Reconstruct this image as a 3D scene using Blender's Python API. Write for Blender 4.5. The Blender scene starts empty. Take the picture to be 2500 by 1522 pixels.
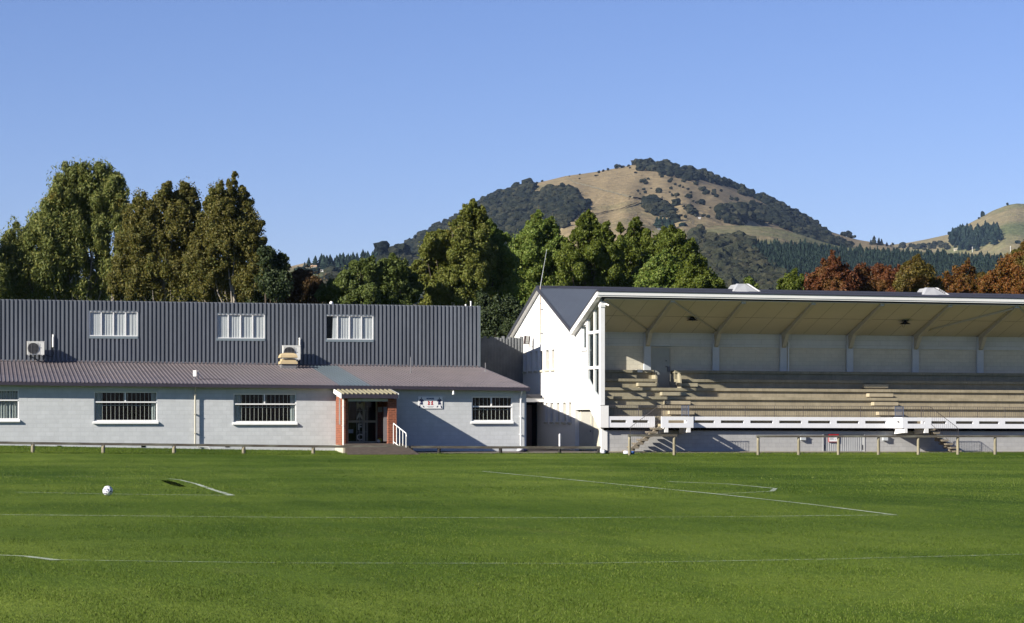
import bpy, math, random
import numpy as np
from mathutils import Vector, Matrix

# ------------------------------------------------------------------ camera, sky, sun, exposure
SC = bpy.context.scene
F = 5500.0            # focal length in photograph pixels (2500 wide)
CX, HY = 1250.0, 1013.0   # principal column, horizon row
H = 1.82              # eye height
cam_d = bpy.data.cameras.new("camera")
cam = bpy.data.objects.new("camera", cam_d)
SC.collection.objects.link(cam)
cam.location = (0, 0, H)
cam.rotation_euler = (math.radians(90), 0, 0)
cam_d.sensor_width = 36.0
cam_d.lens = 36.0 * F / 2500.0
cam_d.shift_y = (HY - 761.0) / 2500.0
cam_d.clip_start = 0.5
cam_d.clip_end = 30000
SC.camera = cam

LS, LM, LZ = 1.0, 0.38, -0.535          # sunlight direction in the buildings' frame
TAN = 0.235
CO, SI = 1 / math.hypot(1, TAN), TAN / math.hypot(1, TAN)
SUN = Vector((LS * CO - LM * SI, LS * SI + LM * CO, LZ)).normalized()
ELEV = math.asin(-SUN.z)
AZ = math.atan2(-SUN.x, -SUN.y)

world = bpy.data.worlds.new("World")
SC.world = world
world.use_nodes = True
nt = world.node_tree
nt.nodes.clear()
sky = nt.nodes.new("ShaderNodeTexSky")
sky.sky_type = 'NISHITA'
sky.sun_disc = False
sky.sun_elevation = ELEV
sky.sun_rotation = AZ % (2 * math.pi)
sky.altitude = 0
sky.air_density = 1.0
sky.dust_density = 0.0
sky.ozone_density = 6.0
bg = nt.nodes.new("ShaderNodeBackground")
bg.inputs['Strength'].default_value = 0.0505
wo = nt.nodes.new("ShaderNodeOutputWorld")
tint = nt.nodes.new("ShaderNodeMix"); tint.data_type = 'RGBA'; tint.blend_type = 'MULTIPLY'
tint.inputs[0].default_value = 1.0
tint.inputs[7].default_value = (1.00, 0.86, 1.04, 1)
nt.links.new(sky.outputs[0], tint.inputs[6])
nt.links.new(tint.outputs[2], bg.inputs[0])
nt.links.new(bg.outputs[0], wo.inputs[0])

sun_d = bpy.data.lights.new("sun", 'SUN')
sun_d.energy = 5.0
sun_d.angle = math.radians(0.5)
sun_d.color = (1.0, 0.93, 0.82)
sun = bpy.data.objects.new("sun", sun_d)
SC.collection.objects.link(sun)
sun.rotation_euler = SUN.to_track_quat('-Z', 'Y').to_euler()
sun.location = (-60, -30, 60)

SC.view_settings.view_transform = 'Standard'
SC.view_settings.look = 'None'
SC.view_settings.exposure = 1.28
SC.view_settings.gamma = 1.0
SC.cycles.max_bounces = 6
SC.cycles.transparent_max_bounces = 12
SC.cycles.caustics_reflective = False
SC.cycles.caustics_refractive = False

random.seed(7)
rng = np.random.default_rng(7)

# ------------------------------------------------------------------ frame of the buildings
OX, OY = 0.70, 110.0
D = np.array([CO, SI]); M = np.array([-SI, CO])
YAW = math.atan2(SI, CO)

def W(s, t, z=0.0):
    return (OX + CO * s - SI * t, OY + SI * s + CO * t, z)

def FS(X, Y):
    dx, dy = X - OX, Y - OY
    return (CO * dx + SI * dy, -SI * dx + CO * dy)

def px_t(px, py, t):
    """the point a ray through (px,py) meets on the plane at depth t -> (s, z)"""
    u = (px - CX) / F
    A0, B0 = OX - SI * t, OY + CO * t
    s = (u * B0 - A0) / (CO - u * SI)
    Y = B0 + SI * s
    return s, H - (py - HY) * Y / F

def px_s(px, py, s):
    """same on the plane at facade position s -> (t, z)"""
    u = (px - CX) / F
    A0, B0 = OX + CO * s, OY + SI * s
    t = (A0 - u * B0) / (SI + u * CO)
    Y = B0 + CO * t
    return t, H - (py - HY) * Y / F

def px_g(px, py, z=0.0):
    Y = F * (H - z) / (py - HY)
    return ((px - CX) * Y / F, Y)

# ------------------------------------------------------------------ node helpers / materials
def lin(r, g, b):
    f = lambda c: c / 12.92 if c <= 0.04045 else ((c + 0.055) / 1.055) ** 2.4
    return (f(r / 255), f(g / 255), f(b / 255), 1)

def new_mat(name):
    m = bpy.data.materials.new(name)
    m.use_nodes = True
    n = m.node_tree
    b = n.nodes.get("Principled BSDF")
    return m, n, b

def N(n, kind, **kw):
    x = n.nodes.new(kind)
    for k, v in kw.items():
        setattr(x, k, v)
    return x

def texco(n, scale=(1, 1, 1), loc=(0, 0, 0)):
    tc = N(n, "ShaderNodeTexCoord")
    mp = N(n, "ShaderNodeMapping")
    mp.inputs['Scale'].default_value = scale
    mp.inputs['Location'].default_value = loc
    n.links.new(tc.outputs['Object'], mp.inputs[0])
    return mp.outputs[0]

def noise(n, vec, scale, detail=4, rough=0.6):
    t = N(n, "ShaderNodeTexNoise")
    t.inputs['Scale'].default_value = scale
    t.inputs['Detail'].default_value = detail
    t.inputs['Roughness'].default_value = rough
    n.links.new(vec, t.inputs['Vector'])
    return t.outputs[0]

def ramp(n, fac, stops):
    r = N(n, "ShaderNodeValToRGB")
    e = r.color_ramp.elements
    while len(e) < len(stops):
        e.new(0.5)
    for i, (p, c) in enumerate(stops):
        e[i].position = p
        e[i].color = c if len(c) == 4 else (*c, 1)
    n.links.new(fac, r.inputs[0])
    return r.outputs[0]

def mix(n, fac, a, b, mode='MIX'):
    x = N(n, "ShaderNodeMix", data_type='RGBA', blend_type=mode)
    for sock, v in ((x.inputs[0], fac), (x.inputs[6], a), (x.inputs[7], b)):
        if isinstance(v, (int, float)):
            sock.default_value = v
        elif isinstance(v, tuple):
            sock.default_value = v if len(v) == 4 else (*v, 1)
        else:
            n.links.new(v, sock)
    return x.outputs[2]

def math_n(n, op, a, b=0.0):
    x = N(n, "ShaderNodeMath", operation=op)
    for i, v in enumerate((a, b)):
        if isinstance(v, (int, float)):
            x.inputs[i].default_value = v
        else:
            n.links.new(v, x.inputs[i])
    return x.outputs[0]

def bump(n, b, h, strength=0.3, dist=0.02):
    x = N(n, "ShaderNodeBump")
    x.inputs['Strength'].default_value = strength
    x.inputs['Distance'].default_value = dist
    n.links.new(h, x.inputs['Height'])
    n.links.new(x.outputs[0], b.inputs['Normal'])

def pm(name, col, rough=0.7, var=0.12, scale=3.0, bmp=0.0, bscale=20.0, metal=0.0, spec=0.4, tint=None, stretch=(1, 1, 1), grime=0.0):
    """painted / weathered surface: colour mottled by two noises, light bump"""
    col = sc3(col); tint = sc3(tint) if tint else None
    m, n, b = new_mat(name)
    v = texco(n, stretch)
    a = noise(n, v, scale, 5, 0.65)
    lo = tuple(c * (1 - var) for c in col[:3]); hi = tuple(min(1, c * (1 + var)) for c in col[:3])
    c = ramp(n, a, [(0.3, lo), (0.7, hi)])
    if tint:
        w = noise(n, v, scale * 0.37, 3, 0.5)
        f = ramp(n, w, [(0.45, (0, 0, 0)), (0.75, (1, 1, 1))])
        c = mix(n, math_n(n, 'MULTIPLY', f, 0.6), c, tint)
    if grime:
        g = noise(n, texco(n, (6, 6, 0.7)), 2.0, 5, 0.7)
        f = ramp(n, g, [(0.5, (0, 0, 0)), (0.72, (1, 1, 1))])
        c = mix(n, math_n(n, 'MULTIPLY', f, grime), c, tuple(x * 0.45 for x in col[:3]))
    n.links.new(c, b.inputs['Base Color'])
    b.inputs['Roughness'].default_value = rough
    b.inputs['Metallic'].default_value = metal
    b.inputs['Specular IOR Level'].default_value = spec
    if bmp:
        bump(n, b, noise(n, v, bscale, 4, 0.7), bmp, 0.01)
    return m

def block_mat(name, col, bw=0.4, bh=0.2, mortar=0.012, dark=0.86, var=0.04, bs=0.5, axis='s', rough=0.75):
    """block or brick wall; courses follow the facade coordinates"""
    col = sc3(col)
    m, n, b = new_mat(name)
    tc = N(n, "ShaderNodeTexCoord")
    sp = N(n, "ShaderNodeSeparateXYZ"); n.links.new(tc.outputs['Object'], sp.inputs[0])
    cb = N(n, "ShaderNodeCombineXYZ")
    n.links.new(sp.outputs[0 if axis == 's' else 1], cb.inputs[0]); n.links.new(sp.outputs[2], cb.inputs[1])
    if axis == 'both':
        n.links.new(math_n(n, 'ADD', sp.outputs[0], sp.outputs[1]), cb.inputs[0])
    br = N(n, "ShaderNodeTexBrick")
    n.links.new(cb.outputs[0], br.inputs['Vector'])
    br.inputs['Scale'].default_value = 1.0
    br.inputs['Brick Width'].default_value = bw
    br.inputs['Row Height'].default_value = bh
    br.inputs['Mortar Size'].default_value = mortar
    br.inputs['Mortar Smooth'].default_value = 0.3
    c1 = tuple(min(1, x * (1 + var)) for x in col[:3]) + (1,)
    c2 = tuple(x * (1 - var) for x in col[:3]) + (1,)
    br.inputs['Color1'].default_value = c1
    br.inputs['Color2'].default_value = c2
    br.inputs['Mortar'].default_value = tuple(x * dark for x in col[:3]) + (1,)
    nz = noise(n, tc.outputs['Object'], 2.5, 5, 0.65)
    k = ramp(n, nz, [(0.3, (0.93, 0.93, 0.93)), (0.7, (1.05, 1.05, 1.05))])
    c = mix(n, 1.0, br.outputs[0], k, 'MULTIPLY')
    st = noise(n, texco(n, (5, 5, 0.6)), 1.6, 4, 0.7)
    f = ramp(n, st, [(0.56, (0, 0, 0)), (0.8, (1, 1, 1))])
    c = mix(n, math_n(n, 'MULTIPLY', f, 0.22), c, tuple(x * 0.6 for x in col[:3]))
    n.links.new(c, b.inputs['Base Color'])
    b.inputs['Roughness'].default_value = rough
    b.inputs['Specular IOR Level'].default_value = 0.3
    hh = math_n(n, 'SUBTRACT', math_n(n, 'MULTIPLY', noise(n, tc.outputs['Object'], 30, 3, 0.6), 0.3), br.outputs[1])
    bump(n, b, hh, bs, 0.008)
    return m

def glass_mat(name, refl=0.12, dark=(0.01, 0.012, 0.015)):
    m, n, b = new_mat(name)
    n.nodes.remove(b)
    out = n.nodes["Material Output"]
    tr = N(n, "ShaderNodeBsdfTransparent"); tr.inputs[0].default_value = (0.93, 0.95, 0.95, 1)
    gl = N(n, "ShaderNodeBsdfGlossy"); gl.inputs['Roughness'].default_value = 0.03
    gl.inputs[0].default_value = (0.9, 0.95, 1, 1)
    fr = N(n, "ShaderNodeFresnel"); fr.inputs[0].default_value = 1.45
    f = math_n(n, 'MULTIPLY', fr.outputs[0], 0.22)
    ms = N(n, "ShaderNodeMixShader")
    n.links.new(f, ms.inputs[0]); n.links.new(tr.outputs[0], ms.inputs[1]); n.links.new(gl.outputs[0], ms.inputs[2])
    n.links.new(ms.outputs[0], out.inputs[0])
    return m

def leaf_mat(name, cols, patch=None, patch_cols=None, pscale=0.25, trans=0.35):
    """leaves: each leaf clump its own tint, plus patches of turned foliage"""
    m, n, b = new_mat(name)
    ge = N(n, "ShaderNodeNewGeometry")
    k = len(cols)
    c = ramp(n, ge.outputs['Random Per Island'], [((i + 0.0) / max(1, k - 1), x) for i, x in enumerate(cols)])
    if patch_cols:
        q = ramp(n, ge.outputs['Random Per Island'], [(i / max(1, len(patch_cols) - 1), x) for i, x in enumerate(patch_cols)])
        nz = noise(n, texco(n), pscale, 3, 0.6)
        f = ramp(n, nz, [(patch - 0.05, (0, 0, 0)), (patch + 0.05, (1, 1, 1))])
        c = mix(n, f, c, q)
    n.links.new(c, b.inputs['Base Color'])
    b.inputs['Roughness'].default_value = 0.6
    b.inputs['Specular IOR Level'].default_value = 0.25
    out = n.nodes["Material Output"]
    tl = N(n, "ShaderNodeBsdfTranslucent")
    n.links.new(c, tl.inputs[0])
    ms = N(n, "ShaderNodeMixShader"); ms.inputs[0].default_value = trans
    n.links.new(b.outputs[0], ms.inputs[1]); n.links.new(tl.outputs[0], ms.inputs[2])
    n.links.new(ms.outputs[0], out.inputs[0])
    return m

def grass_mat(name, k=0.94):
    m, n, b = new_mat(name)
    tc = N(n, "ShaderNodeTexCoord")
    v = tc.outputs['Object']
    big = noise(n, texco(n, (0.10, 0.035, 1)), 1.0, 4, 0.6)
    mid = noise(n, texco(n, (0.9, 0.22, 1)), 1.0, 5, 0.65)
    fine = noise(n, texco(n, (9, 3.5, 1)), 1.0, 4, 0.75)
    micro = noise(n, texco(n, (42, 12, 1)), 1.0, 3, 0.8)
    a = ramp(n, big, [(0.38, (0.040 * k, 0.073 * k, 0.005 * k)), (0.62, (0.081 * k, 0.119 * k, 0.014 * k))])
    wide = noise(n, texco(n, (0.045, 0.018, 1), (3, 7, 0)), 1.0, 3, 0.5)
    a = mix(n, 1.0, a, ramp(n, wide, [(0.38, (0.74, 0.80, 0.70)), (0.62, (1.22, 1.16, 1.3))]), 'MULTIPLY')
    wv = N(n, "ShaderNodeTexWave"); wv.bands_direction = 'Y'
    wv.inputs['Scale'].default_value = 1.0; wv.inputs['Distortion'].default_value = 1.6; wv.inputs['Detail'].default_value = 2.0; wv.inputs['Detail Scale'].default_value = 0.6
    n.links.new(texco(n, (0.012, 0.035, 1)), wv.inputs['Vector'])
    a = mix(n, 1.0, a, ramp(n, wv.outputs['Fac'], [(0.35, (0.86, 0.90, 0.84)), (0.65, (1.10, 1.07, 1.14))]), 'MULTIPLY')
    c = mix(n, 1.0, a, ramp(n, mid, [(0.3, (0.70, 0.76, 0.66)), (0.5, (1, 1, 1)), (0.72, (1.22, 1.16, 1.2))]), 'MULTIPLY')
    c = mix(n, 1.0, c, ramp(n, fine, [(0.3, (0.72, 0.76, 0.66)), (0.5, (1, 1, 1)), (0.75, (1.30, 1.24, 1.3))]), 'MULTIPLY')
    c = mix(n, 1.0, c, ramp(n, micro, [(0.3, (0.6, 0.65, 0.5)), (0.5, (1, 1, 1)), (0.72, (1.5, 1.4, 1.5))]), 'MULTIPLY')
    dry = ramp(n, noise(n, texco(n, (0.5, 0.2, 1), (13, 4, 0)), 1.0, 5, 0.7), [(0.60, (0, 0, 0)), (0.74, (1, 1, 1))])
    c = mix(n, math_n(n, 'MULTIPLY', dry, 0.45), c, (0.105 * k, 0.115 * k, 0.035 * k))
    n.links.new(c, b.inputs['Base Color'])
    b.inputs['Roughness'].default_value = 0.85
    b.inputs['Specular IOR Level'].default_value = 0.05
    h = math_n(n, 'ADD', math_n(n, 'MULTIPLY', fine, 1.0), math_n(n, 'MULTIPLY', micro, 0.5))
    bump(n, b, h, 0.7, 0.05)
    return m

MT = {}
KA = 0.65
def sc3(c): return tuple(x * KA for x in c[:3])
def mats():
    g = MT
    g['block'] = block_mat("painted_block", (0.64, 0.665, 0.68), dark=0.90, bs=0.25)
    g['trim'] = pm("trim_paint", (0.60, 0.64, 0.66), 0.5, 0.05)
    g['white'] = pm("white_paint", (0.98, 0.98, 0.97), 0.45, 0.05, 2.0, grime=0.08)
    g['bright'] = pm("bright_white_paint", (1.0, 0.99, 0.96), 0.5, 0.03, 1.2, grime=0.06)
    g['cream'] = pm("cream_paint", (0.62, 0.585, 0.47), 0.6, 0.06, 1.5, grime=0.12)
    g['roof'] = pm("faded_purple_roof", (0.165, 0.143, 0.150), 0.5, 0.2, 1.3, tint=(0.20, 0.165, 0.16), grime=0.4)
    g['roofb'] = pm("blue_grey_roof_sheet", (0.115, 0.15, 0.175), 0.4, 0.12, 1.2)
    g['gutter'] = pm("dark_purple_gutter", (0.045, 0.038, 0.055), 0.45, 0.1)
    g['clad'] = pm("slate_blue_cladding", (0.165, 0.182, 0.212), 0.5, 0.14, 0.8, grime=0.25, stretch=(1, 1, 0.3))
    g['flash'] = pm("grey_flashing", (0.22, 0.27, 0.30), 0.45, 0.08)
    g['link'] = pm("weathered_grey_sheet", (0.16, 0.17, 0.18), 0.8, 0.25, 1.5, grime=0.3)
    g['sroof'] = pm("charcoal_roof", (0.085, 0.10, 0.125), 0.45, 0.1, 0.6)
    g['sgut'] = pm("charcoal_flashing", (0.05, 0.052, 0.065), 0.45, 0.1)
    g['soffit'] = pm("cream_soffit", (0.76, 0.68, 0.54), 0.75, 0.05, 0.6, tint=(0.66, 0.59, 0.47))
    g['beam'] = pm("cream_beam", (0.64, 0.58, 0.47), 0.7, 0.06)
    g['bwall'] = block_mat("blue_white_boards", (0.78, 0.78, 0.77), bw=3.3, bh=0.26, mortar=0.008, dark=0.7, var=0.03)
    g['bpanel'] = block_mat("pale_block_panels", (0.86, 0.78, 0.64), bw=0.4, bh=0.2, mortar=0.008, dark=0.82, var=0.04)
    g['col'] = pm("column_paint", (0.72, 0.74, 0.78), 0.6, 0.05)
    g['conc'] = pm("stained_concrete", (0.41, 0.355, 0.245), 0.85, 0.18, 2.2, 0.25, 14, tint=(0.29, 0.245, 0.165), grime=0.5)
    g['conc2'] = pm("pale_concrete", (0.50, 0.43, 0.30), 0.85, 0.14, 2.2, 0.2, 14, grime=0.2)
    g['tread'] = pm("tread_concrete", (0.27, 0.23, 0.17), 0.9, 0.25, 5, 0.3, 20, grime=0.4)
    g['para'] = pm("parapet_paint", (0.96, 0.965, 1.0), 0.55, 0.04, 1.3, grime=0.12)
    g['base'] = block_mat("grey_base_block", (0.50, 0.50, 0.49), dark=0.86, bs=0.45, var=0.05)
    g['garage'] = pm("grey_door_paint", (0.50, 0.51, 0.51), 0.55, 0.06)
    g['brick'] = block_mat("red_brick", (0.215, 0.075, 0.042), 0.23, 0.085, 0.012, 1.9, 0.28, 0.5, 'both', 0.85)
    g['steel'] = pm("dark_rail_steel", (0.10, 0.085, 0.085), 0.5, 0.2)
    g['gate'] = pm("blue_grey_gate_steel", (0.13, 0.16, 0.24), 0.5, 0.15)
    g['galv'] = pm("galvanised_white", (0.50, 0.51, 0.52), 0.35, 0.06, metal=0.15)
    g['rust'] = pm("rust_streaked_paint", (0.42, 0.33, 0.25), 0.7, 0.3, 6)
    g['timber'] = pm("weathered_timber", (0.30, 0.265, 0.18), 0.9, 0.3, 4, 0.4, 20, stretch=(3, 3, 0.6), tint=(0.16, 0.15, 0.10))
    g['rail'] = pm("lichened_rail", (0.105, 0.09, 0.072), 0.9, 0.35, 5, 0.4, 18, tint=(0.30, 0.31, 0.24), stretch=(0.6, 3, 3))
    g['dtimber'] = pm("dark_timber", (0.022, 0.018, 0.018), 0.8, 0.3, 5)
    g['glass'] = glass_mat("window_glass")
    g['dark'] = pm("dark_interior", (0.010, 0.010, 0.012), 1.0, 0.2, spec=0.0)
    g['black'] = pm("black_plastic", (0.012, 0.012, 0.014), 0.5, 0.2)
    g['curtain'] = pm("white_curtain", (0.80, 0.79, 0.80), 0.8, 0.03)
    g['curtg'] = pm("grey_green_curtain", (0.50, 0.55, 0.54), 0.85, 0.05)
    g['acw'] = pm("appliance_white", (0.86, 0.86, 0.81), 0.4, 0.03)
    g['grey'] = pm("mid_grey", (0.20, 0.20, 0.21), 0.6, 0.08)
    g['tan'] = pm("tan_cowl_paint", (0.60, 0.47, 0.27), 0.55, 0.07, 3)
    g['canopy'] = pm("olive_cream_sheet", (0.29, 0.265, 0.17), 0.55, 0.1, 2, grime=0.2)
    g['asph'] = pm("old_asphalt", (0.125, 0.100, 0.082), 0.95, 0.22, 3, 0.5, 60, tint=(0.20, 0.17, 0.13))
    g['red'] = pm("sign_red", (0.55, 0.02, 0.03), 0.5, 0.05)
    g['navy'] = pm("sign_navy", (0.02, 0.025, 0.10), 0.5, 0.05)
    g['blue'] = pm("bag_blue", (0.05, 0.14, 0.42), 0.6, 0.1)
    g['lilac'] = pm("off_white_fabric", (0.55, 0.56, 0.62), 0.8, 0.15, 9)
    g['yellow'] = pm("yellow_plastic", (0.75, 0.62, 0.04), 0.5, 0.05)
    g['board'] = pm("sign_white", (1.0, 1.0, 1.0), 0.4, 0.02)
    g['door_brown'] = pm("dark_red_brown_door", (0.035, 0.012, 0.012), 0.5, 0.15)
    g['pale_door'] = pm("pale_grey_door", (0.48, 0.475, 0.43), 0.5, 0.05, grime=0.08)
    g['birch'] = pm("birch_bark", (0.34, 0.30, 0.25), 0.8, 0.4, 3, tint=(0.06, 0.05, 0.04))
    g['bark'] = pm("brown_bark", (0.085, 0.065, 0.045), 0.9, 0.3, 4, 0.4, 12)
    g['grass'] = grass_mat("pitch_grass")
mats()

# ------------------------------------------------------------------ mesh builder
def raw_mesh(name, verts, faces, mat, smooth=False):
    me = bpy.data.meshes.new(name)
    verts = np.asarray(verts, dtype=np.float32)
    me.vertices.add(len(verts))
    me.vertices.foreach_set("co", verts.ravel())
    if isinstance(faces, np.ndarray):
        k = faces.shape[1]; nf = len(faces)
        me.loops.add(nf * k); me.polygons.add(nf)
        me.loops.foreach_set("vertex_index", faces.astype(np.int32).ravel())
        me.polygons.foreach_set("loop_start", np.arange(0, nf * k, k, dtype=np.int32))
    else:
        ls = np.cumsum([0] + [len(f) for f in faces[:-1]]).astype(np.int32)
        fl = np.concatenate([np.asarray(f, dtype=np.int32) for f in faces])
        me.loops.add(len(fl)); me.polygons.add(len(faces))
        me.loops.foreach_set("vertex_index", fl)
        me.polygons.foreach_set("loop_start", ls)
    me.polygons.foreach_set("use_smooth", np.full(len(me.polygons), bool(smooth)))
    me.update(calc_edges=True)
    me.validate()
    if mat: me.materials.append(mat)
    return me

class MB:
    def __init__(s):
        s.v = []; s.f = []
    def add(s, vs, fs):
        o = len(s.v); s.v += [tuple(map(float, p)) for p in vs]; s.f += [tuple(i + o for i in f) for f in fs]; return s
    def hexa(s, p):   # p: 4 bottom (ccw), 4 top
        return s.add(p, [(3, 2, 1, 0), (4, 5, 6, 7), (0, 1, 5, 4), (1, 2, 6, 5), (2, 3, 7, 6), (3, 0, 4, 7)])
    def box(s, a0, a1, b0, b1, c0, c1):
        return s.hexa([(a0, b0, c0), (a1, b0, c0), (a1, b1, c0), (a0, b1, c0), (a0, b0, c1), (a1, b0, c1), (a1, b1, c1), (a0, b1, c1)])
    def slab(s, q, vec):   # quad q extruded along vec
        v = np.array(vec)
        return s.hexa([q[0], q[1], q[2], q[3]] + [tuple(np.array(p) + v) for p in q])
    def prism(s, poly, vec):
        n = len(poly); v = np.array(vec)
        return s.add(list(poly) + [tuple(np.array(p) + v) for p in poly],
                     [tuple(range(n))[::-1], tuple(range(n, 2 * n))] + [(i, (i + 1) % n, n + (i + 1) % n, n + i) for i in range(n)])
    def tube(s, pts, r, n=8, r2=None):
        pts = [np.array(p, float) for p in pts]
        k = len(pts); rings = []
        for i, p in enumerate(pts):
            d = pts[min(i + 1, k - 1)] - pts[max(i - 1, 0)]
            d /= max(1e-9, np.linalg.norm(d))
            a = np.cross(d, (0, 0, 1.0)) if abs(d[2]) < 0.9 else np.cross(d, (1.0, 0, 0))
            a /= np.linalg.norm(a); b = np.cross(d, a)
            rr = r[i] if isinstance(r, (list, tuple)) else (r if r2 is None else r + (r2 - r) * i / (k - 1))
            rings += [tuple(p + rr * (math.cos(t) * a + math.sin(t) * b)) for t in [2 * math.pi * j / n for j in range(n)]]
        fs = [(i * n + j, i * n + (j + 1) % n, (i + 1) * n + (j + 1) % n, (i + 1) * n + j) for i in range(k - 1) for j in range(n)]
        fs += [tuple(range(n))[::-1], tuple(range((k - 1) * n, k * n))]
        return s.add(rings, fs)
    def bar(s, p, q, w, h=None):
        """square bar between two points"""
        h = h or w
        p = np.array(p, float); q = np.array(q, float); d = q - p; d /= np.linalg.norm(d)
        a = np.cross(d, (0, 0, 1.0)) if abs(d[2]) < 0.95 else np.array((1.0, 0, 0))
        a /= np.linalg.norm(a); b = np.cross(a, d)
        o = [(-w / 2, -h / 2), (w / 2, -h / 2), (w / 2, h / 2), (-w / 2, h / 2)]
        return s.hexa([tuple(p + x * a + y * b) for x, y in o] + [tuple(q + x * a + y * b) for x, y in o])
    def sphere(s, c, r, n=16, m=10, sc=(1, 1, 1), z0=-1.0):
        vs = []; fs = []
        for i in range(m + 1):
            th = math.pi * i / m
            for j in range(n):
                ph = 2 * math.pi * j / n
                zz = max(z0, math.cos(th))
                vs.append((c[0] + r * sc[0] * math.sin(th) * math.cos(ph), c[1] + r * sc[1] * math.sin(th) * math.sin(ph), c[2] + r * sc[2] * zz))
        for i in range(m):
            for j in range(n):
                fs.append((i * n + j, i * n + (j + 1) % n, (i + 1) * n + (j + 1) % n, (i + 1) * n + j))
        return s.add(vs, fs)
    def lathe(s, c, prof, n=16, axis='z'):
        vs = []; k = len(prof)
        for r, z in prof:
            for j in range(n):
                a = 2 * math.pi * j / n
                if axis == 'z': vs.append((c[0] + r * math.cos(a), c[1] + r * math.sin(a), c[2] + z))
                else: vs.append((c[0] + r * math.cos(a), c[1] + z, c[2] + r * math.sin(a)))
        fs = [(i * n + j, i * n + (j + 1) % n, (i + 1) * n + (j + 1) % n, (i + 1) * n + j) for i in range(k - 1) for j in range(n)]
        fs += [tuple(range(n))[::-1], tuple(range((k - 1) * n, k * n))]
        return s.add(vs, fs)

def tag(o, label=None, cat=None, group=None, kind=None):
    if label: o['label'] = label
    if cat: o['category'] = cat
    if group: o['group'] = group
    if kind: o['kind'] = kind
    return o

SHK = 0.004   # the stand runs down very slightly to the right
class Thing:
    """an Empty at the thing's base; parts are given in the buildings' frame (s,t,z) or in world metres"""
    def __init__(s, name, label, cat, base, group=None, frame=True, shear=False):
        s.frame = frame; s.shear = shear
        s.base = np.array(base, float)
        e = bpy.data.objects.new(name, None)
        SC.collection.objects.link(e)
        e.empty_display_size = 0.3
        e.location = W(*base) if frame else base
        if frame: e.rotation_euler = (0, 0, YAW)
        tag(e, label, cat, group)
        s.o = e
    def part(s, name, mb, mat, parent=None, smooth=False, label=None):
        v = np.array(mb.v)
        if s.shear: v[:, 2] -= SHK * (v[:, 0] - 3.7)
        v = v - s.base
        me = raw_mesh(name, v, mb.f, MT[mat] if isinstance(mat, str) else mat, smooth)
        o = bpy.data.objects.new(name, me)
        SC.collection.objects.link(o)
        o.parent = parent or s.o
        if label: o['label'] = label
        return o

def single(name, mb, mat, label=None, cat=None, base=(0, 0, 0), group=None, kind=None, frame=True, smooth=False, shear=False):
    v = np.array(mb.v)
    if shear: v[:, 2] -= SHK * (v[:, 0] - 3.7)
    v = v - np.array(base, float)
    me = raw_mesh(name, v, mb.f, MT[mat] if isinstance(mat, str) else mat, smooth)
    o = bpy.data.objects.new(name, me)
    SC.collection.objects.link(o)
    o.location = W(*base) if frame else base
    if frame: o.rotation_euler = (0, 0, YAW)
    return tag(o, label, cat, group, kind)

def copy_tree(o, parent=None):
    c = o.copy(); SC.collection.objects.link(c)
    if parent: c.parent = parent
    for ch in [x for x in SC.objects if x.parent == o]:
        copy_tree(ch, c)
    return c

def lerp(a, b, u): return a + (b - a) * u

def text_mesh(txt, size, bold=0.0):
    cu = bpy.data.curves.new("lettering", 'FONT')
    cu.body = txt; cu.size = size; cu.align_x = 'CENTER'; cu.extrude = 0.004; cu.offset = bold
    o = bpy.data.objects.new("tmp", cu); SC.collection.objects.link(o)
    dg = bpy.context.evaluated_depsgraph_get()
    me = bpy.data.meshes.new_from_object(o.evaluated_get(dg))
    vs = [tuple(v.co) for v in me.vertices]; fs = [tuple(p.vertices) for p in me.polygons]
    bpy.data.objects.remove(o); bpy.data.curves.remove(cu)
    return vs, fs

def place_text(mb, txt, size, s, t, z, bold=0.0):
    vs, fs = text_mesh(txt, size, bold)
    mb.add([(s + x, t - zz, z + y) for x, y, zz in vs], fs)

def wall(mb, axis, pos, thick, segs, holes=()):
    """wall on a plane, built of vertical strips; segs: (a0, bot0, top0, a1, bot1, top1); holes: (a0,a1,z0,z1)"""
    for a0, b0, t0, a1, b1, t1 in segs:
        cuts = sorted({a0, a1} | {x for h in holes for x in (h[0], h[1]) if a0 < x < a1})
        for c0, c1 in zip(cuts[:-1], cuts[1:]):
            u0 = (c0 - a0) / (a1 - a0); u1 = (c1 - a0) / (a1 - a0)
            B0, B1, T0, T1 = lerp(b0, b1, u0), lerp(b0, b1, u1), lerp(t0, t1, u0), lerp(t0, t1, u1)
            hs = sorted([(h[2], h[3]) for h in holes if h[0] <= c0 + 1e-6 and h[1] >= c1 - 1e-6])
            lo = (B0, B1)
            ivs = []
            for z0, z1 in hs:
                ivs.append((lo, (z0, z0))); lo = (z1, z1)
            ivs.append((lo, (T0, T1)))
            for (p0, p1), (q0, q1) in ivs:
                if q0 - p0 < 1e-4 and q1 - p1 < 1e-4: continue
                if axis == 's':
                    mb.hexa([(c0, pos, p0), (c1, pos, p1), (c1, pos + thick, p1), (c0, pos + thick, p0),
                             (c0, pos, q0), (c1, pos, q1), (c1, pos + thick, q1), (c0, pos + thick, q0)])
                else:
                    mb.hexa([(pos, c0, p0), (pos, c1, p1), (pos + thick, c1, p1), (pos + thick, c0, p0),
                             (pos, c0, q0), (pos, c1, q1), (pos + thick, c1, q1), (pos + thick, c0, q0)])

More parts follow.
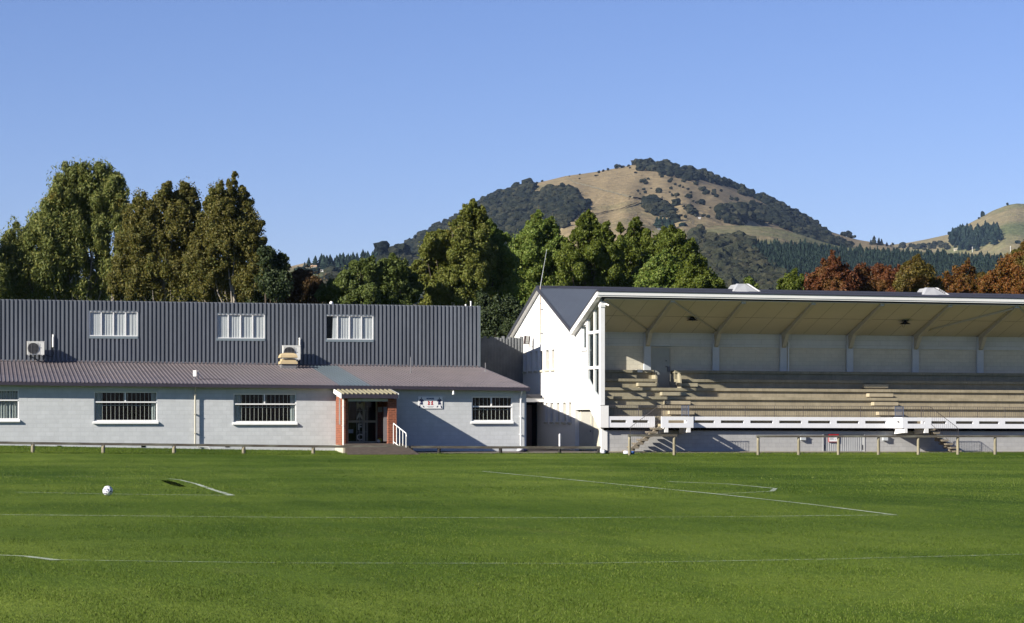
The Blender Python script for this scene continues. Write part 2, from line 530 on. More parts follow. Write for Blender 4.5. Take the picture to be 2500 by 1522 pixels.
def ribs(mb, s0, s1, A, B, pitch, top, depth, fl, th=0.0):
    """profiled sheet between line A(s)->(t,z) and B(s)->(t,z); ribs run from A to B, stand out along the sheet normal"""
    n = max(1, int(round((s1 - s0) / pitch))); p = (s1 - s0) / n
    xs = []
    for i in range(n):
        a = s0 + i * p
        xs += [(a, 0), (a + p - top - 2 * fl, 0), (a + p - top - fl, depth), (a + p - fl, depth)]
    xs.append((s1, 0))
    vs = []
    for x, h in xs:
        ta, za = A(x); tb, zb = B(x)
        dt, dz = tb - ta, zb - za; L = math.hypot(dt, dz)
        nt_, nz_ = -dz / L, dt / L
        vs += [(x, ta + nt_ * h, za + nz_ * h), (x, tb + nt_ * h, zb + nz_ * h)]
    fs = [(2 * i, 2 * i + 2, 2 * i + 3, 2 * i + 1) for i in range(len(xs) - 1)]
    mb.add(vs, fs)

def curtain_mb(mb, s0, s1, t, z0, z1, amp=0.025, wave=0.09, n=None, lean=0.0):
    n = n or max(6, int((s1 - s0) / 0.02)); vs = []
    for i in range(n + 1):
        x = lerp(s0, s1, i / n)
        ph = 2 * math.pi * (x - s0) / wave
        w = amp * (math.sin(ph) + 0.4 * math.sin(ph * 0.37 + 1.3))
        xb = x + lean * (1 - i / n)
        vs += [(xb, t + w * 1.3, z0), (x, t + w * 0.8, z1)]
    mb.add(vs, [(2 * i, 2 * i + 2, 2 * i + 3, 2 * i + 1) for i in range(n)])

# ------------------------------------------------------------------ ground
def zw(s): return np.interp(s, [-60, -26, -15.6, -8, 0, 4, 26, 60], [0.8, 0.43, 0.20, 0.08, 0.02, -0.02, -0.09, -0.12])
def zf(s): return np.interp(s, [-60, -26, -20, -12, 0, 26, 60], [0.2, 0.10, 0.05, -0.02, -0.04, -0.10, -0.12])
def gz(s, t):
    s = np.asarray(s, float); t = np.asarray(t, float)
    u = np.clip((t + 3) / 3, 0, 1); a = lerp(zf(s), zw(s), u)
    v = np.clip((t + 18) / 10, 0, 1)
    return np.where(t > -3, a, zf(s) * v)

def g1(s, t): return float(gz(s, t))

def ground():
    ts = np.concatenate([[-420, -300, -200, -150], np.arange(-120, -24, 8), np.arange(-24, -4, 1.5), np.arange(-4, 0.6, 0.3), [3, 8, 20, 40, 80, 160, 320, 700, 1500]])
    ss = np.concatenate([[-1500, -700, -300, -150, -90], np.arange(-60, 61, 2.0), [90, 150, 300, 700, 1500]])
    S, T = np.meshgrid(ss, ts)
    Z = gz(S, T)
    v = np.stack([S.ravel(), T.ravel(), Z.ravel()], 1)
    nx = len(ss); idx = np.arange(len(v)).reshape(S.shape)
    f = np.stack([idx[:-1, :-1], idx[:-1, 1:], idx[1:, 1:], idx[1:, :-1]], -1).reshape(-1, 4)
    me = raw_mesh("grass_field", v, f, MT['grass'], True)
    o = bpy.data.objects.new("grass_field", me); SC.collection.objects.link(o)
    o.location = W(0, 0, 0); o.rotation_euler = (0, 0, YAW)
    tag(o, kind='structure')
    # asphalt strip in front of the buildings
    def strip(name, rows, mat):
        vs = []; fs = []
        for s, t0, t1 in rows:
            for k in range(7):
                t = lerp(t0, t1, k / 6); vs.append((s, t, g1(s, t) + 0.014))
        for i in range(len(rows) - 1):
            for k in range(6):
                a = i * 7 + k; fs.append((a, a + 7, a + 8, a + 1))
        mb = MB(); mb.add(vs, fs)
        return single(name, mb, mat, kind='structure')
    rows = []
    for s in np.arange(-8.6, 45, 0.4):
        w = 3.2 if s < 3.7 else (3.3 if s < 5 else 3.0)
        if s < -3.5: w = 2.0 + (s + 8.6) / 5.1 * 1.2
        w += 0.22 * math.sin(s * 1.9) * math.sin(s * 0.7 + 1) + random.uniform(-0.07, 0.07)
        rows.append((s, -w, 14.0 if 0.1 < s < 3.6 else 0.0))
    rows = [(s, a, b) for s, a, b in rows]
    strip("paved_apron", rows, 'asph')
ground()

def paint_line(name, pts, width, seed=0, dens=0.5):
    """worn line of pitch paint; pts in photograph pixels on the turf"""
    m, n, b = new_mat("worn_line_paint")
    out = n.nodes["Material Output"]
    n.links.new(ramp(n, noise(n, texco(n), 9, 3), [(0.3, (0.30, 0.36, 0.27)), (0.7, (0.52, 0.56, 0.50))]), b.inputs['Base Color'])
    b.inputs['Roughness'].default_value = 0.9
    tr = N(n, "ShaderNodeBsdfTransparent")
    ms = N(n, "ShaderNodeMixShader")
    f = ramp(n, noise(n, texco(n, (1, 1, 1), (seed, 0, 0)), 11, 5, 0.8), [(0.52 - dens * 0.35, (0, 0, 0)), (0.66 - dens * 0.25, (0.68, 0.68, 0.68))])
    f2 = ramp(n, noise(n, texco(n, (1, 1, 1), (seed, 3, 0)), 0.35, 3, 0.6), [(0.3, (0.35, 0.35, 0.35)), (0.65, (1, 1, 1))])
    fm = math_n(n, 'MULTIPLY', f, f2)
    n.links.new(fm, ms.inputs[0]); n.links.new(tr.outputs[0], ms.inputs[1]); n.links.new(b.outputs[0], ms.inputs[2])
    n.links.new(ms.outputs[0], out.inputs[0])
    P = []
    for (x0, y0), (x1, y1) in zip(pts[:-1], pts[1:]):
        for k in range(12):
            P.append(px_g(lerp(x0, x1, k / 12), lerp(y0, y1, k / 12)))
    P.append(px_g(*pts[-1]))
    P = np.array(P); dd = np.gradient(P, axis=0); dd /= np.linalg.norm(dd, axis=1)[:, None]
    nn = np.stack([-dd[:, 1], dd[:, 0]], 1)
    ww = width if hasattr(width, '__len__') else [width, width]
    vs = []; k = len(P)
    for i in range(k):
        w = lerp(ww[0], ww[1], i / (k - 1)) / 2 * random.uniform(0.85, 1.15)
        a = P[i] + nn[i] * w; c = P[i] - nn[i] * w
        for q in (a, c):
            ss, tt = FS(*q); vs.append((q[0], q[1], g1(ss, tt) + 0.012))
    fs = [(2 * i, 2 * i + 1, 2 * i + 3, 2 * i + 2) for i in range(k - 1)]
    mb = MB(); mb.add(vs, fs)
    single(name, mb, m, kind='structure', frame=False)

paint_line("pitch_line", [(-60, 1258), (200, 1260), (700, 1265), (1400, 1266), (1800, 1263), (2190, 1259)], 0.10, 1, 0.40)
paint_line("pitch_line", [(1178, 1152), (1330, 1166), (1501, 1183), (1745, 1207), (1980, 1233), (2186, 1259)], 0.10, 2, 0.75)
paint_line("pitch_line", [(413, 1170), (440, 1173), (480, 1183), (520, 1197), (566, 1211)], (0.06, 0.16), 3, 0.85)
paint_line("pitch_line", [(40, 1203), (300, 1208), (560, 1211)], 0.12, 4, 0.4)
paint_line("pitch_line", [(-40, 1162), (200, 1165), (420, 1171)], 0.10, 5, 0.15)
paint_line("pitch_line", [(-60, 1355), (60, 1360), (140, 1370)], (0.07, 0.16), 6, 0.7)
paint_line("pitch_line", [(140, 1369), (400, 1373), (710, 1377), (1400, 1378), (2000, 1368), (2560, 1354)], 0.06, 7, 0.35)
paint_line("pitch_line", [(1630, 1177), (1780, 1183), (1893, 1194), (1884, 1201), (1760, 1207)], 0.12, 8, 0.55)
paint_line("pitch_line", [(100, 1136), (350, 1141), (700, 1146), (1170, 1151), (1500, 1150)], 0.10, 9, 0.15)

# ------------------------------------------------------------------ clubhouse
TU = 10.6      # depth of the tall metal-clad block behind the low roof
def clubhouse():
    th = Thing("clubhouse", "white block clubhouse with tall slate blue ribbed upper storey and brick entrance porch", "building", (0, 0, 0.02))
    sL = px_t(-90, 1000, 0)[0]
    sR = 0.06
    eL = px_t(0, 941, 0)[1]; eR = px_t(1285, 955, 0)[1]      # eave (underside of the gutter)
    s0px = px_t(0, 941, 0)[0]
    eave = lambda s: eR + (eL - eR) * (s / s0px)
    spec = [  # x0, x1, top, bottom, transom, mullion, curtain
        (-60, 46, 952, 1024, 977.5, None, 'full'),
        (229.5, 384, 956.6, 1028.3, 982, 306, 'both'),
        (570, 723.3, 961.5, 1031, 987, 646, 'both'),
        (1151.8, 1250.7, 968.8, 1028.3, 993, 1200, None)]
    holes = []; wins = []
    for x0, x1, y0, y1, yt, xm, cu in spec:
        xc, yc = (x0 + x1) / 2, (y0 + y1) / 2
        a = px_t(x0, yc, 0)[0]; b = px_t(x1, yc, 0)[0]
        z1 = px_t(xc, y0, 0)[1]; z0 = px_t(xc, y1, 0)[1]
        holes.append((a, b, z0, z1))
        wins.append((a, b, z0, z1, px_t(xc, yt, 0)[1], px_t(xm, yc, 0)[0] if xm else None, cu, eave((a + b) / 2)))
    dx0, dx1 = px_t(848, 1030, 0)[0], px_t(921, 1030, 0)[0]
    dz0, dz1 = px_t(885, 1082, 0)[1], px_t(885, 974, 0)[1]
    holes.append((dx0, dx1, dz0, dz1))
    mb = MB()
    wall(mb, 's', 0.0, 0.2, [(sL, -0.4, eave(sL) + 0.12, 0.0, -0.4, eave(0) + 0.12)], holes)
    wl = th.part("wall", mb, 'block')
    # end wall, back walls, floor inside
    mb = MB()
    slope = lambda t: eR + 0.1 + (4.32 - eR) * (t / TU)
    wall(mb, 't', -0.2, 0.198, [(0.2, -0.4, slope(0.2), TU + 8, -0.4, slope(TU) )])
    th.part("end_wall", mb, block_mat("painted_block_end", (0.60, 0.625, 0.64), axis='t', dark=0.86))
    mb = MB()
    mb.box(sL, -0.21, 3.0, 3.1, -0.2, 2.95).box(sL, -0.21, 0.21, 3.0, 2.85, 2.9).box(sL, -0.21, 0.21, 3.0, 0.3, 0.35)
    th.part("dark_room", mb, 'dark')
    # header boards above windows, plinth vents
    for a, b, z0, z1, *_r in wins:
        mb = MB(); mb.box(a - 0.005, b + 0.005, -0.012, 0.02, z1 + 0.004, eave((a + b) / 2) - 0.002)
        th.part("header_board", mb, 'trim')
    for x in (31, 145, 350, 555, 1003):
        s, z = px_t(x, 1090 if x < 900 else 1096, 0)
        mb = MB(); mb.box(s - 0.1, s + 0.1, -0.01, 0.03, z - 0.05, z + 0.035)
        for k in range(3): mb.box(s - 0.09, s + 0.09, -0.02, -0.008, z - 0.04 + k * 0.028, z - 0.03 + k * 0.028)
        th.part("plinth_vent", mb, 'dark')
    # windows
    for a, b, z0, z1, zt, sm, cu, ev in wins:
        f = 0.05
        mb = MB()
        t0, t1 = 0.05, 0.12
        mb.box(a, a + f, t0, t1, z0, z1).box(b - f, b, t0, t1, z0, z1).box(a + f, b - f, t0, t1, z1 - f, z1).box(a + f, b - f, t0, t1, z0, z0 + f)
        mb.box(a + f, b - f, t0 - 0.02, t1, zt - 0.03, zt + 0.03)
        if sm: mb.box(sm - 0.035, sm + 0.035, t0 - 0.01, t1, zt + 0.03, z1 - f)
        w = th.part("window", mb, 'white')
        mb = MB(); mb.box(a + f, b - f, 0.095, 0.101, z0 + f, zt - 0.031).box(a + f, b - f, 0.095, 0.101, zt + 0.031, z1 - f)
        th.part("pane", mb, 'glass', w)
        mb = MB(); mb.hexa([(a - 0.05, -0.10, z0 - 0.13), (b + 0.05, -0.10, z0 - 0.13), (b + 0.05, 0.0, z0 - 0.13), (a - 0.05, 0.0, z0 - 0.13),
                            (a - 0.05, -0.10, z0 - 0.06), (b + 0.05, -0.10, z0 - 0.06), (b + 0.05, 0.048, z0 + 0.012), (a - 0.05, 0.048, z0 + 0.012)])
        th.part("sill", mb, 'white', w)
        mb = MB()
        n = int((b - a) / 0.19); p = (b - a) / n
        for i in range(1, n):
            x = a + p * i
            mb.box(x - 0.009, x + 0.009, 0.14, 0.158, z0 + 0.03, z1 - 0.03)
        mb.box(a + 0.1, b - 0.1, 0.136, 0.14, zt - 0.16, zt - 0.145)
        th.part("security_grille", mb, pm("pale_grille", (0.70, 0.69, 0.62), 0.5, 0.05), w)
        if cu == 'both':
            mb = MB(); curtain_mb(mb, a + 0.03, a + 0.36, 0.17, z0 + 0.03, z1 - 0.05); th.part("curtain", mb, 'curtg', w)
            mb = MB(); curtain_mb(mb, b - 0.28, b - 0.03, 0.17, z0 + 0.03, z1 - 0.05); th.part("curtain", mb, 'curtg', w)
        if cu == 'full':
            mb = MB(); curtain_mb(mb, a + 0.03, b - 0.03, 0.2, z0 + 0.03, z1 - 0.05, 0.03, 0.13); th.part("curtain", mb, 'curtg', w)
    # low roof
    jt = lambda px, py: px_t(px, py, TU)
    jL = jt(0, 880); jR = jt(1170, 895)
    zj = lambda s: jR[1] + (jL[1] - jR[1]) * ((s - jR[0]) / (jL[0] - jR[0])) - 0.06
    EO = -0.30
    A = lambda s: (EO, eave(s) + 0.16)
    B = lambda s: (TU, zj(s))
    bl = (px_t(829, 943, EO)[0], px_t(905, 943, EO)[0])
    for nm, a, b, mt in (("roof", sL, bl[0], 'roof'), ("replacement_roof_sheet", bl[0], bl[1], 'roofb'), ("roof", bl[1], sR, 'roof')):
        mb = MB(); ribs(mb, a, b, A, B, 0.19, 0.035, 0.03, 0.012)
        mb.hexa([(a, EO, A(a)[1] - 0.03), (b, EO, A(b)[1] - 0.03), (b, TU, zj(b) - 0.03), (a, TU, zj(a) - 0.03),
                 (a, EO, A(a)[1] - 0.004), (b, EO, A(b)[1] - 0.004), (b, TU, zj(b) - 0.004), (a, TU, zj(a) - 0.004)])
        th.part(nm, mb, mt)
    mb = MB()
    mb.hexa([(sL, EO - 0.12, eave(sL) - 0.0), (sR + 0.02, EO - 0.12, eave(sR)), (sR + 0.02, EO - 0.002, eave(sR)), (sL, EO - 0.002, eave(sL)),
             (sL, EO - 0.12, eave(sL) + 0.155), (sR + 0.02, EO - 0.12, eave(sR) + 0.155), (sR + 0.02, EO - 0.002, eave(sR) + 0.155), (sL, EO - 0.002, eave(sL) + 0.155)])
    th.part("gutter", mb, 'gutter')
    mb = MB()   # verge flashing on the right edge, soffit
    mb.hexa([(sR + 0.003, EO, A(sR)[1] - 0.14), (sR + 0.05, EO, A(sR)[1] - 0.14), (sR + 0.05, TU, zj(sR) - 0.14), (sR + 0.003, TU, zj(sR) - 0.14),
             (sR + 0.003, EO, A(sR)[1] + 0.03), (sR + 0.05, EO, A(sR)[1] + 0.03), (sR + 0.05, TU, zj(sR) + 0.03), (sR + 0.003, TU, zj(sR) + 0.03)])
    th.part("verge_flashing", mb, 'gutter')
    mb = MB(); mb.hexa([(sL, EO, eave(sL) + 0.05), (sR, EO, eave(sR) + 0.05), (sR, -0.002, eave(sR) + 0.05), (sL, -0.002, eave(sL) + 0.05),
                        (sL, EO, eave(sL) + 0.08), (sR, EO, eave(sR) + 0.08), (sR, -0.002, eave(sR) + 0.08), (sL, -0.002, eave(sL) + 0.08)])
    th.part("soffit", mb, 'trim')
    # downpipes
    for x, y0, y1 in ((476.5, 947, 1086), (1271.5, 958, 1088)):
        s, z1 = px_t(x, y0, -0.12); z0 = px_t(x, y1, -0.12)[1]
        mb = MB(); mb.tube([(s, EO - 0.06, z1 + 0.05), (s, -0.2, z1 - 0.1), (s, -0.12, z1 - 0.2), (s, -0.12, z0)], 0.04, 10)
        for k in range(3):
            zz = lerp(z0, z1, (k + 0.6) / 3); mb.box(s - 0.055, s + 0.055, -0.165, -0.005, zz, zz + 0.03)
        th.part("downpipe", mb, 'cream' if x < 500 else 'white', smooth=False)
    s, z = px_t(478, 1092, -0.15)
    mb = MB(); mb.tube([(s, -0.12, z + 0.12), (s + 0.1, -0.14, z + 0.03), (s + 0.6, -0.15, z), (s + 0.66, -0.15, z - 0.12)], 0.04, 8)
    th.part("drain_outlet", mb, 'white')
    # upper storey: profiled cladding with ribs, window openings
    tL, tR = px_t(0, 731, TU), px_t(1170, 748, TU)
    ztop = lambda s: tR[1] + (tL[1] - tR[1]) * ((s - tR[0]) / (tL[0] - tR[0]))
    sU0, sU1 = sL - 1.0, tR[0]
    uw = []
    for x0, x1, y0, y1 in ((217, 336, 761.5, 826), (527, 646, 768, 831.5), (794, 911, 771, 834)):
        a = px_t(x0, 790, TU)[0]; b = px_t(x1, 790, TU)[0]
        z1 = px_t((x0 + x1) / 2, y0, TU)[1]; z0 = px_t((x0 + x1) / 2, y1, TU)[1]
        uw.append((a, b, z0, z1))
    pitch = 0.2105; n = int((sU1 - sU0) / pitch); pitch = (sU1 - sU0) / n
    mb = MB(); dep = 0.10
    rw = 0.105; fl = 0.012
    for i in range(n):
        a = sU0 + i * pitch
        prof = [(a, 0), (a + pitch - rw - 2 * fl, 0), (a + pitch - rw - fl, -dep), (a + pitch - fl, -dep), (a + pitch, 0)]
        c = a + pitch / 2
        ivs = [(lambda s: zj(s) - 0.05, ztop)]
        hit = [w for w in uw if w[0] - 0.02 < c < w[1] + 0.02]
        if hit:
            w = hit[0]; ivs = [(ivs[0][0], lambda s, q=w: q[2]), (lambda s, q=w: q[3], ztop)]
        for lo, hi in ivs:
            vs = []
            for x, d in prof:
                vs += [(x, TU - 0.02 + d, lo(x)), (x, TU - 0.02 + d, hi(x))]
            mb.add(vs, [(2 * k, 2 * k + 2, 2 * k + 3, 2 * k + 1) for k in range(4)])
    th.part("cladding", mb, 'clad')
    mb = MB()
    wall(mb, 's', TU, 0.12, [(sU0, 3.0, ztop(sU0) - 0.04, sU1, 3.0, ztop(sU1) - 0.04)], uw)
    mb.hexa([(sU1 - 0.1, TU + 0.12, 2.5), (sU1, TU + 0.12, 2.5), (sU1, TU + 12, 2.5), (sU1 - 0.1, TU + 12, 2.5),
             (sU1 - 0.1, TU + 0.12, ztop(sU1) - 0.1), (sU1, TU + 0.12, ztop(sU1) - 0.1), (sU1, TU + 12, ztop(sU1) - 0.9), (sU1 - 0.1, TU + 12, ztop(sU1) - 0.9)])
    mb.box(sU0, sU1 - 0.1, TU + 12, TU + 12.1, 2, ztop(sU1) - 0.9)
    mb.hexa([(sU0, TU + 0.13, ztop(sU0) - 0.25), (sU1 - 0.1, TU + 0.13, ztop(sU1) - 0.25), (sU1 - 0.1, TU + 12, ztop(sU1) - 1.0), (sU0, TU + 12, ztop(sU0) - 1.0),
             (sU0, TU + 0.13, ztop(sU0) - 0.2), (sU1 - 0.1, TU + 0.13, ztop(sU1) - 0.2), (sU1 - 0.1, TU + 12, ztop(sU1) - 0.95), (sU0, TU + 12, ztop(sU0) - 0.95)])
    th.part("upper_storey", mb, 'flash')
    mb = MB(); mb.box(sU1 - 0.10, sU1 + 0.035, TU - 0.115, TU + 0.06, zj(sU1) - 0.05, ztop(sU1) + 0.02)
    th.part("corner_flashing", mb, 'flash')
    mb = MB(); mb.hexa([(sU0, TU - 0.12, zj(sU0) + 0.0), (sU1, TU - 0.12, zj(sU1)), (sU1, TU - 0.03, zj(sU1) + 0.02), (sU0, TU - 0.03, zj(sU0) + 0.02),
                        (sU0, TU - 0.12, zj(sU0) + 0.05), (sU1, TU - 0.12, zj(sU1) + 0.05), (sU1, TU - 0.10, zj(sU1) + 0.10), (sU0, TU - 0.10, zj(sU0) + 0.10)])
    th.part("apron_flashing", mb, 'roof')
    for wi, (a, b, z0, z1) in enumerate(uw):
        f = 0.05; t0, t1 = TU - 0.10, TU - 0.04
        mb = MB(); mb.box(a, a + f, t0, t1, z0 + 0.10, z1).box(b - f, b, t0, t1, z0 + 0.10, z1).box(a + f, b - f, t0, t1, z1 - f * 0.7, z1).box(a + f, b - f, t0, t1, z0 + 0.10, z0 + 0.14)
        for k in (1, 2, 3):
            x = lerp(a, b, k / 4); mb.box(x - 0.028, x + 0.028, t0 + 0.008, t1, z0 + 0.14, z1 - f * 0.7)
        w = th.part("window", mb, 'white')
        mb = MB(); mb.box(a - 0.0, b + 0.0, TU - 0.13, TU - 0.02, z0 - 0.03, z0 + 0.098)
        mb.box(a - 0.05, a - 0.002, TU - 0.09, TU - 0.02, z0 - 0.0, z1 + 0.04).box(b + 0.002, b + 0.05, TU - 0.09, TU - 0.02, z0 - 0.0, z1 + 0.04).box(a - 0.05, b + 0.05, TU - 0.11, TU - 0.02, z1 + 0.003, z1 + 0.05)
        th.part("sill", mb, 'flash', w)
        mb = MB(); mb.box(a + f, b - f, TU - 0.055, TU - 0.05, z0 + 0.14, z1 - 0.035)
        th.part("pane", mb, 'glass', w)
        for k in range(4):
            x0, x1 = lerp(a, b, k / 4) + 0.015, lerp(a, b, (k + 1) / 4) - 0.015
            mb = MB()
            lean = 0.0
            if wi == 2 and k == 0: x0 = x1 - 0.22; lean = -0.05
            curtain_mb(mb, x0, x1, TU - 0.028, z0 + 0.11, z1 - 0.02, 0.003 if k == 0 else 0.006, 0.11 + 0.02 * k, lean=lean)
            th.part("curtain", mb, 'curtain', w)
        mb = MB(); mb.box(a + 0.002, b - 0.002, TU + 0.112, TU + 0.118, z0 + 0.002, z1 - 0.002)
        th.part("dark_room", mb, 'dark')
    # ---- porch
    PT = -2.3
    pl0 = px_t(817, 1000, 0)[0]
    q0 = px_t(838, 1000, PT)[0]; 
    r0, r1 = px_t(947.5, 1020, PT)[0], px_t(968.5, 1020, PT)[0]
    zt = px_t(900, 972, PT)[1] - 0.02
    zb = dz0
    mb = MB()
    mb.box(q0 - 0.0, q0 + 0.22, PT, 0.0, zb - 0.08, zt + 0.1)
    pb = th.part("porch", mb, 'brick')
    mb = MB(); mb.box(r0, r1, PT, PT + 0.42, zb - 0.02, zt - 0.02); th.part("brick_pier", mb, 'brick', pb)
    mb = MB(); mb.box(q0 - 0.02, q0 + 0.24, PT - 0.02, -0.003, -0.3, zb - 0.082); th.part("porch_plinth", mb, 'cream', pb)
    mb = MB(); mb.box(r0 + 0.1, r1 - 0.05, PT + 0.42, -0.002, -0.3, zt)
    th.part("porch_side_wall", mb, 'brick', pb)
    mb = MB(); mb.box(dx1 + 0.0, r0 + 0.1, -0.11, -0.002, zb, zt)
    th.part("back_panel", mb, 'brick', pb)
    mb = MB(); mb.box(q0 - 0.012, q0 + 0.0 - 0.002, -1.45, -1.05, px_t(825, 1037, -1.2)[1], zt)
    th.part("narrow_window", mb, pm("dusty_pane", (0.22, 0.20, 0.19), 0.3, 0.2), pb)
    mb = MB(); mb.box(r0 - 0.16, r0 + 0.02, PT + 0.30, PT + 0.36, zb + 0.1, zt - 0.4)
    th.part("downlight_panel", mb, 'grey', pb)
    # porch roof
    ra, rb_ = q0 - 0.12, px_t(971, 970, PT - 0.2)[0]
    zA = px_t(900, 963, PT - 0.22)[1]; zB = eR + 0.10 + 0.02
    zB = max(zB, zA + 0.2)
    zB = eave(-6) + 0.02
    mb = MB(); ribs(mb, ra, rb_, lambda s: (PT - 0.22, zA), lambda s: (-0.02, zB), 0.20, 0.05, 0.055, 0.02)
    mb.hexa([(ra, PT - 0.22, zA - 0.03), (rb_, PT - 0.22, zA - 0.03), (rb_, -0.02, zB - 0.03), (ra, -0.02, zB - 0.03),
             (ra, PT - 0.22, zA - 0.004), (rb_, PT - 0.22, zA - 0.004), (rb_, -0.02, zB - 0.004), (ra, -0.02, zB - 0.004)])
    th.part("porch_roof", mb, 'canopy', pb)
    mb = MB(); mb.box(ra, rb_, PT - 0.33, PT - 0.222, zA - 0.19, zA - 0.005)
    th.part("porch_gutter", mb, 'gutter', pb)
    for x in (ra - 0.04, rb_ + 0.003):
        mb = MB()
        mb.hexa([(x, PT - 0.3, zA - 0.2), (x + 0.037, PT - 0.3, zA - 0.2), (x + 0.037, -0.02, zB - 0.16), (x, -0.02, zB - 0.16),
                 (x, PT - 0.3, zA + 0.035), (x + 0.037, PT - 0.3, zA + 0.035), (x + 0.037, -0.02, zB + 0.035), (x, -0.02, zB + 0.035)])
        th.part("bargeboard", mb, 'bright', pb)
    mb = MB(); mb.box(q0 + 0.22, r0, PT + 0.05, PT + 0.12, zt - 0.14, zt - 0.02).box(q0, r1, PT, -0.01, zt + 0.101, zt + 0.12)
    th.part("porch_beam", mb, 'trim', pb)
    s, z0 = px_t(838.5, 1082, PT - 0.1)
    mb = MB(); mb.tube([(s, PT - 0.08, zA - 0.18), (s, PT - 0.08, z0 - 0.1)], 0.04, 8)
    for k in (0.35, 0.75): mb.box(s - 0.06, s + 0.02, PT - 0.12, PT - 0.002, lerp(z0, zA, k), lerp(z0, zA, k) + 0.03)
    th.part("porch_downpipe", mb, 'bright', pb)
    # floor slab of the porch and ramp to the right
    mb = MB()
    mb.box(q0 + 0.05, r1 + 0.25, PT - 0.35, -0.003, -0.3, zb)
    th.part("porch_floor", mb, 'asph', pb)
    # doors
    mid = px_t(888, 1030, 0)[0]
    mb = MB(); f = 0.06
    mb.box(dx0, dx0 + f, 0.04, 0.11, dz0, dz1).box(dx1 - f, dx1, 0.04, 0.11, dz0, dz1).box(dx0 + f, dx1 - f, 0.04, 0.11, dz1 - f, dz1)
    mb.box(mid - 0.05, mid - 0.003, 0.04, 0.11, dz0, dz1 - f).box(mid + 0.003, mid + 0.07, 0.04, 0.11, dz0, dz1 - f)
    zc = px_t(885, 1029, 0)[1]
    mb.box(dx0 + f, mid - 0.05, 0.035, 0.11, zc - 0.06, zc + 0.04).box(mid + 0.07, dx1 - f, 0.035, 0.11, zc - 0.06, zc + 0.04)
    mb.box(dx0 + f, dx1 - f, 0.04, 0.11, dz0, dz0 + 0.08)
    dr = th.part("entrance_door", mb, 'cream')
    mb = MB(); mb.box(dx0 + f, dx1 - f, 0.085, 0.09, dz0 + 0.08, dz1 - f); th.part("pane", mb, 'glass', dr)
    for ch, y in (("M", 998.7), ("A", 1023), ("F", 1050), ("C", 1075)):
        mb = MB(); s, z = px_t(878, y, 0.03); place_text(mb, ch, 0.43, s, 0.03, z, 0.012)
        th.part("door_letter", mb, 'acw', dr)
    mb = MB()
    for x in (871, 878, 885.5, 891, 895, 897.5):
        s = px_t(x, 1000, 0.0)[0]
        mb.box(s - 0.008, s + 0.008, 0.0, 0.016, dz0 + 0.05, px_t(x, 992, 0)[1])
    for y in (1002.5, 1055, 1080):
        z = px_t(885, y, 0)[1]; mb.box(px_t(870, y, 0)[0], px_t(898, y, 0)[0], 0.016, 0.03, z - 0.008, z + 0.008)
    th.part("security_gate", mb, 'trim', dr)
    mb = MB(); s, z = px_t(884, 1030, -0.01); mb.tube([(s - 0.1, 0.0, z - 0.02), (s, -0.05, z), (s + 0.1, 0.0, z - 0.02)], 0.02, 6)
    th.part("handle", mb, 'galv', dr)
    # notices
    a = px_t(850.5, 1048.5, -0.02); b = px_t(863, 1058, -0.02)
    mb = MB(); mb.box(a[0], b[0], 0.072, 0.078, b[1], a[1]); th.part("notice", mb, pm("pale_blue_notice", (0.42, 0.55, 0.66), 0.6, 0.2, 12), dr)
    a = px_t(922.7, 994, -0.12); b = px_t(937, 1006.7, -0.12)
    mb = MB(); mb.box(a[0], b[0], -0.14, -0.113, b[1], a[1]); po = th.part("poster", mb, pm("grey_poster", (0.42, 0.42, 0.43), 0.6, 0.1), pb)
    return th, eave, dict(dz0=dz0, PT=PT, r1=r1, q0=q0, zj=zj, ztop=ztop, sU1=sU1)
CH, EAVE, CI = clubhouse()

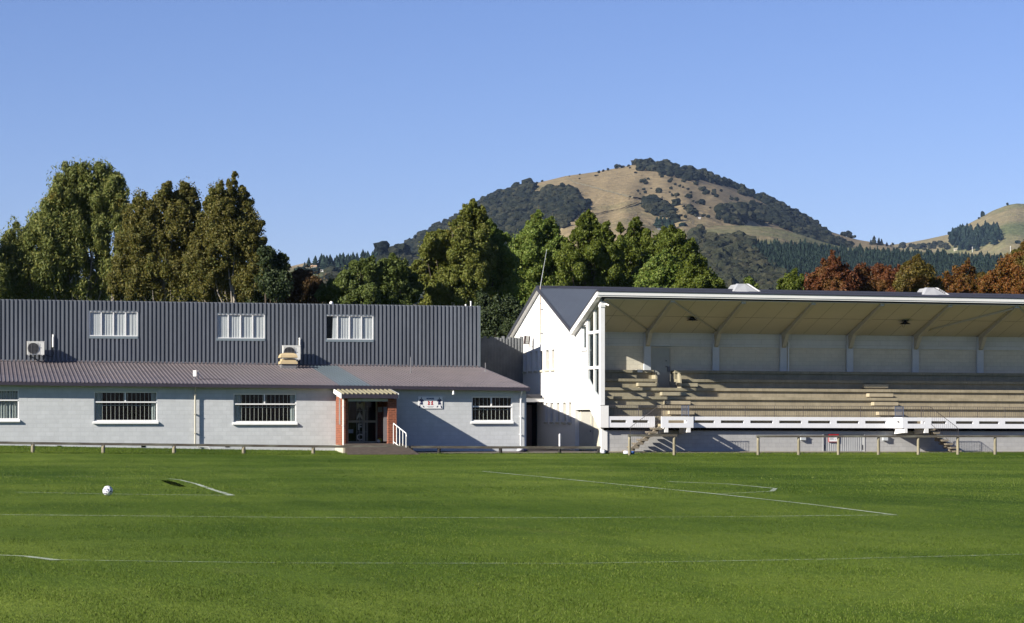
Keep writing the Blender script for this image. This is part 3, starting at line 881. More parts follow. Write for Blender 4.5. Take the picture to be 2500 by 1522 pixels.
# sign board on the clubhouse wall
def club_sign():
    a = px_t(1021, 968.5, 0); b = px_t(1080, 998, 0)
    s0, s1, z0, z1 = a[0], b[0], b[1], a[1]
    sc = (s0 + s1) / 2; w = s1 - s0; h = z1 - z0
    th = Thing("club_sign", "white club sign with red crest between two blue footballers on the clubhouse wall", "sign", (sc, 0, z0))
    mb = MB(); mb.box(s0, s1, -0.035, -0.003, z0, z1); th.part("board", mb, 'board')
    mb = MB(); place_text(mb, "MOSGIEL", 0.095, sc, -0.04, z1 - 0.13, 0.004); th.part("title", mb, pm("sign_blue_grey", (0.10, 0.13, 0.30), 0.5))
    # two footballers facing in, built as flat figures on the board
    for sg in (-1, 1):
        c = sc + sg * w * 0.37
        P = lambda x, y: (c + sg * x, -0.0365, z0 + y)
        mb = MB()
        def poly(pts):
            pts = [P(*p) for p in pts]
            mb.prism(pts, (0, -0.004, 0))
        poly([(-.035, .50), (.0, .545), (.035, .50), (.0, .47)])
        poly([(-.07, .44), (.07, .46), (.05, .30), (-.06, .29)])
        poly([(-.07, .44), (-.13, .37), (-.11, .34), (-.05, .39)])
        poly([(.07, .46), (.12, .38), (.09, .35), (.05, .41)])
        poly([(-.06, .285), (.06, .285), (.10, .20), (-.07, .19)])
        poly([(.05, .15), (.10, .15), (.14, .03), (.09, .02)])
        poly([(-.05, .14), (-.09, .14), (-.15, .07), (-.11, .05)])
        th.part("footballer", mb, 'navy')
    # the red pair of beasts of the crest
    mb = MB()
    for sg in (-1, 1):
        pts = [(.03, .30), (.06, .36), (.10, .37), (.12, .33), (.09, .29), (.10, .24), (.13, .19), (.10, .17), (.07, .20), (.05, .17), (.02, .19), (.05, .24)]
        mb.prism([(sc + sg * x * 1.1, -0.037, z0 + y) for x, y in pts], (0, -0.004, 0))
    th.part("crest", mb, 'red')
    mb = MB(); mb.box(sc - 0.17, sc + 0.17, -0.039, -0.0365, z0 + 0.09, z0 + 0.105).box(sc - 0.12, sc + 0.12, -0.039, -0.0365, z0 + 0.06, z0 + 0.07)
    th.part("scroll_line", mb, pm("sign_grey", (0.35, 0.36, 0.42), 0.5))
club_sign()

# ------------------------------------------------------------------ fittings on the clubhouse
def ac_unit(x0, x1, y0, y1, t, label, pipe):
    a = px_t(x0, y0, t); b = px_t(x1, y1, t)
    s0, s1, z0, z1 = a[0], b[0], b[1], a[1]
    th = Thing("air_conditioner", label, "air conditioner", (s0, t, z0), "outdoor air conditioning units on the clubhouse")
    h = z1 - z0; w = s1 - s0
    mb = MB(); mb.box(s0, s1, t, t + 0.32, z0 + 0.03, z1); mb.box(s0 - 0.015, s1 + 0.015, t - 0.012, t + 0.33, z1 - 0.02, z1 + 0.012)
    th.part("casing", mb, 'acw')
    c = (s0 + w * 0.36, t, z0 + h * 0.5)
    mb = MB(); mb.lathe((c[0], c[1] - 0.02, c[2]), [(h * 0.40, 0.0), (h * 0.40, 0.019), (h * 0.39, 0.019)], 28, 'y'); th.part("fan_opening", mb, 'black')
    mb = MB()
    for k in range(9):
        z = z0 + h * (0.12 + 0.76 * k / 8); mb.box(s0 + w * 0.05, s0 + w * 0.67, t - 0.03, t - 0.022, z - 0.006, z + 0.006)
    for k in range(4):
        x = s0 + w * (0.08 + 0.58 * k / 3); mb.box(x - 0.006, x + 0.006, t - 0.036, t - 0.03, z0 + h * 0.1, z0 + h * 0.9)
    th.part("fan_grille", mb, 'grey')
    mb = MB(); mb.box(s0 + w * 0.76, s0 + w * 0.86, t - 0.004, t - 0.0005, z0 + h * 0.52, z0 + h * 0.56)
    th.part("badge", mb, 'grey')
    for x in (s0 + 0.08, s1 - 0.12):
        mb = MB(); mb.box(x, x + 0.05, t - 0.02, TU - 0.08, z0 - 0.02, z0 + 0.03)
        th.part("bracket", mb, 'galv')
    x, ya, yb, kink = pipe
    sp, za = px_t(x, ya, TU - 0.15); zb = px_t(x, yb, TU - 0.15)[1]
    mb = MB(); mb.tube([(sp, TU - 0.02, za - 0.02), (sp, TU - 0.12, za), (sp, TU - 0.16, za - 0.08), (sp, TU - 0.16, zb)], 0.055, 10)
    th.part("pipe_cover", mb, 'acw', smooth=False)
    mb = MB(); mb.tube([(sp, TU - 0.16, zb), (sp + 0.02, TU - 0.16, zb - 0.3), (sp - 0.05, TU - 0.2, zb - 0.5), (sp - 0.35, TU - 0.3, zb - 0.42), (s1, TU - 0.3, z0 + 0.2)], 0.018, 6)
    th.part("hose", mb, 'black')
ac_unit(66, 108, 834, 868, TU - 0.75, "white air conditioner standing alone at the left end of the low roof", (129.8, 819, 848, 0))
ac_unit(691, 733.5, 844, 879.5, TU - 0.75, "white air conditioner behind the tan roof cowl", (731.8, 827, 845, 0))

def roof_cowl():
    t = TU - 1.6
    sc = px_t(703, 880, t)[0]
    z = lambda y: px_t(703, y, t)[1]
    zr = CI['zj'](sc) - 0.2
    w = px_t(724.4, 870, t)[0] - px_t(682, 870, t)[0]
    th = Thing("roof_cowl", "tan metal ventilation cowl on the low clubhouse roof", "roof ventilator", (sc, t, zr))
    mb = MB(); mb.box(sc - w * 0.43, sc + w * 0.43, t - w * 0.43, t + w * 0.43, zr - 0.15, z(889.5)); th.part("kerb_box", mb, 'grey')
    mb = MB(); h = w / 2
    za, zb_ = z(889.4), z(884)
    def rect(r, zz): return [(sc - r, t - r, zz), (sc + r, t - r, zz), (sc + r, t + r, zz), (sc - r, t + r, zz)]
    mb.hexa(rect(h * 1.0, za) + rect(h * 0.96, zb_ + 0.02)); mb.hexa(rect(h * 0.82, zb_ + 0.021) + rect(h * 0.76, z(876)))
    th.part("throat", mb, 'tan')
    mb = MB()
    L = [(1.0, z(874)), (1.0, z(873.3)), (0.93, z(868)), (0.80, z(864.5)), (0.55, z(862.6)), (0.25, z(862.0))]
    for (ra, zz), (rb2, z2) in zip(L[:-1], L[1:]): mb.hexa(rect(h * ra, zz) + rect(h * rb2, z2))
    th.part("hood", mb, 'tan')
roof_cowl()

def antenna():
    t = 2.0
    s, z0 = px_t(484.5, 932, t); z1 = px_t(484.5, 904, t)[1]
    zr = EAVE(s) + 0.16 + (CI['zj'](s) - EAVE(s)) * (t / TU) - 0.03
    th = Thing("wireless_antenna", "small white panel antenna on a thin mast above the clubhouse gutter", "antenna", (s, t, zr))
    mb = MB(); mb.tube([(s, t, zr - 0.02), (s, t, z1)], 0.017, 8)
    mb.tube([(s, t, zr + 0.35), (s - 0.25, t - 0.1, zr)], 0.012, 6).tube([(s, t, zr + 0.35), (s + 0.25, t + 0.1, zr + 0.02)], 0.012, 6)
    th.part("mast", mb, 'galv')
    a = px_t(471, 904.5, t - 0.1); b = px_t(479, 919.5, t - 0.1)
    mb = MB(); mb.hexa([(a[0], t - 0.12, b[1]), (b[0], t - 0.16, b[1]), (b[0] + 0.02, t - 0.04, b[1]), (a[0] + 0.02, t - 0.02, b[1]),
                        (a[0], t - 0.12, a[1]), (b[0], t - 0.16, a[1]), (b[0] + 0.02, t - 0.04, a[1]), (a[0] + 0.02, t - 0.02, a[1])])
    th.part("panel", mb, 'bright')
    mb = MB(); mb.bar((b[0], t - 0.06, (a[1] + b[1]) / 2), (s, t, (a[1] + b[1]) / 2), 0.03); th.part("clamp", mb, 'galv')
    mb = MB(); pts = [(s + 0.05, t - 0.1, zr + 0.03)]
    for k in range(12): pts.append((s + 0.15 + k * 0.11, t - 0.12 + 0.05 * math.sin(k * 1.7), zr + 0.035 + 0.012 * (k % 2)))
    mb.tube(pts, 0.012, 5); th.part("cable", mb, 'black')
antenna()

for x, y0, y1, r, lab in ((809, 744, 736, 0.10, "small white dome vent behind the clubhouse parapet"), (1137, 750, 743, 0.05, "tiny white cap vent beside the thin pipe on the clubhouse parapet")):
    s, z1 = px_t(x, y1, TU + 0.5)
    mb = MB(); mb.sphere((s, TU + 0.5, z1 - r), r, 12, 8).tube([(s, TU + 0.5, z1 - r), (s, TU + 0.5, z1 - 0.55)], r * 0.6, 8)
    single("dome_vent", mb, 'bright', lab, "roof vent", (s, TU + 0.5, z1 - 0.55), "small vents behind the clubhouse parapet", smooth=True)
s, z1 = px_t(1149.5, 737, TU + 0.4)
mb = MB(); mb.tube([(s, TU + 0.4, z1 - 0.6), (s, TU + 0.4, z1)], 0.035, 8); mb.tube([(s, TU + 0.4, z1), (s, TU + 0.4, z1 + 0.03)], 0.05, 8)
single("vent_pipe", mb, 'bright', "thin white vent pipe standing above the right end of the clubhouse parapet", "vent pipe", (s, TU + 0.4, z1 - 0.6))
for x, y0, y1, t, lab in ((1002.5, 905, 872, 7.0, "thin grey vent pipe rising from the low roof right of the blue sheet"), (1185, 905, 886, 8.3, "short grey vent pipe at the right verge of the low roof")):
    s, z1 = px_t(x, y1, t)
    zr = EAVE(s) + 0.16 + (CI['zj'](s) - EAVE(s) - 0.16) * (t / TU)
    mb = MB(); mb.tube([(s, t, zr - 0.1), (s, t, max(z1, zr + 0.3))], 0.022, 8); mb.lathe((s, t, zr), [(0.09, -0.03), (0.05, 0.04), (0.02, 0.08)], 10)
    single("vent_pipe", mb, 'grey', lab, "vent pipe", (s, t, zr))
# wall light
s, z = px_t(1107, 960, -0.45)
th = Thing("wall_light", "small white outdoor light on an arm under the clubhouse gutter", "light", (s, 0, z + 0.12))
mb = MB(); mb.tube([(s, -0.005, z + 0.14), (s, -0.25, z + 0.12), (s, -0.45, z + 0.10)], 0.015, 6).box(s - 0.05, s + 0.05, -0.012, -0.002, z + 0.08, z + 0.2); th.part("arm", mb, 'white')
mb = MB(); mb.lathe((s, -0.45, z), [(0.03, 0.10), (0.045, 0.06), (0.05, 0.0), (0.07, -0.06), (0.068, -0.07)], 12); th.part("lamp_head", mb, 'bright', smooth=True)
# handrail beside the porch
def ramp_rail():
    t = CI['PT'] - 0.35
    a = px_t(960.7, 1034, t); b = px_t(991.5, 1058.5, t - 0.5)
    a2 = px_t(960.7, 1079, t); b2 = px_t(991.5, 1103, t - 0.5)
    T0, T1 = t, t - 0.5
    th = Thing("ramp_handrail", "white tubular handrail sloping down beside the brick porch", "handrail", (b2[0], T1, b2[1]))
    mb = MB(); mb.tube([(a[0], T0, a[1]), (b[0], T1, b[1]), (b[0] + 0.02, T1 - 0.02, b[1] - 0.14)], 0.024, 8); th.part("top_rail", mb, 'bright')
    mb = MB(); mb.tube([(a2[0], T0, a2[1]), (b2[0], T1, b2[1])], 0.02, 8); th.part("bottom_rail", mb, 'bright')
    for k in range(5):
        u = k / 4
        p = (lerp(a[0], b[0], u), lerp(T0, T1, u))
        zt_, zb_ = lerp(a[1], b[1], u), lerp(a2[1], b2[1], u)
        gr = g1(*p) - 0.05
        mb = MB(); mb.tube([(p[0], p[1], zt_), (p[0], p[1], min(zb_, gr) if k in (0, 4, 2) else zb_)], 0.02, 8)
        th.part("baluster", mb, 'bright')
    return
ramp_rail()
# concrete ramp the rail stands beside
mb = MB(); s0, s1 = CI['q0'] + 0.1, CI['r1'] + 0.25; t = CI['PT'] - 0.36
mb.hexa([(s0 - 0.2, t - 1.5, -0.2), (s1 + 0.5, t - 1.5, -0.2), (s1, t, -0.2), (s0, t, -0.2), (s0 - 0.2, t - 1.5, -0.01), (s1 + 0.5, t - 1.5, -0.02), (s1, t, CI['dz0'] - 0.02), (s0, t, CI['dz0'] - 0.02)])
single("entrance_ramp", mb, pm("dark_ramp_concrete", (0.095, 0.078, 0.066), 0.95, 0.2, 4, 0.4, 40, spec=0.1), kind='structure')
# things on the porch floor
s, z = px_t(927, 1078, -0.6)
z = CI['dz0']
mb = MB(); mb.sphere((s, -0.6, z + 0.12), 0.12, 16, 10)
th = Thing("play_ball", "yellow and white ball lying in the porch beside the door", "ball", (s, -0.6, z)); th.part("ball_body", mb, 'yellow', smooth=True)
mb = MB(); mb.sphere((s - 0.035, -0.62, z + 0.105), 0.115, 16, 10, (0.95, 0.95, 0.8)); th.part("white_panel", mb, 'board', smooth=True)

def bag(name, px0, px1, ybot, t, h, label, cols, group=None):
    s0, z = px_t(px0, ybot, t); s1 = px_t(px1, ybot, t)[0]
    z = g1((s0 + s1) / 2, t) + 0.01
    th = Thing(name, label, "bag", ((s0 + s1) / 2, t, z), group)
    w = (s1 - s0)
    def lump(c, r, sc, mat, nm, seed):
        m2 = MB(); m2.sphere(c, r, 18, 12, sc, -0.75)
        rr = random.Random(seed)
        v = []
        for p in m2.v:
            k = 1 + 0.16 * math.sin(7 * p[0] / w + seed) * math.cos(9 * (p[2]) / h + seed)
            v.append((c[0] + (p[0] - c[0]) * k, c[1] + (p[1] - c[1]) * k, z + max(0, (p[2] - z) * k)))
        m2.v = v
        return th.part(nm, m2, mat, smooth=True)
    sc_ = (s0 + s1) / 2
    lump((sc_ - w * 0.18, t, z + h * 0.45), 1.0, (w * 0.34, 0.22, h * 0.55), cols[0], "bag_body", 1)
    lump((sc_ + w * 0.22, t + 0.05, z + h * 0.40), 1.0, (w * 0.30, 0.20, h * 0.5), cols[1], "side_pocket", 2.3)
    m2 = MB(); m2.tube([(sc_ - w * 0.3, t - 0.1, z + h * 0.6), (sc_ - w * 0.1, t - 0.15, z + h * 1.1), (sc_ + w * 0.15, t - 0.12, z + h * 0.65)], 0.018, 6)
    th.part("strap", m2, cols[1])
bag("sports_bag", 1262, 1288, 1102, -0.7, 0.24, "navy and white sports bag at the clubhouse corner below the downpipe", ('lilac', 'navy'), "sports bags left by the buildings")
bag("sports_bag", 1466, 1486, 1110, -3.4, 0.18, "black and white sports bag at the left corner of the grandstand", ('lilac', 'black'), "sports bags left by the buildings")
bag("sports_bag", 1522, 1550, 1114, -5.0, 0.17, "blue and white sports bag on the grass by the first tall fence post", ('lilac', 'blue'), "sports bags left by the buildings")
bag("backpack", 937, 946, 1081, -0.5, 0.30, "dark backpack on the porch floor against the right brick pier", ('black', 'black'))
SC.objects['backpack'].location.z = CI['dz0']

# ------------------------------------------------------------------ link wall and canopy between the buildings
S0 = 3.69
def link():
    a = px_t(1175, 824, 16); b = px_t(1275, 822, 16)
    mb = MB(); n = 20; s0, s1 = 0.2, S0 - 0.02; p = (s1 - s0) / n
    for i in range(n):
        x = s0 + i * p; zt = a[1] + 0.06 * math.sin(i * 2.1) * 0.6 + (0.04 if i % 2 else -0.03)
        mb.hexa([(x, 16, 0), (x + p * 0.82, 16 - 0.05, 0), (x + p * 0.82, 16.03, 0), (x, 16.05, 0), (x, 16, zt), (x + p * 0.82, 16 - 0.05, zt), (x + p * 0.82, 16.03, zt), (x, 16.05, zt)])
        mb.box(x + p * 0.82, x + p, 16.0, 16.03, 0, zt - 0.02)
    single("link_wall", mb, 'link', "tall weathered grey ribbed sheet wall closing the gap between clubhouse and grandstand", "wall", (s0, 16, 0))
    z = px_t(1300, 982, 11.2)[1]
    th = Thing("passage_canopy", "flat white canopy over the passage between clubhouse and grandstand", "canopy", (0.1, 11.2, 0))
    mb = MB(); mb.box(0.08, S0 - 0.02, 11.2, 13.2, z, z + 0.22); th.part("fascia", mb, 'bright')
    mb = MB(); mb.box(0.08, S0 - 0.02, 11.15, 13.2, z + 0.223, z + 0.25).box(1.5, S0 - 0.1, 11.5, 12.6, z + 0.25, z + 0.42); th.part("canopy_roof", mb, 'sgut')
    mb = MB(); mb.box(0.10, 2.2, 12.7, 12.75, -0.1, z).box(2.28, S0 - 0.03, 12.7, 12.76, -0.1, z); th.part("passage_wall", mb, 'dark')
    mb = MB(); mb.box(2.55, 3.35, 12.60, 12.69, 0.0, z - 0.15); th.part("passage_door", mb, 'door_brown')
link()

# ------------------------------------------------------------------ grandstand
S1 = 36.0
LANDT = -1.3
def grandstand():
    th = Thing("grandstand", "white covered grandstand with stained concrete terraces, slotted parapet and corrugated charcoal roof", "grandstand", (S0, 0, 0), shear=True)
    P = th.part
    RF, RB = 7.80, 6.14        # roof height at front edge / valley
    TV = 4.65; TR = 11.9; TE = 19.15; ZR = 8.72
    roofz = lambda t: RF + (RB - RF) * ((t + 0.3) / (TV + 0.3))
    gab = lambda t: 6.14 + (ZR - 6.14) * (t - TV) / (TR - TV) if t < TR else ZR - (ZR - 6.14) * (t - TR) / (TE - TR)
    # ---- side wall
    tg1 = 2.45      # rear edge of the end glazing
    up = []
    for x0, x1 in ((1317, 1324.5), (1331.5, 1339.5), (1346, 1353.5), (1279, 1285), (1293, 1299), (1306, 1312)):
        t1 = px_s(x0, 880, S0)[0]; t0 = px_s(x1, 880, S0)[0]
        up.append((t0, t1, px_s(1330, 903, S0)[1], px_s(1330, 856, S0)[1]))
    lo = []
    for x0, x1 in ((1331.5, 1337), (1344, 1350.5), (1358, 1365.5), (1373, 1381), (1387.5, 1395), (1291, 1296)):
        t1 = px_s(x0, 1005, S0)[0]; t0 = px_s(x1, 1005, S0)[0]
        lo.append((t0, t1, px_s(1365, 1030, S0)[1], px_s(1365, 983.5, S0)[1]))
    sw = (px_s(1431, 820, S0)[0], px_s(1419.5, 820, S0)[0], px_s(1425, 853, S0)[1], px_s(1425, 800, S0)[1] + 0.12)
    holes = up + lo + [sw]
    zs_ = lambda t: roofz(t) - 0.16
    rk = lambda t: 1.2 + (2.08 - 1.2) * (t - 0.15) / (1.75 - 0.15)
    segs = [(TR, -0.3, gab(TR) - 0.05, TE, -0.3, gab(TE) - 0.05), (TV, -0.3, gab(TV) - 0.05, TR, -0.3, gab(TR) - 0.05),
            (tg1, 2.08, zs_(tg1), TV, 2.08, zs_(TV)),
            (1.75, 2.08, 3.20, tg1, 2.08, 3.62), (0.15, 1.2, 2.48, 1.75, 2.08, 3.20)]
    mb = MB(); wall(mb, 't', S0, 0.22, segs, holes)
    P("side_wall", mb, 'bright')
    # recessed lower part with the door
    mb = MB(); rt = 4.6
    wall(mb, 't', S0 + 0.28, 0.1, [(1.75, -0.3, 2.3, rt + 0.1, -0.3, 2.3), (0.3, -0.3, 1.35, 1.75, -0.3, 2.2)])
    P("recess_wall", mb, 'cream')
    t0, t1 = px_s(1449, 1050, S0 + 0.28)[0], px_s(1413, 1050, S0 + 0.28)[0]
    mb = MB(); mb.box(S0 + 0.22, S0 + 0.278, t0, t1, 0.02, 2.02); dd = P("side_door", mb, 'pale_door')
    mb = MB(); mb.box(S0 + 0.2, S0 + 0.219, t0 + 0.15, t0 + 0.35, 1.35, 1.75); P("door_plate", mb, 'cream', dd)
    mb = MB(); mb.tube([(S0 + 0.2, t0 + 0.2, 1.0), (S0 + 0.15, t0 + 0.2, 1.0)], 0.03, 8); P("handle", mb, 'black', dd)
    # windows in side wall
    for a, b, z0, z1 in up + lo:
        mb = MB(); x = S0 + 0.12; f = 0.04; zm = (z0 + z1) / 2
        mb.box(x, x + 0.05, a, a + f, z0, z1).box(x, x + 0.05, b - f, b, z0, z1).box(x, x + 0.05, a + f, b - f, z0, z0 + f).box(x, x + 0.05, a + f, b - f, z1 - f, z1).box(x, x + 0.05, a + f, b - f, zm - 0.02, zm + 0.02)
        w = P("window", mb, 'cream')
        mb = MB(); mb.box(x + 0.03, x + 0.036, a + f, b - f, z0 + f, z1 - f); P("pane", mb, 'glass', w)
        mb = MB(); mb.box(S0 - 0.07, S0 + 0.02, a - 0.08, b + 0.08, z0 - 0.12, z0 - 0.02); P("sill", mb, 'cream', w)
    mb = MB(); x = S0 + 0.08; a, b, z0, z1 = sw; f = 0.07
    mb.box(x, x + 0.06, a, a + f, z0, z1).box(x, x + 0.06, b - f, b, z0, z1).box(x, x + 0.06, a + f, b - f, z0, z0 + f).box(x, x + 0.06, a + f, b - f, z1 - f, z1)
    w = P("window", mb, 'white')
    mb = MB(); mb.box(x + 0.02, x + 0.026, a + f, b - f, z0 + f, z1 - f); P("pane", mb, 'glass', w)
    mb = MB(); mb.box(S0 - 0.06, S0 - 0.002, a - 0.05, b + 0.05, z0 - 0.10, z0 - 0.02); P("sill", mb, 'white', w)
    # interior blocker behind side windows
    mb = MB(); mb.box(S0 + 0.6, S0 + 0.66, 4.7, TE - 0.1, 0, 6.0); P("dark_room", mb, 'dark')
    # end glazing
    mb = MB(); fw = 0.13; x0, x1 = S0 + 0.04, S0 + 0.16
    tp = px_s(1463, 850, S0)[0] + 0.02
    tm = 1.15
    sillz = lambda t: np.interp(t, [0.15, 1.75, tg1], [2.48, 3.20, 3.62])
    for c in (tg1 - fw, tm - fw / 2):
        mb.hexa([(x0, c, sillz(c) - 0.02), (x1, c, sillz(c) - 0.02), (x1, c + fw, sillz(c + fw) - 0.02), (x0, c + fw, sillz(c + fw) - 0.02),
                 (x0, c, zs_(c)), (x1, c, zs_(c)), (x1, c + fw, zs_(c + fw)), (x0, c + fw, zs_(c + fw))])
    for y in (811.5, 898):
        z = px_s(1448, y, S0)[1]; mb.box(x0 - 0.01, x1 + 0.01, 0.02, tm - fw / 2 - 0.002, z - 0.07, z + 0.07).box(x0 - 0.01, x1 + 0.01, tm + fw / 2 + 0.002, tg1 - fw - 0.002, z - 0.07, z + 0.07)
    for (c0, c1) in ((0.02, tm - fw / 2), (tm + fw / 2, tg1 - fw)):
        mb.hexa([(x0, c0, zs_(c0) - 0.12), (x1, c0, zs_(c0) - 0.12), (x1, c1, zs_(c1) - 0.12), (x0, c1, zs_(c1) - 0.12), (x0, c0, zs_(c0)), (x1, c0, zs_(c0)), (x1, c1, zs_(c1)), (x0, c1, zs_(c1))])
        mb.hexa([(x0, c0, sillz(c0) + 0.0), (x1, c0, sillz(c0)), (x1, c1, sillz(c1)), (x0, c1, sillz(c1)), (x0, c0, sillz(c0) + 0.06), (x1, c0, sillz(c0) + 0.06), (x1, c1, sillz(c1) + 0.06), (x0, c1, sillz(c1) + 0.06)])
    gl = P("end_glazing", mb, 'bright')
    mb = MB()
    mb.hexa([(x0 + 0.05, 0.1, 2.46), (x0 + 0.056, 0.1, 2.46), (x0 + 0.056, tg1 - 0.05, sillz(tg1)), (x0 + 0.05, tg1 - 0.05, sillz(tg1)),
             (x0 + 0.05, 0.1, zs_(0.1)), (x0 + 0.056, 0.1, zs_(0.1)), (x0 + 0.056, tg1 - 0.05, zs_(tg1)), (x0 + 0.05, tg1 - 0.05, zs_(tg1))])
    P("pane", mb, 'glass', gl)
    mb = MB(); mb.box(S0 + 0.02, S0 + 0.24, -0.16, 0.14, 2.3, roofz(-0.1) - 0.35).box(S0 - 0.0, S0 + 0.26, -0.19, 0.16, roofz(-0.1) - 0.62, roofz(-0.1) - 0.5)
    P("corner_post", mb, 'white')
    # ---- roof over terraces
    e0 = S0 - 0.22
    mb = MB()
    ribs(mb, e0, S1, lambda s: (-0.45, roofz(-0.45) + 0.03), lambda s: (TV, RB + 0.03), 0.12, 0.03, 0.02, 0.02)
    mb.hexa([(e0, -0.45, roofz(-0.45) - 0.02), (S1, -0.45, roofz(-0.45) - 0.02), (S1, TV, RB - 0.02), (e0, TV, RB - 0.02),
             (e0, -0.45, roofz(-0.45) + 0.026), (S1, -0.45, roofz(-0.45) + 0.026), (S1, TV, RB + 0.026), (e0, TV, RB + 0.026)])
    P("front_roof", mb, 'sroof')
    mb = MB()   # gable roof, ribs
    ribs(mb, e0, S1, lambda s: (TV, RB + 0.04), lambda s: (TR, ZR + 0.04), 0.10, 0.03, 0.022, 0.02)
    mb.hexa([(e0, TV, RB - 0.02), (S1, TV, RB - 0.02), (S1, TR, ZR - 0.02), (e0, TR, ZR - 0.02), (e0, TV, RB + 0.035), (S1, TV, RB + 0.035), (S1, TR, ZR + 0.035), (e0, TR, ZR + 0.035)])
    mb.hexa([(e0, TR, ZR - 0.02), (S1, TR, ZR - 0.02), (S1, TE + 0.3, gab(TE) - 0.12), (e0, TE + 0.3, gab(TE) - 0.12), (e0, TR, ZR + 0.035), (S1, TR, ZR + 0.035), (S1, TE + 0.3, gab(TE) - 0.06), (e0, TE + 0.3, gab(TE) - 0.06)])
    P("gable_roof", mb, 'sroof')
    mb = MB(); mb.hexa([(e0 - 0.03, TR - 0.25, ZR - 0.02), (S1, TR - 0.25, ZR - 0.02), (S1, TR + 0.25, ZR - 0.02), (e0 - 0.03, TR + 0.25, ZR - 0.02),
                        (e0 - 0.03, TR - 0.22, ZR + 0.0), (S1, TR - 0.22, ZR + 0.0), (S1, TR + 0.0, ZR + 0.12), (e0 - 0.03, TR + 0.0, ZR + 0.12)])
    P("ridge_capping", mb, 'sgut')
    def bargev(x, w, pts, hgt, top, mat, nm):
        mb = MB()
        for (ta, za), (tb, zb) in zip(pts[:-1], pts[1:]):
            mb.hexa([(x, ta, za + top - hgt), (x + w, ta, za + top - hgt), (x + w, tb, zb + top - hgt), (x, tb, zb + top - hgt),
                     (x, ta, za + top), (x + w, ta, za + top), (x + w, tb, zb + top), (x, tb, zb + top)])
        return P(nm, mb, mat)
    bargev(e0 - 0.05, 0.048, [(TV, RB), (TR, ZR), (TE + 0.3, gab(TE) - 0.1)], 0.20, 0.08, 'sgut', "gable_bargeboard")
    bargev(e0 + 0.0, 0.215, [(TV + 0.1, RB), (TR, ZR), (TE + 0.3, gab(TE) - 0.1)], 0.12, -0.03, 'bright', "gable_eave_lining")
    bargev(e0 - 0.05, 0.048, [(-0.45, roofz(-0.45)), (TV, RB)], 0.10, 0.09, 'sgut', "verge_capping")
    bargev(e0 - 0.04, 0.255, [(-0.45, roofz(-0.45)), (TV, RB)], 0.26, -0.012, 'bright', "verge_board")
    # front fascia and gutter
    mb = MB(); zf0 = roofz(-0.45)
    mb.box(e0, S1, -0.50, -0.452, zf0 - 0.17, zf0 + 0.0).box(e0 + 0.1, S1, -0.47, -0.36, zf0 - 0.24, zf0 - 0.185)
    P("fascia", mb, 'bright')
    mb = MB(); mb.hexa([(e0, -0.53, zf0 + 0.003), (S1, -0.53, zf0 + 0.003), (S1, -0.36, zf0 + 0.03), (e0, -0.36, zf0 + 0.03),
                        (e0, -0.53, zf0 + 0.05), (S1, -0.53, zf0 + 0.05), (S1, -0.34, zf0 + 0.13), (e0, -0.34, zf0 + 0.13)])
    P("front_flashing", mb, 'sgut')
    # soffit
    sof = lambda t: 7.50 + (6.06 - 7.50) * (t + 0.36) / (4.2 + 0.36)
    mb = MB(); s_a = S0 + 0.2
    mb.hexa([(s_a, -0.36, sof(-0.36)), (S1, -0.36, sof(-0.36)), (S1, 4.2, sof(4.2)), (s_a, 4.2, sof(4.2)),
             (s_a, -0.36, sof(-0.36) + 0.03), (S1, -0.36, sof(-0.36) + 0.03), (S1, 4.2, sof(4.2) + 0.03), (s_a, 4.2, sof(4.2) + 0.03)])
    sf = P("soffit", mb, 'soffit')
    mb = MB()
    for tt in (1.85,):
        mb.hexa([(s_a, tt, sof(tt) - 0.008), (S1, tt, sof(tt) - 0.008), (S1, tt + 0.03, sof(tt + 0.03) - 0.008), (s_a, tt + 0.03, sof(tt + 0.03) - 0.008),
                 (s_a, tt, sof(tt) - 0.001), (S1, tt, sof(tt) - 0.001), (S1, tt + 0.03, sof(tt + 0.03) - 0.001), (s_a, tt + 0.03, sof(tt + 0.03) - 0.001)])
    s = s_a + 1.0
    while s < S1:
        for ta, tb in ((-0.34, 4.18),):
            mb.hexa([(s, ta, sof(ta) - 0.006), (s + 0.02, ta, sof(ta) - 0.006), (s + 0.02, tb, sof(tb) - 0.006), (s, tb, sof(tb) - 0.006),
                     (s, ta, sof(ta) - 0.001), (s + 0.02, ta, sof(ta) - 0.001), (s + 0.02, tb, sof(tb) - 0.001), (s, tb, sof(tb) - 0.001)])
        s += 1.22
    P("soffit_joint", mb, pm("soffit_joint_strip", (0.33, 0.30, 0.24), 0.8, 0.05), sf)
    # columns / beams
    TB = 4.2
    cs = [px_t(x, 870, TB - 0.15)[0] for x in (1581, 1752, 1918, 2080, 2237.5, 2394)]
    bay = (cs[-1] - cs[0]) / 5
    cols = [cs[0] + bay * k for k in range(0, 9) if cs[0] + bay * k < S1]
    for c in cols:
        mb = MB(); mb.box(c - 0.18, c + 0.18, TB - 0.14, TB + 0.02, 3.5, 6.02); P("column", mb, 'col')
        mb = MB(); w = 0.11
        tA, tB_ = -0.3, TB - 0.05
        mb.hexa([(c - w, tA, sof(tA) - 0.10), (c + w, tA, sof(tA) - 0.10), (c + w, tB_, sof(tB_) - 0.30), (c - w, tB_, sof(tB_) - 0.30),
                 (c - w, tA, sof(tA) - 0.002), (c + w, tA, sof(tA) - 0.002), (c + w, tB_, sof(tB_) - 0.002), (c - w, tB_, sof(tB_) - 0.002)])
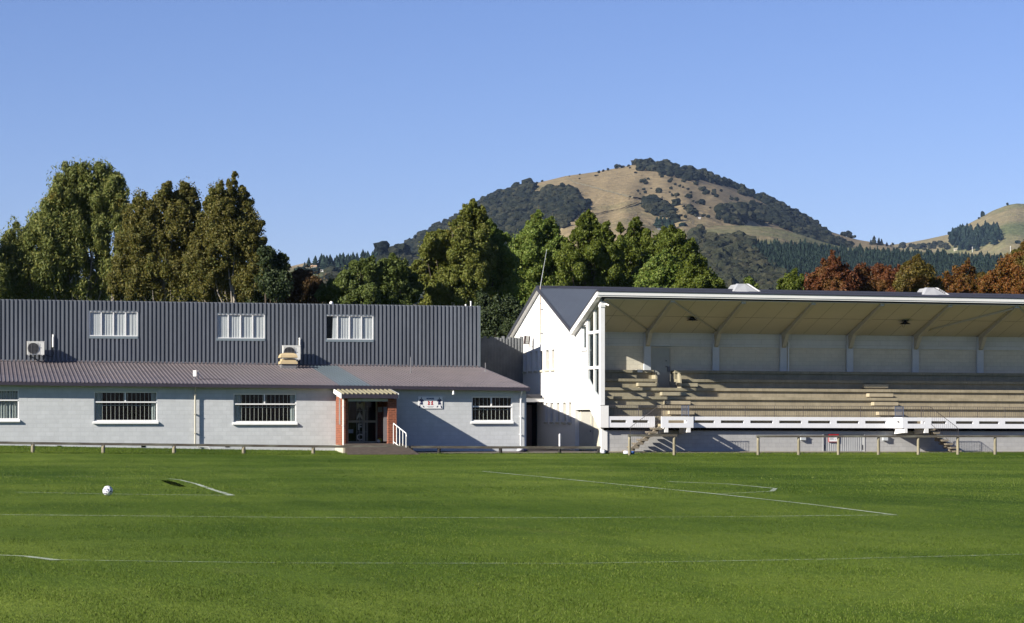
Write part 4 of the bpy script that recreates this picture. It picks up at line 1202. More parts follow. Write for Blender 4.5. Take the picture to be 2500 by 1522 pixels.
        mb.hexa([(c - w * 0.9, TB - 0.3, 5.42), (c + w * 0.9, TB - 0.3, 5.42), (c + w * 0.9, TB - 0.145, 5.34), (c - w * 0.9, TB - 0.145, 5.34),
                 (c - w * 0.9, TB - 0.75, sof(TB - 0.75) - 0.26), (c + w * 0.9, TB - 0.75, sof(TB - 0.75) - 0.26), (c + w * 0.9, TB - 0.145, sof(TB) - 0.28), (c - w * 0.9, TB - 0.145, sof(TB) - 0.28)])
        P("roof_beam", mb, 'beam')
    def brace(s0, t0, s1, t1):
        mb = MB(); mb.bar((s0, t0, sof(t0) - 0.05), (s1, t1, sof(t1) - 0.05), 0.07, 0.09); P("roof_brace", mb, 'beam')
    brace(S0 + 0.35, -0.2, cols[0] - 0.12, 3.7)
    brace(cols[0] + 0.12, -0.2, cols[1] - 0.12, 3.7)
    brace(cols[4] + 0.12, 3.4, cols[5] - 0.12, -0.1)
    brace(cols[5] + 0.15, -0.2, cols[6] - 0.12, 3.5)
    # back wall: band, panels
    mb = MB(); mb.box(S0 + 0.2, S1, TB, TB + 0.15, 5.36, 6.10); P("back_wall_band", mb, 'bwall')
    mb = MB(); mb.box(S0 + 0.2, S1, TB + 0.06, TB + 0.2, 1.5, 5.358); P("back_wall", mb, 'bpanel')
    s = cols[2] + 0.28
    mb = MB(); mb.tube([(s, TB - 0.1, 3.9), (s, TB - 0.1, 5.6), (s - 0.15, TB - 0.12, 5.85)], 0.045, 8); P("drain_pipe", mb, 'white')
    # door at the top of the terraces
    sd0, sd1 = px_t(1590, 900, TB)[0], px_t(1634, 900, TB)[0]
    zd = px_t(1612, 849.5, TB)[1]; ZF = 3.20
    mb = MB(); mb.box(sd0, sd1, TB - 0.04, TB + 0.055, ZF, zd)
    dd = P("terrace_door", mb, 'pale_door')
    mb = MB(); mb.box(sd0 - 0.06, sd0 - 0.002, TB - 0.06, TB + 0.055, ZF, zd + 0.06).box(sd1 + 0.002, sd1 + 0.06, TB - 0.06, TB + 0.055, ZF, zd + 0.06).box(sd0 - 0.002, sd1 + 0.002, TB - 0.06, TB + 0.055, zd + 0.003, zd + 0.06)
    P("door_frame", mb, 'beam', dd)
    mb = MB(); mb.sphere((sd1 - 0.18, TB - 0.05, 4.62), 0.035, 8, 6).sphere((sd1 - 0.18, TB - 0.05, 4.32), 0.035, 8, 6).box(sd1 - 0.13, sd1 + 0.02, TB - 0.10, TB - 0.062, 4.05, 4.32)
    P("lock", mb, 'grey', dd)
    # ---- terraces
    rows = [(4.12, 3.55, TB), (3.66, 2.95, 3.65), (3.20, 2.30, 3.05), (2.75, 1.65, 2.40), (2.31, 1.0, 1.75)]
    floor = 1.77
    L = S0 + 0.23
    mb = MB(); mb.box(L, S1, 0.0, 1.12, floor - 0.25, floor); P("terrace_floor", mb, 'conc')
    for i, (z, tf, tb) in enumerate(rows):
        zn = rows[i + 1][0] if i < 4 else floor
        spans = [(L, sd0 - 0.05), (sd1 + 0.1, S1)] if i < 2 else [(L, S1)]
        mb = MB()
        for a, b in spans:
            mb.box(a, b, tf, tb + (0.04 if i else 0.0), z - 0.14, z)
            mb.box(a, b, tf + 0.09, tf + 0.19, zn, z - 0.142)
            # casting joints
            x = a + 2.9
            while x < b - 0.5:
                mb.box(x, x + 0.012, tf - 0.003, tf + 0.1, z - 0.14, z + 0.002); x += 2.9
        P("seating_tier", mb, 'conc')
    mb = MB(); mb.box(sd0 - 0.15, sd1 + 0.15, 3.05, TB - 0.06, ZF - 0.14, ZF); P("door_landing", mb, 'conc')
    mb = MB(); mb.box(sd0 - 0.05 - 0.1, sd0 - 0.052, 2.96, TB - 0.1, ZF, 4.0); P("cheek_wall", mb, 'conc2')
    mb = MB(); mb.prism([(sd1 + 0.02, 2.34, ZF), (sd1 + 0.02, 2.94, ZF), (sd1 + 0.02, 2.94, 3.80), (sd1 + 0.02, 2.80, 3.98), (sd1 + 0.02, 2.55, 3.88), (sd1 + 0.02, 2.42, 3.6)], (0.075, 0, 0))
    P("cheek_wall", mb, 'conc2')
    # intermediate steps in the aisles
    def steps(sA, wdt, levels, mat='conc2'):
        for z, tf in levels:
            mb = MB(); mb.box(sA, sA + wdt, tf, tf + 0.45, z - 0.17, z).box(sA + 0.1, sA + wdt - 0.1, tf + 0.12, tf + 0.44, z - 0.24, z - 0.172)
            P("aisle_step", mb, mat)
    a1 = px_t(1636, 1007, 0.62)[0]; w1 = px_t(1696, 1007, 0.62)[0] - a1
    steps(a1, w1, [(2.03, 0.68), (2.53, 1.30), (2.98, 1.95)])
    steps(px_t(1559, 938, 2.6)[0], px_t(1609, 938, 2.6)[0] - px_t(1559, 938, 2.6)[0], [(3.45, 2.62)])
    steps(px_t(1658, 938, 2.6)[0], 1.0, [(3.45, 2.62)])
    a2 = px_t(2147, 1007, 0.62)[0]; w2 = px_t(2206, 1007, 0.62)[0] - a2
    steps(a2, w2, [(2.03, 0.68), (2.53, 1.30), (2.98, 1.95), (3.45, 2.62)])
    s = px_t(1557, 905, 3.5)[0]
    mb = MB(); mb.box(s, s + 0.27, 3.545, 3.9, 4.0, 4.135); P("painted_patch", mb, 'bright')
    # ---- parapet
    PF = -0.2
    zt, zb = 1.745, 1.20
    pc = lambda x, y=1033, t=PF: px_t(x, y, t)[0]
    gap1 = (pc(1599), pc(1616))
    slots = []
    for x0, x1 in ((1491.7, 1529), (1545, 1582.6), (1694.6, 1744), (1760, 1816), (1832, 1887), (1902.5, 1957), (1973, 2027.5), (2043, 2097), (2112.5, 2163), (2274, 2310), (2334, 2375.5), (2390.5, 2439), (2454, 2503)):
        slots.append((pc(x0), pc(x1), 1.43, 1.565))
    l1 = (px_t(1615.5, 1033, LANDT)[0], px_t(1693, 1033, LANDT)[0])
    l2 = (px_t(2203, 1033, LANDT)[0], px_t(2272.5, 1033, LANDT)[0])
    for sa, sb in ((S0 + 0.42, min(gap1[0], l1[0])), (l1[1], l2[0]), (l2[1], S1)):
        mb = MB(); wall(mb, 's', PF, 0.16, [(sa, zb, zt, sb, zb, zt)], [h for h in slots if h[0] > sa and h[1] < sb + 0.3])
        P("parapet", mb, 'para')
    mb = MB(); mb.box(S0, S0 + 0.418, PF - 0.02, 0.14, 1.19, 2.27); P("parapet_end_block", mb, 'bright')
    mb = MB(); mb.box(S0 + 0.43, S1, 0.0, 0.2, 1.2, 1.515); P("edge_beam", mb, pm("brown_stained_concrete", (0.30, 0.245, 0.17), 0.85, 0.15, 3, grime=0.3))
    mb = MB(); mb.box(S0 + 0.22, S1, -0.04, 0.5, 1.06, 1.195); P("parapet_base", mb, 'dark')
    # base wall
    mb = MB(); g0, g1_ = px_t(2008.5, 1080, 0.05)[0], px_t(2111.5, 1080, 0.05)[0]
    zg = px_t(2060, 1056, 0.05)[1] + 0.02
    wall(mb, 's', 0.05, 0.15, [(S0 + 0.42, -0.35, 1.055, S1, -0.35, 1.055)], [(g0, g1_, 0.0, zg)])
    P("base_wall", mb, 'base')
    mb = MB(); mb.box(S0 + 0.12, S0 + 0.415, 0.0, 0.3, -0.35, 1.19); P("base_pillar", mb, 'bright')
    mb = MB(); 
    mb.box(g0 + 0.03, g1_ - 0.03, 0.10, 0.13, 0.03, zg - 0.03)
    x = g0 + 0.09
    while x < g1_ - 0.1:
        mb.box(x, x + 0.05, 0.088, 0.102, 0.05, zg - 0.05); x += 0.115
    gd = P("garage_door", mb, 'garage')
    mb = MB(); mb.box(g0, g0 + 0.05, 0.03, 0.12, 0.0, zg).box(g1_ - 0.05, g1_, 0.03, 0.12, 0.0, zg).box(g0 + 0.05, g1_ - 0.05, 0.03, 0.12, zg - 0.04, zg).box(g0, g1_, 0.02, 0.12, -0.02, 0.025)
    P("door_frame", mb, 'garage', gd)
    mb = MB(); mb.box(g0 + 0.1, g0 + 0.13, 0.07, 0.09, 0.1, 0.35).box(g1_ - 0.13, g1_ - 0.10, 0.07, 0.09, 0.1, 0.35); P("bolt", mb, 'black', gd)
    for x0, x1 in ((1955, 1967), (2156, 2167.5)):
        a = px_t(x0, 1061, -0.05); b = px_t(x1, 1073, -0.05)
        mb = MB(); mb.box(a[0], b[0], -0.09, 0.048, b[1], a[1] - 0.02); bx = P("meter_box", mb, 'trim')
        mb = MB(); mb.box(a[0] - 0.01, b[0] + 0.01, -0.105, 0.0, a[1] - 0.018, a[1] + 0.005); P("box_lid", mb, 'trim', bx)
    mb = MB(); mb.box(S0 + 0.42, S1, -0.25, 0.049, -0.35, 0.02); P("footing", mb, 'conc')
    # ---- landings
    for k, (a, b) in enumerate((l1, l2)):
        mb = MB()
        sl = (px_t(1632, 1033, LANDT)[0], px_t(1677, 1033, LANDT)[0]) if k == 0 else (px_t(2216, 1033, LANDT)[0], px_t(2257.5, 1033, LANDT)[0])
        wall(mb, 's', LANDT, 0.14, [(a, zb, zt, b, zb, zt)], [(sl[0], sl[1], 1.43, 1.565)])
        if k == 0:
            wall(mb, 't', b - 0.14, 0.139, [(LANDT + 0.14, zb, zt, PF, zb, zt)], [(-0.95, -0.5, 1.43, 1.565)])
        else:
            wall(mb, 't', a + 0.001, 0.139, [(LANDT + 0.14, zb, zt, PF, zb, zt)], [(-0.95, -0.5, 1.43, 1.565)])
        lp = P("stair_landing", mb, 'para')
        mb = MB(); mb.box(a + 0.14, b - 0.14, LANDT + 0.14, PF - 0.002, 1.25, 1.38); P("landing_floor", mb, 'conc', lp)
        mb = MB()
        for x in ((1623.5, 1631.5), (1677, 1686)) if k == 0 else ((2208, 2215.5), (2257.5, 2267)):
            c0, c1 = px_t(x[0], 1050, LANDT)[0], px_t(x[1], 1050, LANDT)[0]
            mb.prism([(c0, LANDT + 0.002, 1.198), (c0, 0.04, 1.198), (c0, 0.04, 0.9), (c0, LANDT + 0.25, 0.97), (c0, LANDT + 0.002, 0.97)], (c1 - c0, 0, 0))
        P("landing_bracket", mb, 'bright', lp)
    # ---- stairs
    def stair(s_top, direc, n, run, rise, sb, nm):
        zt0 = 1.36
        st = MB()
        for i in range(1, 2):
            pass
        mb = MB(); 
        zl = zt0 - n * rise
        mb.hexa([(s_top - 0.0, -0.85, zt0 - 0.32), (s_top, -0.65, zt0 - 0.32), (s_top + direc * n * run, -0.65, zl - 0.22), (s_top + direc * n * run, -0.85, zl - 0.22),
                 (s_top - 0.0, -0.85, zt0 - 0.12), (s_top, -0.65, zt0 - 0.12), (s_top + direc * n * run, -0.65, zl - 0.02), (s_top + direc * n * run, -0.85, zl - 0.02)] if direc > 0 else
                [(s_top + direc * n * run, -0.85, zl - 0.22), (s_top + direc * n * run, -0.65, zl - 0.22), (s_top, -0.65, zt0 - 0.32), (s_top - 0.0, -0.85, zt0 - 0.32),
                 (s_top + direc * n * run, -0.85, zl - 0.02), (s_top + direc * n * run, -0.65, zl - 0.02), (s_top, -0.65, zt0 - 0.12), (s_top - 0.0, -0.85, zt0 - 0.12)])
        root = P("staircase", mb, 'tread')
        for i in range(n):
            c = s_top + direc * (run * (i + 0.5)); z = zt0 - (i + 1) * rise + 0.02
            mb = MB(); w = run * 0.62 + 0.03
            mb.hexa([(c - w * 0.75, -1.25, z - 0.10), (c + w * 0.75, -1.25, z - 0.10), (c + w * 0.75, -0.22, z - 0.10), (c - w * 0.75, -0.22, z - 0.10),
                     (c - w, -1.25, z - 0.03), (c + w, -1.25, z - 0.03), (c + w, -0.22, z - 0.03), (c - w, -0.22, z - 0.03)])
            mb.box(c - w, c + w, -1.25, -0.22, z - 0.03, z)
            mb.box(c - w * 0.4, c + w * 0.4, -0.83, -0.67, z - 0.2, z - 0.10)
            P("tread", mb, 'tread', root)
        return root
    r1 = stair(l1[0], -1, 7, 0.235, 0.185, 0, "a")
    r2 = stair(l2[1], 1, 7, 0.235, 0.185, 0, "b")
    # ---- balustrade and handrails (thin steel)
    r = 0.011
    zr0, zr1 = 1.80, 2.31
    def balus(s0, s1, t, nm="balustrade", step=0.118):
        mb = MB(); mb.box(s0, s1, t - r, t + r, zr1 - 0.02, zr1).box(s0, s1, t - r, t + r, zr0, zr0 + 0.018)
        x = s0 + 0.02; k = 0
        while x < s1 - 0.01:
            big = (k % 13 == 0)
            q = 0.013 if big else 0.005
            mb.box(x - q, x + q, t - q, t + q, 1.73 if big else zr0, zr1 - 0.01); x += step; k += 1
        return P(nm, mb, 'steel')
    balus(S0 + 0.43, gap1[0], -0.10)
    balus(l1[1], l2[0], -0.10); balus(l2[1], S1, -0.10)
    balus(l1[0] + 0.02, l1[1] - 0.02, LANDT + 0.07, step=0.14); balus(l2[0] + 0.02, l2[1] - 0.02, LANDT + 0.07, step=0.14)
    def handrail(px_a, px_b, px_c, t, foot_y, dirn, root):
        (sa, za), (sb, zb_) = px_t(*px_a, t), px_t(*px_b, t)
        mb = MB(); mb.tube([(sa, t, za), (sb, t, zb_)], 0.014, 6)
        sc_, zc = px_t(*px_c, t); mb.tube([(sb, t, zb_), (sc_, t, zc)], 0.014, 6)
        n = 14
        for i in range(n + 1):
            u = i / n; x = lerp(sa, sc_, u)
            zt_ = np.interp(u, [0, (sb - sa) / (sc_ - sa), 1], [za, zb_, zc])
            zlow = 1.36 + 0.05 - 1.30 * u + 0.0
            q = 0.010 if i in (0, n) else 0.0038
            mb.box(x - q, x + q, t - q, t + q, max(zlow - 0.02, 0.08), zt_)
        mb.tube([(sa, t, 1.46), (sc_, t, 0.16)], 0.010, 6)
        P("handrail", mb, 'steel', root)
    handrail((1609, 990), (1546, 1038), (1539.5, 1043), LANDT + 0.06, 1090, -1, r1)
    handrail((2271, 990.5), (2334, 1038), (2339.5, 1044), LANDT + 0.06, 1090, 1, r2)
    # gates at the heads of the stairs
    for x0, x1 in ((1664, 1682), (2184.5, 2206)):
        a, b = px_t(x0, 1000, -0.3)[0], px_t(x1, 1000, -0.3)[0]
        mb = MB(); mb.box(a, a + 0.03, -0.32, -0.29, 1.70, 2.30).box(b - 0.04, b, -0.33, -0.28, 1.60, 2.32).box(a, b, -0.32, -0.29, 2.28, 2.31).box(a, b, -0.32, -0.29, 1.80, 1.83)
        x = a + 0.05
        while x < b - 0.05: mb.box(x, x + 0.02, -0.315, -0.295, 1.83, 2.28); x += 0.05
        P("stair_gate", mb, 'gate')
    # back body of the gabled block
    mb = MB(); mb.box(S0 + 0.23, S1, TE - 0.1, TE, -0.3, 6.05); P("rear_wall", mb, 'cream')
    mb = MB(); mb.box(S0 + 0.4, S1, 4.5, 4.6, 2.0, 6.05); P("inner_wall", mb, 'dark')
    return th, cols, sof, (g0, g1_, zg)
GS, COLS, SOF, GAR = grandstand()
def shz(s, z): return z - SHK * (s - 3.7)

# hazard notice on the garage door
a = px_t(2023.7, 1060, 0.0); b = px_t(2048.3, 1079.7, 0.0)
th = Thing("warning_sign", "white notice with red border on the grey store door under the grandstand", "sign", (a[0], 0, b[1]))
mb = MB(); mb.box(a[0], b[0], 0.03, 0.075, b[1], a[1]); th.part("red_board", mb, 'red')
mb = MB(); w = b[0] - a[0]; h = a[1] - b[1]
mb.box(a[0] + 0.03, b[0] - 0.03, 0.022, 0.029, b[1] + 0.03, b[1] + h * 0.62).box(a[0] + 0.03, b[0] - 0.03, 0.022, 0.029, b[1] + h * 0.66, b[1] + h * 0.80); th.part("white_panel", mb, 'board')
mb = MB()
for k, (x0, x1, y) in enumerate(((.1, .55, .5), (.1, .45, .4), (.1, .5, .3), (.62, .68, .25), (.62, .68, .35))):
    mb.box(a[0] + w * x0, a[0] + w * x1, 0.018, 0.021, b[1] + h * y, b[1] + h * (y + 0.04))
th.part("printed_lines", mb, 'grey')

# pendant lamps under the stand roof
def pendant(px, py, label, cage):
    t = 1.9
    s, z = px_t(px, py, t)
    zc = shz(s, SOF(t))
    th = Thing("pendant_lamp", label, "lamp", (s, t, zc), "pendant lamps under the grandstand roof")
    mb = MB(); mb.lathe((s, t, z), [(0.30, -0.04), (0.29, -0.03), (0.12, 0.06), (0.06, 0.10), (0.05, 0.14)], 20); th.part("lamp_shade", mb, 'black', smooth=True)
    mb = MB(); mb.tube([(s, t, z + 0.13), (s, t, zc)], 0.02, 6)
    if cage: mb.tube([(s - 0.12, t, z + 0.1), (s - 0.12, t, zc)], 0.012, 6).tube([(s + 0.12, t, z + 0.1), (s + 0.12, t, zc)], 0.012, 6).box(s - 0.16, s + 0.16, t - 0.08, t + 0.08, zc - 0.03, zc - 0.001)
    else: mb.lathe((s, t, zc - 0.04), [(0.10, 0.0), (0.14, 0.035)], 12)
    th.part("stem", mb, 'black')
    if cage:
        mb = MB(); pts = [(s - 0.1 + 0.06 * math.cos(a), t, z - 0.12 + 0.08 * math.sin(a)) for a in np.linspace(1.6, 7.4, 14)]
        mb.tube(pts, 0.008, 5); th.part("loose_wire", mb, 'black')
    mb = MB(); mb.sphere((s, t, z - 0.03), 0.05, 10, 8); th.part("bulb", mb, 'grey', smooth=True)
pendant(1690.5, 781, "black dish lamp hanging under the stand roof near the door", False)
pendant(2210, 790, "black lamp on a double bracket with a loose wire under the stand roof", True)
s, z = px_t(1479, 743, -0.2)
th = Thing("security_camera", "small white security camera on the corner post of the grandstand", "camera", (s, -0.2, z))
mb = MB(); mb.tube([(S0 + 0.24, -0.1, z + 0.05), (s - 0.04, -0.2, z + 0.05), (s, -0.2, z + 0.02)], 0.018, 6); th.part("bracket", mb, 'bright')
mb = MB(); mb.bar((s - 0.05, -0.18, z + 0.04), (s + 0.14, -0.26, z - 0.06), 0.09, 0.08); th.part("camera_body", mb, 'bright')

# pole antenna at the gable
(tp, zp) = px_s(1320.5, 838, S0 - 0.12)
base = (S0 - 0.12, tp, zp)
z1 = px_t(1319.5, 742, tp)[1]
th = Thing("aerial_pole", "tall thin leaning aerial pole fixed to the white gable wall", "pole", base)
(sT, zT) = px_t(1335, 609, tp)
(sM, zM) = px_t(1320, 742, tp)
(sN, zN) = px_t(1319.3, 700, tp)
mb = MB(); mb.tube([base, (sM, tp, zM), (sN, tp, zN)], 0.032, 8); th.part("lower_pole", mb, 'rust')
mb = MB(); mb.tube([(sN, tp, zN), (sT, tp, zT)], 0.016, 8, 0.009); th.part("upper_pole", mb, 'trim')
mb = MB(); mb.box(S0 - 0.15, S0 - 0.002, tp - 0.06, tp + 0.06, zp + 0.5, zp + 0.55).box(S0 - 0.15, S0 - 0.002, tp - 0.06, tp + 0.06, zp + 1.8, zp + 1.85).tube([(sM - 0.0, tp, zM), (sM, tp, zM + 0.04)], 0.05, 8); th.part("clamp", mb, 'grey')
# floodlight
t_, z_ = px_s(1290, 833, S0 - 0.35)
sF = S0 - 0.4
th = Thing("floodlight", "square floodlight with barred lens on the white side wall above the link wall", "floodlight", (S0, t_, z_ - 0.3))
a = px_t(1280, 820, t_); b = px_t(1294, 841, t_)
mb = MB(); mb.hexa([(a[0] + 0.03, t_, b[1] + 0.02), (b[0], t_ + 0.1, b[1]), (b[0] + 0.03, t_ + 0.3, b[1]), (a[0] + 0.03, t_ + 0.3, b[1] + 0.02),
                    (a[0] + 0.07, t_, a[1]), (b[0] + 0.05, t_ + 0.1, a[1] - 0.02), (b[0] + 0.07, t_ + 0.3, a[1] - 0.02), (a[0] + 0.07, t_ + 0.3, a[1])]); th.part("housing", mb, 'door_brown')
mb = MB()
for k in range(4):
    z0 = lerp(b[1], a[1], 0.08 + 0.225 * k); z1 = z0 + (a[1] - b[1]) * 0.18
    x0 = a[0] + 0.07 + 0.01 * k
    mb.hexa([(x0, t_ - 0.012, z0), (b[0] - 0.05 + 0.012 * k, t_ + 0.085, z0), (b[0] - 0.05 + 0.012 * k, t_ + 0.095, z0), (x0, t_ + 0.0, z0),
             (x0 + 0.01, t_ - 0.012, z1), (b[0] - 0.04 + 0.012 * k, t_ + 0.085, z1), (b[0] - 0.04 + 0.012 * k, t_ + 0.095, z1), (x0 + 0.01, t_, z1)])
th.part("lens", mb, 'acw')
mb = MB(); mb.tube([(b[0], t_ + 0.2, b[1] + 0.1), (b[0] + 0.02, t_ + 0.2, b[1] - 0.12), (S0 - 0.002, t_ + 0.2, b[1] - 0.14)], 0.02, 6); th.part("bracket", mb, 'grey')

# ridge ventilators on the stand
def ridge_vent(px, label, holes):
    t = 11.9
    s = px_t(px, 705, t)[0]; zr = shz(s, 8.80)
    th = Thing("ridge_ventilator", label, "roof ventilator", (s, t, zr), "white sheet metal ventilators on the stand ridge")
    z1 = px_t(px, 693.5 if px < 2000 else 703, t)[1]
    h = z1 - zr
    mb = MB()
    # two opposed sloped hoods leaning on a throat
    mb.prism([(s - 0.55, t - 0.55, zr - 0.12), (s + 0.15, t - 0.75, zr - 0.18), (s + 0.85, t - 0.75, zr - 0.18), (s + 0.25, t - 0.1, zr + h), (s - 0.15, t - 0.1, zr + h)], (0.0, 0.35, 0.02))
    th.part("front_hood", mb, 'galv')
    mb = MB(); mb.prism([(s - 0.8, t + 0.1, zr - 0.1), (s + 0.0, t - 0.1, zr - 0.1), (s - 0.15, t + 0.2, zr + h * 0.95), (s - 0.45, t + 0.3, zr + h * 0.8)], (0.2, 0.35, 0))
    th.part("rear_hood", mb, 'galv')
    mb = MB(); mb.prism([(s + 0.3, t - 0.15, zr + h * 1.02), (s + 0.45, t - 0.15, zr + h * 1.0), (s + 1.0, t - 0.55, zr - 0.1), (s + 0.85, t - 0.6, zr - 0.12)], (0.02, 0.3, 0.02)); th.part("side_flap", mb, 'bright')
    mb = MB(); mb.box(s + 0.2, s + 1.25, t - 0.95, t - 0.5, zr - 0.35, zr - 0.14); th.part("base_flashing", mb, 'sgut')
    if holes:
        mb = MB()
        for k in range(4):
            u = 0.25 + 0.15 * k; x = lerp(s + 0.38, s + 0.9, u); mb.box(x - 0.04, x + 0.03, t - 0.22 - 0.4 * u, t - 0.17 - 0.4 * u, lerp(zr + h, zr - 0.1, u) - 0.04, lerp(zr + h, zr - 0.1, u) + 0.0)
        th.part("louvre_slot", mb, 'black')
ridge_vent(1807, "white sheet metal ventilator on the stand ridge in front of the dark hill bush", False)
ridge_vent(2268, "slotted white sheet metal ventilator on the stand ridge before the red trees", True)

# ------------------------------------------------------------------ fences
def post_mb(s, t, z0, z1, r, lean=(0, 0)):
    mb = MB(); k = 6; pts = [(s + lean[0] * i / k, t + lean[1] * i / k, lerp(z0, z1, i / k)) for i in range(k + 1)]
    mb.tube(pts, [r * (1.08 - 0.1 * i / k + 0.03 * math.sin(i * 2.3 + s)) for i in range(k + 1)], 12)
    return mb

def low_fence():
    t = -3.0
    th = Thing("low_rail_fence", "long low timber rail fence on stub posts in front of the clubhouse", "fence", (-5, t, 0))
    xs = [80, 252, 425, 595, 765, 924, 1072, 1222, 1366, 1461]
    ybase = [1107, 1107, 1109, 1109.5, 1111.5, 1110, 1109, 1109.5, 1108, 1108]
    rail = [(-90, 1076.5), (0, 1078.4), (250, 1081.5), (650, 1086), (765, 1087.2), (924, 1088.5), (1250, 1090), (1466, 1090)]
    R = [px_t(x, y, t - 0.02) for x, y in rail]
    zr = lambda s: float(np.interp(s, [r[0] for r in R], [r[1] for r in R]))
    mb = MB()
    nodes = [R[0][0]] + [px_t(x, 1100, t)[0] for x in xs[:-1]] + [px_t(1466, 1100, t)[0]]
    for k, (a, b) in enumerate(zip(nodes[:-1], nodes[1:])):
        mb.hexa([(a + 0.004, t - 0.08, zr(a) - 0.115), (b - 0.004, t - 0.08, zr(b) - 0.115), (b - 0.004, t + 0.03, zr(b) - 0.115), (a + 0.004, t + 0.03, zr(a) - 0.115),
                 (a + 0.004, t - 0.08, zr(a)), (b - 0.004, t - 0.08, zr(b)), (b - 0.004, t + 0.03, zr(b)), (a + 0.004, t + 0.03, zr(a))])
    th.part("rail", mb, 'rail')
    for x, yb in zip(xs, ybase):
        s = px_t(x, yb, t)[0]
        z0 = g1(s, t)
        dark = x > 1000  # posts towards the right end get a darker timber
        th.part("post", post_mb(s, t + 0.0, z0 - 0.1, zr(s) - 0.117, 0.082), 'dtimber' if dark else 'timber', smooth=True)
    return
low_fence()

def tall_fence(x_posts, x_rail, label, t=-7.0):
    s_ = [px_t(x, 1090, t)[0] for x in x_posts]
    th = Thing("post_and_rail_fence", label, "fence", (s_[0], t, g1(s_[0], t)))
    zt = lambda x: px_t(x, 1063.2 if x > 1700 else 1061, t)[1]
    ra, rb = px_t(x_rail[0], 1065, t)[0], px_t(x_rail[1], 1065, t)[0]
    za, zb = zt(x_rail[0]), zt(x_rail[1])
    mb = MB(); n = max(1, int((rb - ra) / 3.6)); 
    for k in range(n):
        u0, u1 = k / n, (k + 1) / n; a, b = lerp(ra, rb, u0) + 0.003, lerp(ra, rb, u1) - 0.003; z0, z1 = lerp(za, zb, u0), lerp(za, zb, u1)
        mb.hexa([(a, t - 0.09, z0 - 0.10), (b, t - 0.09, z1 - 0.10), (b, t + 0.04, z1 - 0.10), (a, t + 0.04, z0 - 0.10), (a, t - 0.09, z0), (b, t - 0.09, z1), (b, t + 0.04, z1), (a, t + 0.04, z0)])
    th.part("rail", mb, 'rail')
    for x, s in zip(x_posts, s_):
        th.part("post", post_mb(s, t, g1(s, t) - 0.1, lerp(za, zb, (s - ra) / (rb - ra)) - 0.103, 0.068, (0.02 if x == 1648 else 0, 0)), 'timber', smooth=True)
tall_fence([1537, 1646], [1533, 1652], "short two post timber fence section in front of the left grandstand stairs")
tall_fence([1851, 1950, 2047, 2145, 2242, 2338.5, 2429.5, 2523], [1846, 2560], "long round post timber rail fence in front of the grandstand's right side")
s, z1 = px_t(1366.5, 1061, -2.6)
mb = MB(); mb.tube([(s, -2.6, g1(s, -2.6) - 0.05), (s, -2.6, z1)], 0.045, 10); mb.lathe((s, -2.6, z1), [(0.05, 0.0), (0.045, 0.02), (0.01, 0.03)], 10)
single("marker_post", mb, 'white', "slim white plastic marker post at the low fence before the passage", "post", (s, -2.6, g1(s, -2.6)), smooth=False)

# ------------------------------------------------------------------ football and dark patch
def football():
    X, Y = px_g(263, 1211.5)
    r = 0.113
    m, n, b = new_mat("football_skin")
    v = texco(n)
    wv = N(n, "ShaderNodeTexVoronoi"); wv.inputs['Scale'].default_value = 7.5; n.links.new(v, wv.inputs['Vector'])
    b.inputs['Roughness'].default_value = 0.35
    c = ramp(n, wv.outputs['Distance'], [(0.0, (0.78, 0.78, 0.80)), (0.7, (0.74, 0.74, 0.77))])
    n.links.new(c, b.inputs['Base Color'])
    th = Thing("football", "white football with dark swirl panels lying on the grass", "ball", (X, Y, 0), frame=False)
    mb = MB(); mb.sphere((X, Y, r + 0.004), r, 40, 28); bd = th.part("ball_body", mb, m, smooth=True)
    # dark crescent panels wrapped on the surface
    c = np.array([X, Y, r + 0.004])
    def crescent(axis, rad0, rad1, a0, a1, wmax, mat):
        ax = np.array(axis, float); ax /= np.linalg.norm(ax)
        u = np.cross(ax, (0, 0, 1.0)); u /= np.linalg.norm(u); w = np.cross(ax, u)
        vs = []; k = 18
        for i in range(k + 1):
            q = i / k; a = lerp(a0, a1, q); hw = wmax * math.sin(math.pi * q) + 0.004
            rad = lerp(rad0, rad1, q)
            for th_ in (rad - hw, rad + hw):
                d = math.cos(th_) * ax + math.sin(th_) * (math.cos(a) * u + math.sin(a) * w)
                vs.append(tuple(c + d * (r + 0.0012)))
        m2 = MB(); m2.add(vs, [(2 * i, 2 * i + 2, 2 * i + 3, 2 * i + 1) for i in range(k)])
        th.part("swirl_panel", m2, mat, bd, smooth=True)
    for ax in ((-0.05, -1, 0.05), (0.85, -0.35, 0.45), (0.75, -0.55, -0.45), (-0.75, -0.6, 0.15), (-0.35, -0.6, -0.75), (0.1, -0.3, 0.95)):
        crescent(ax, 0.36, 0.36, 2.9, 6.2, 0.17, 'navy')
        crescent(ax, 0.17, 0.2, 0.2, 2.6, 0.09, 'navy')
football()
pts = [(392, 1174), (410, 1174.5), (428, 1179), (444, 1185), (455, 1190), (440, 1189.5), (420, 1186), (404, 1180)]  # cast shadow on the turf, painted as a flat near-black sheet
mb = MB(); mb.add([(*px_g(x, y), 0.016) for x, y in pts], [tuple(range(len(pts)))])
single("shadow_patch", mb, pm("painted_shadow", (0.006, 0.010, 0.003), 1.0, 0.3, 8, spec=0.0), kind='structure', frame=False)

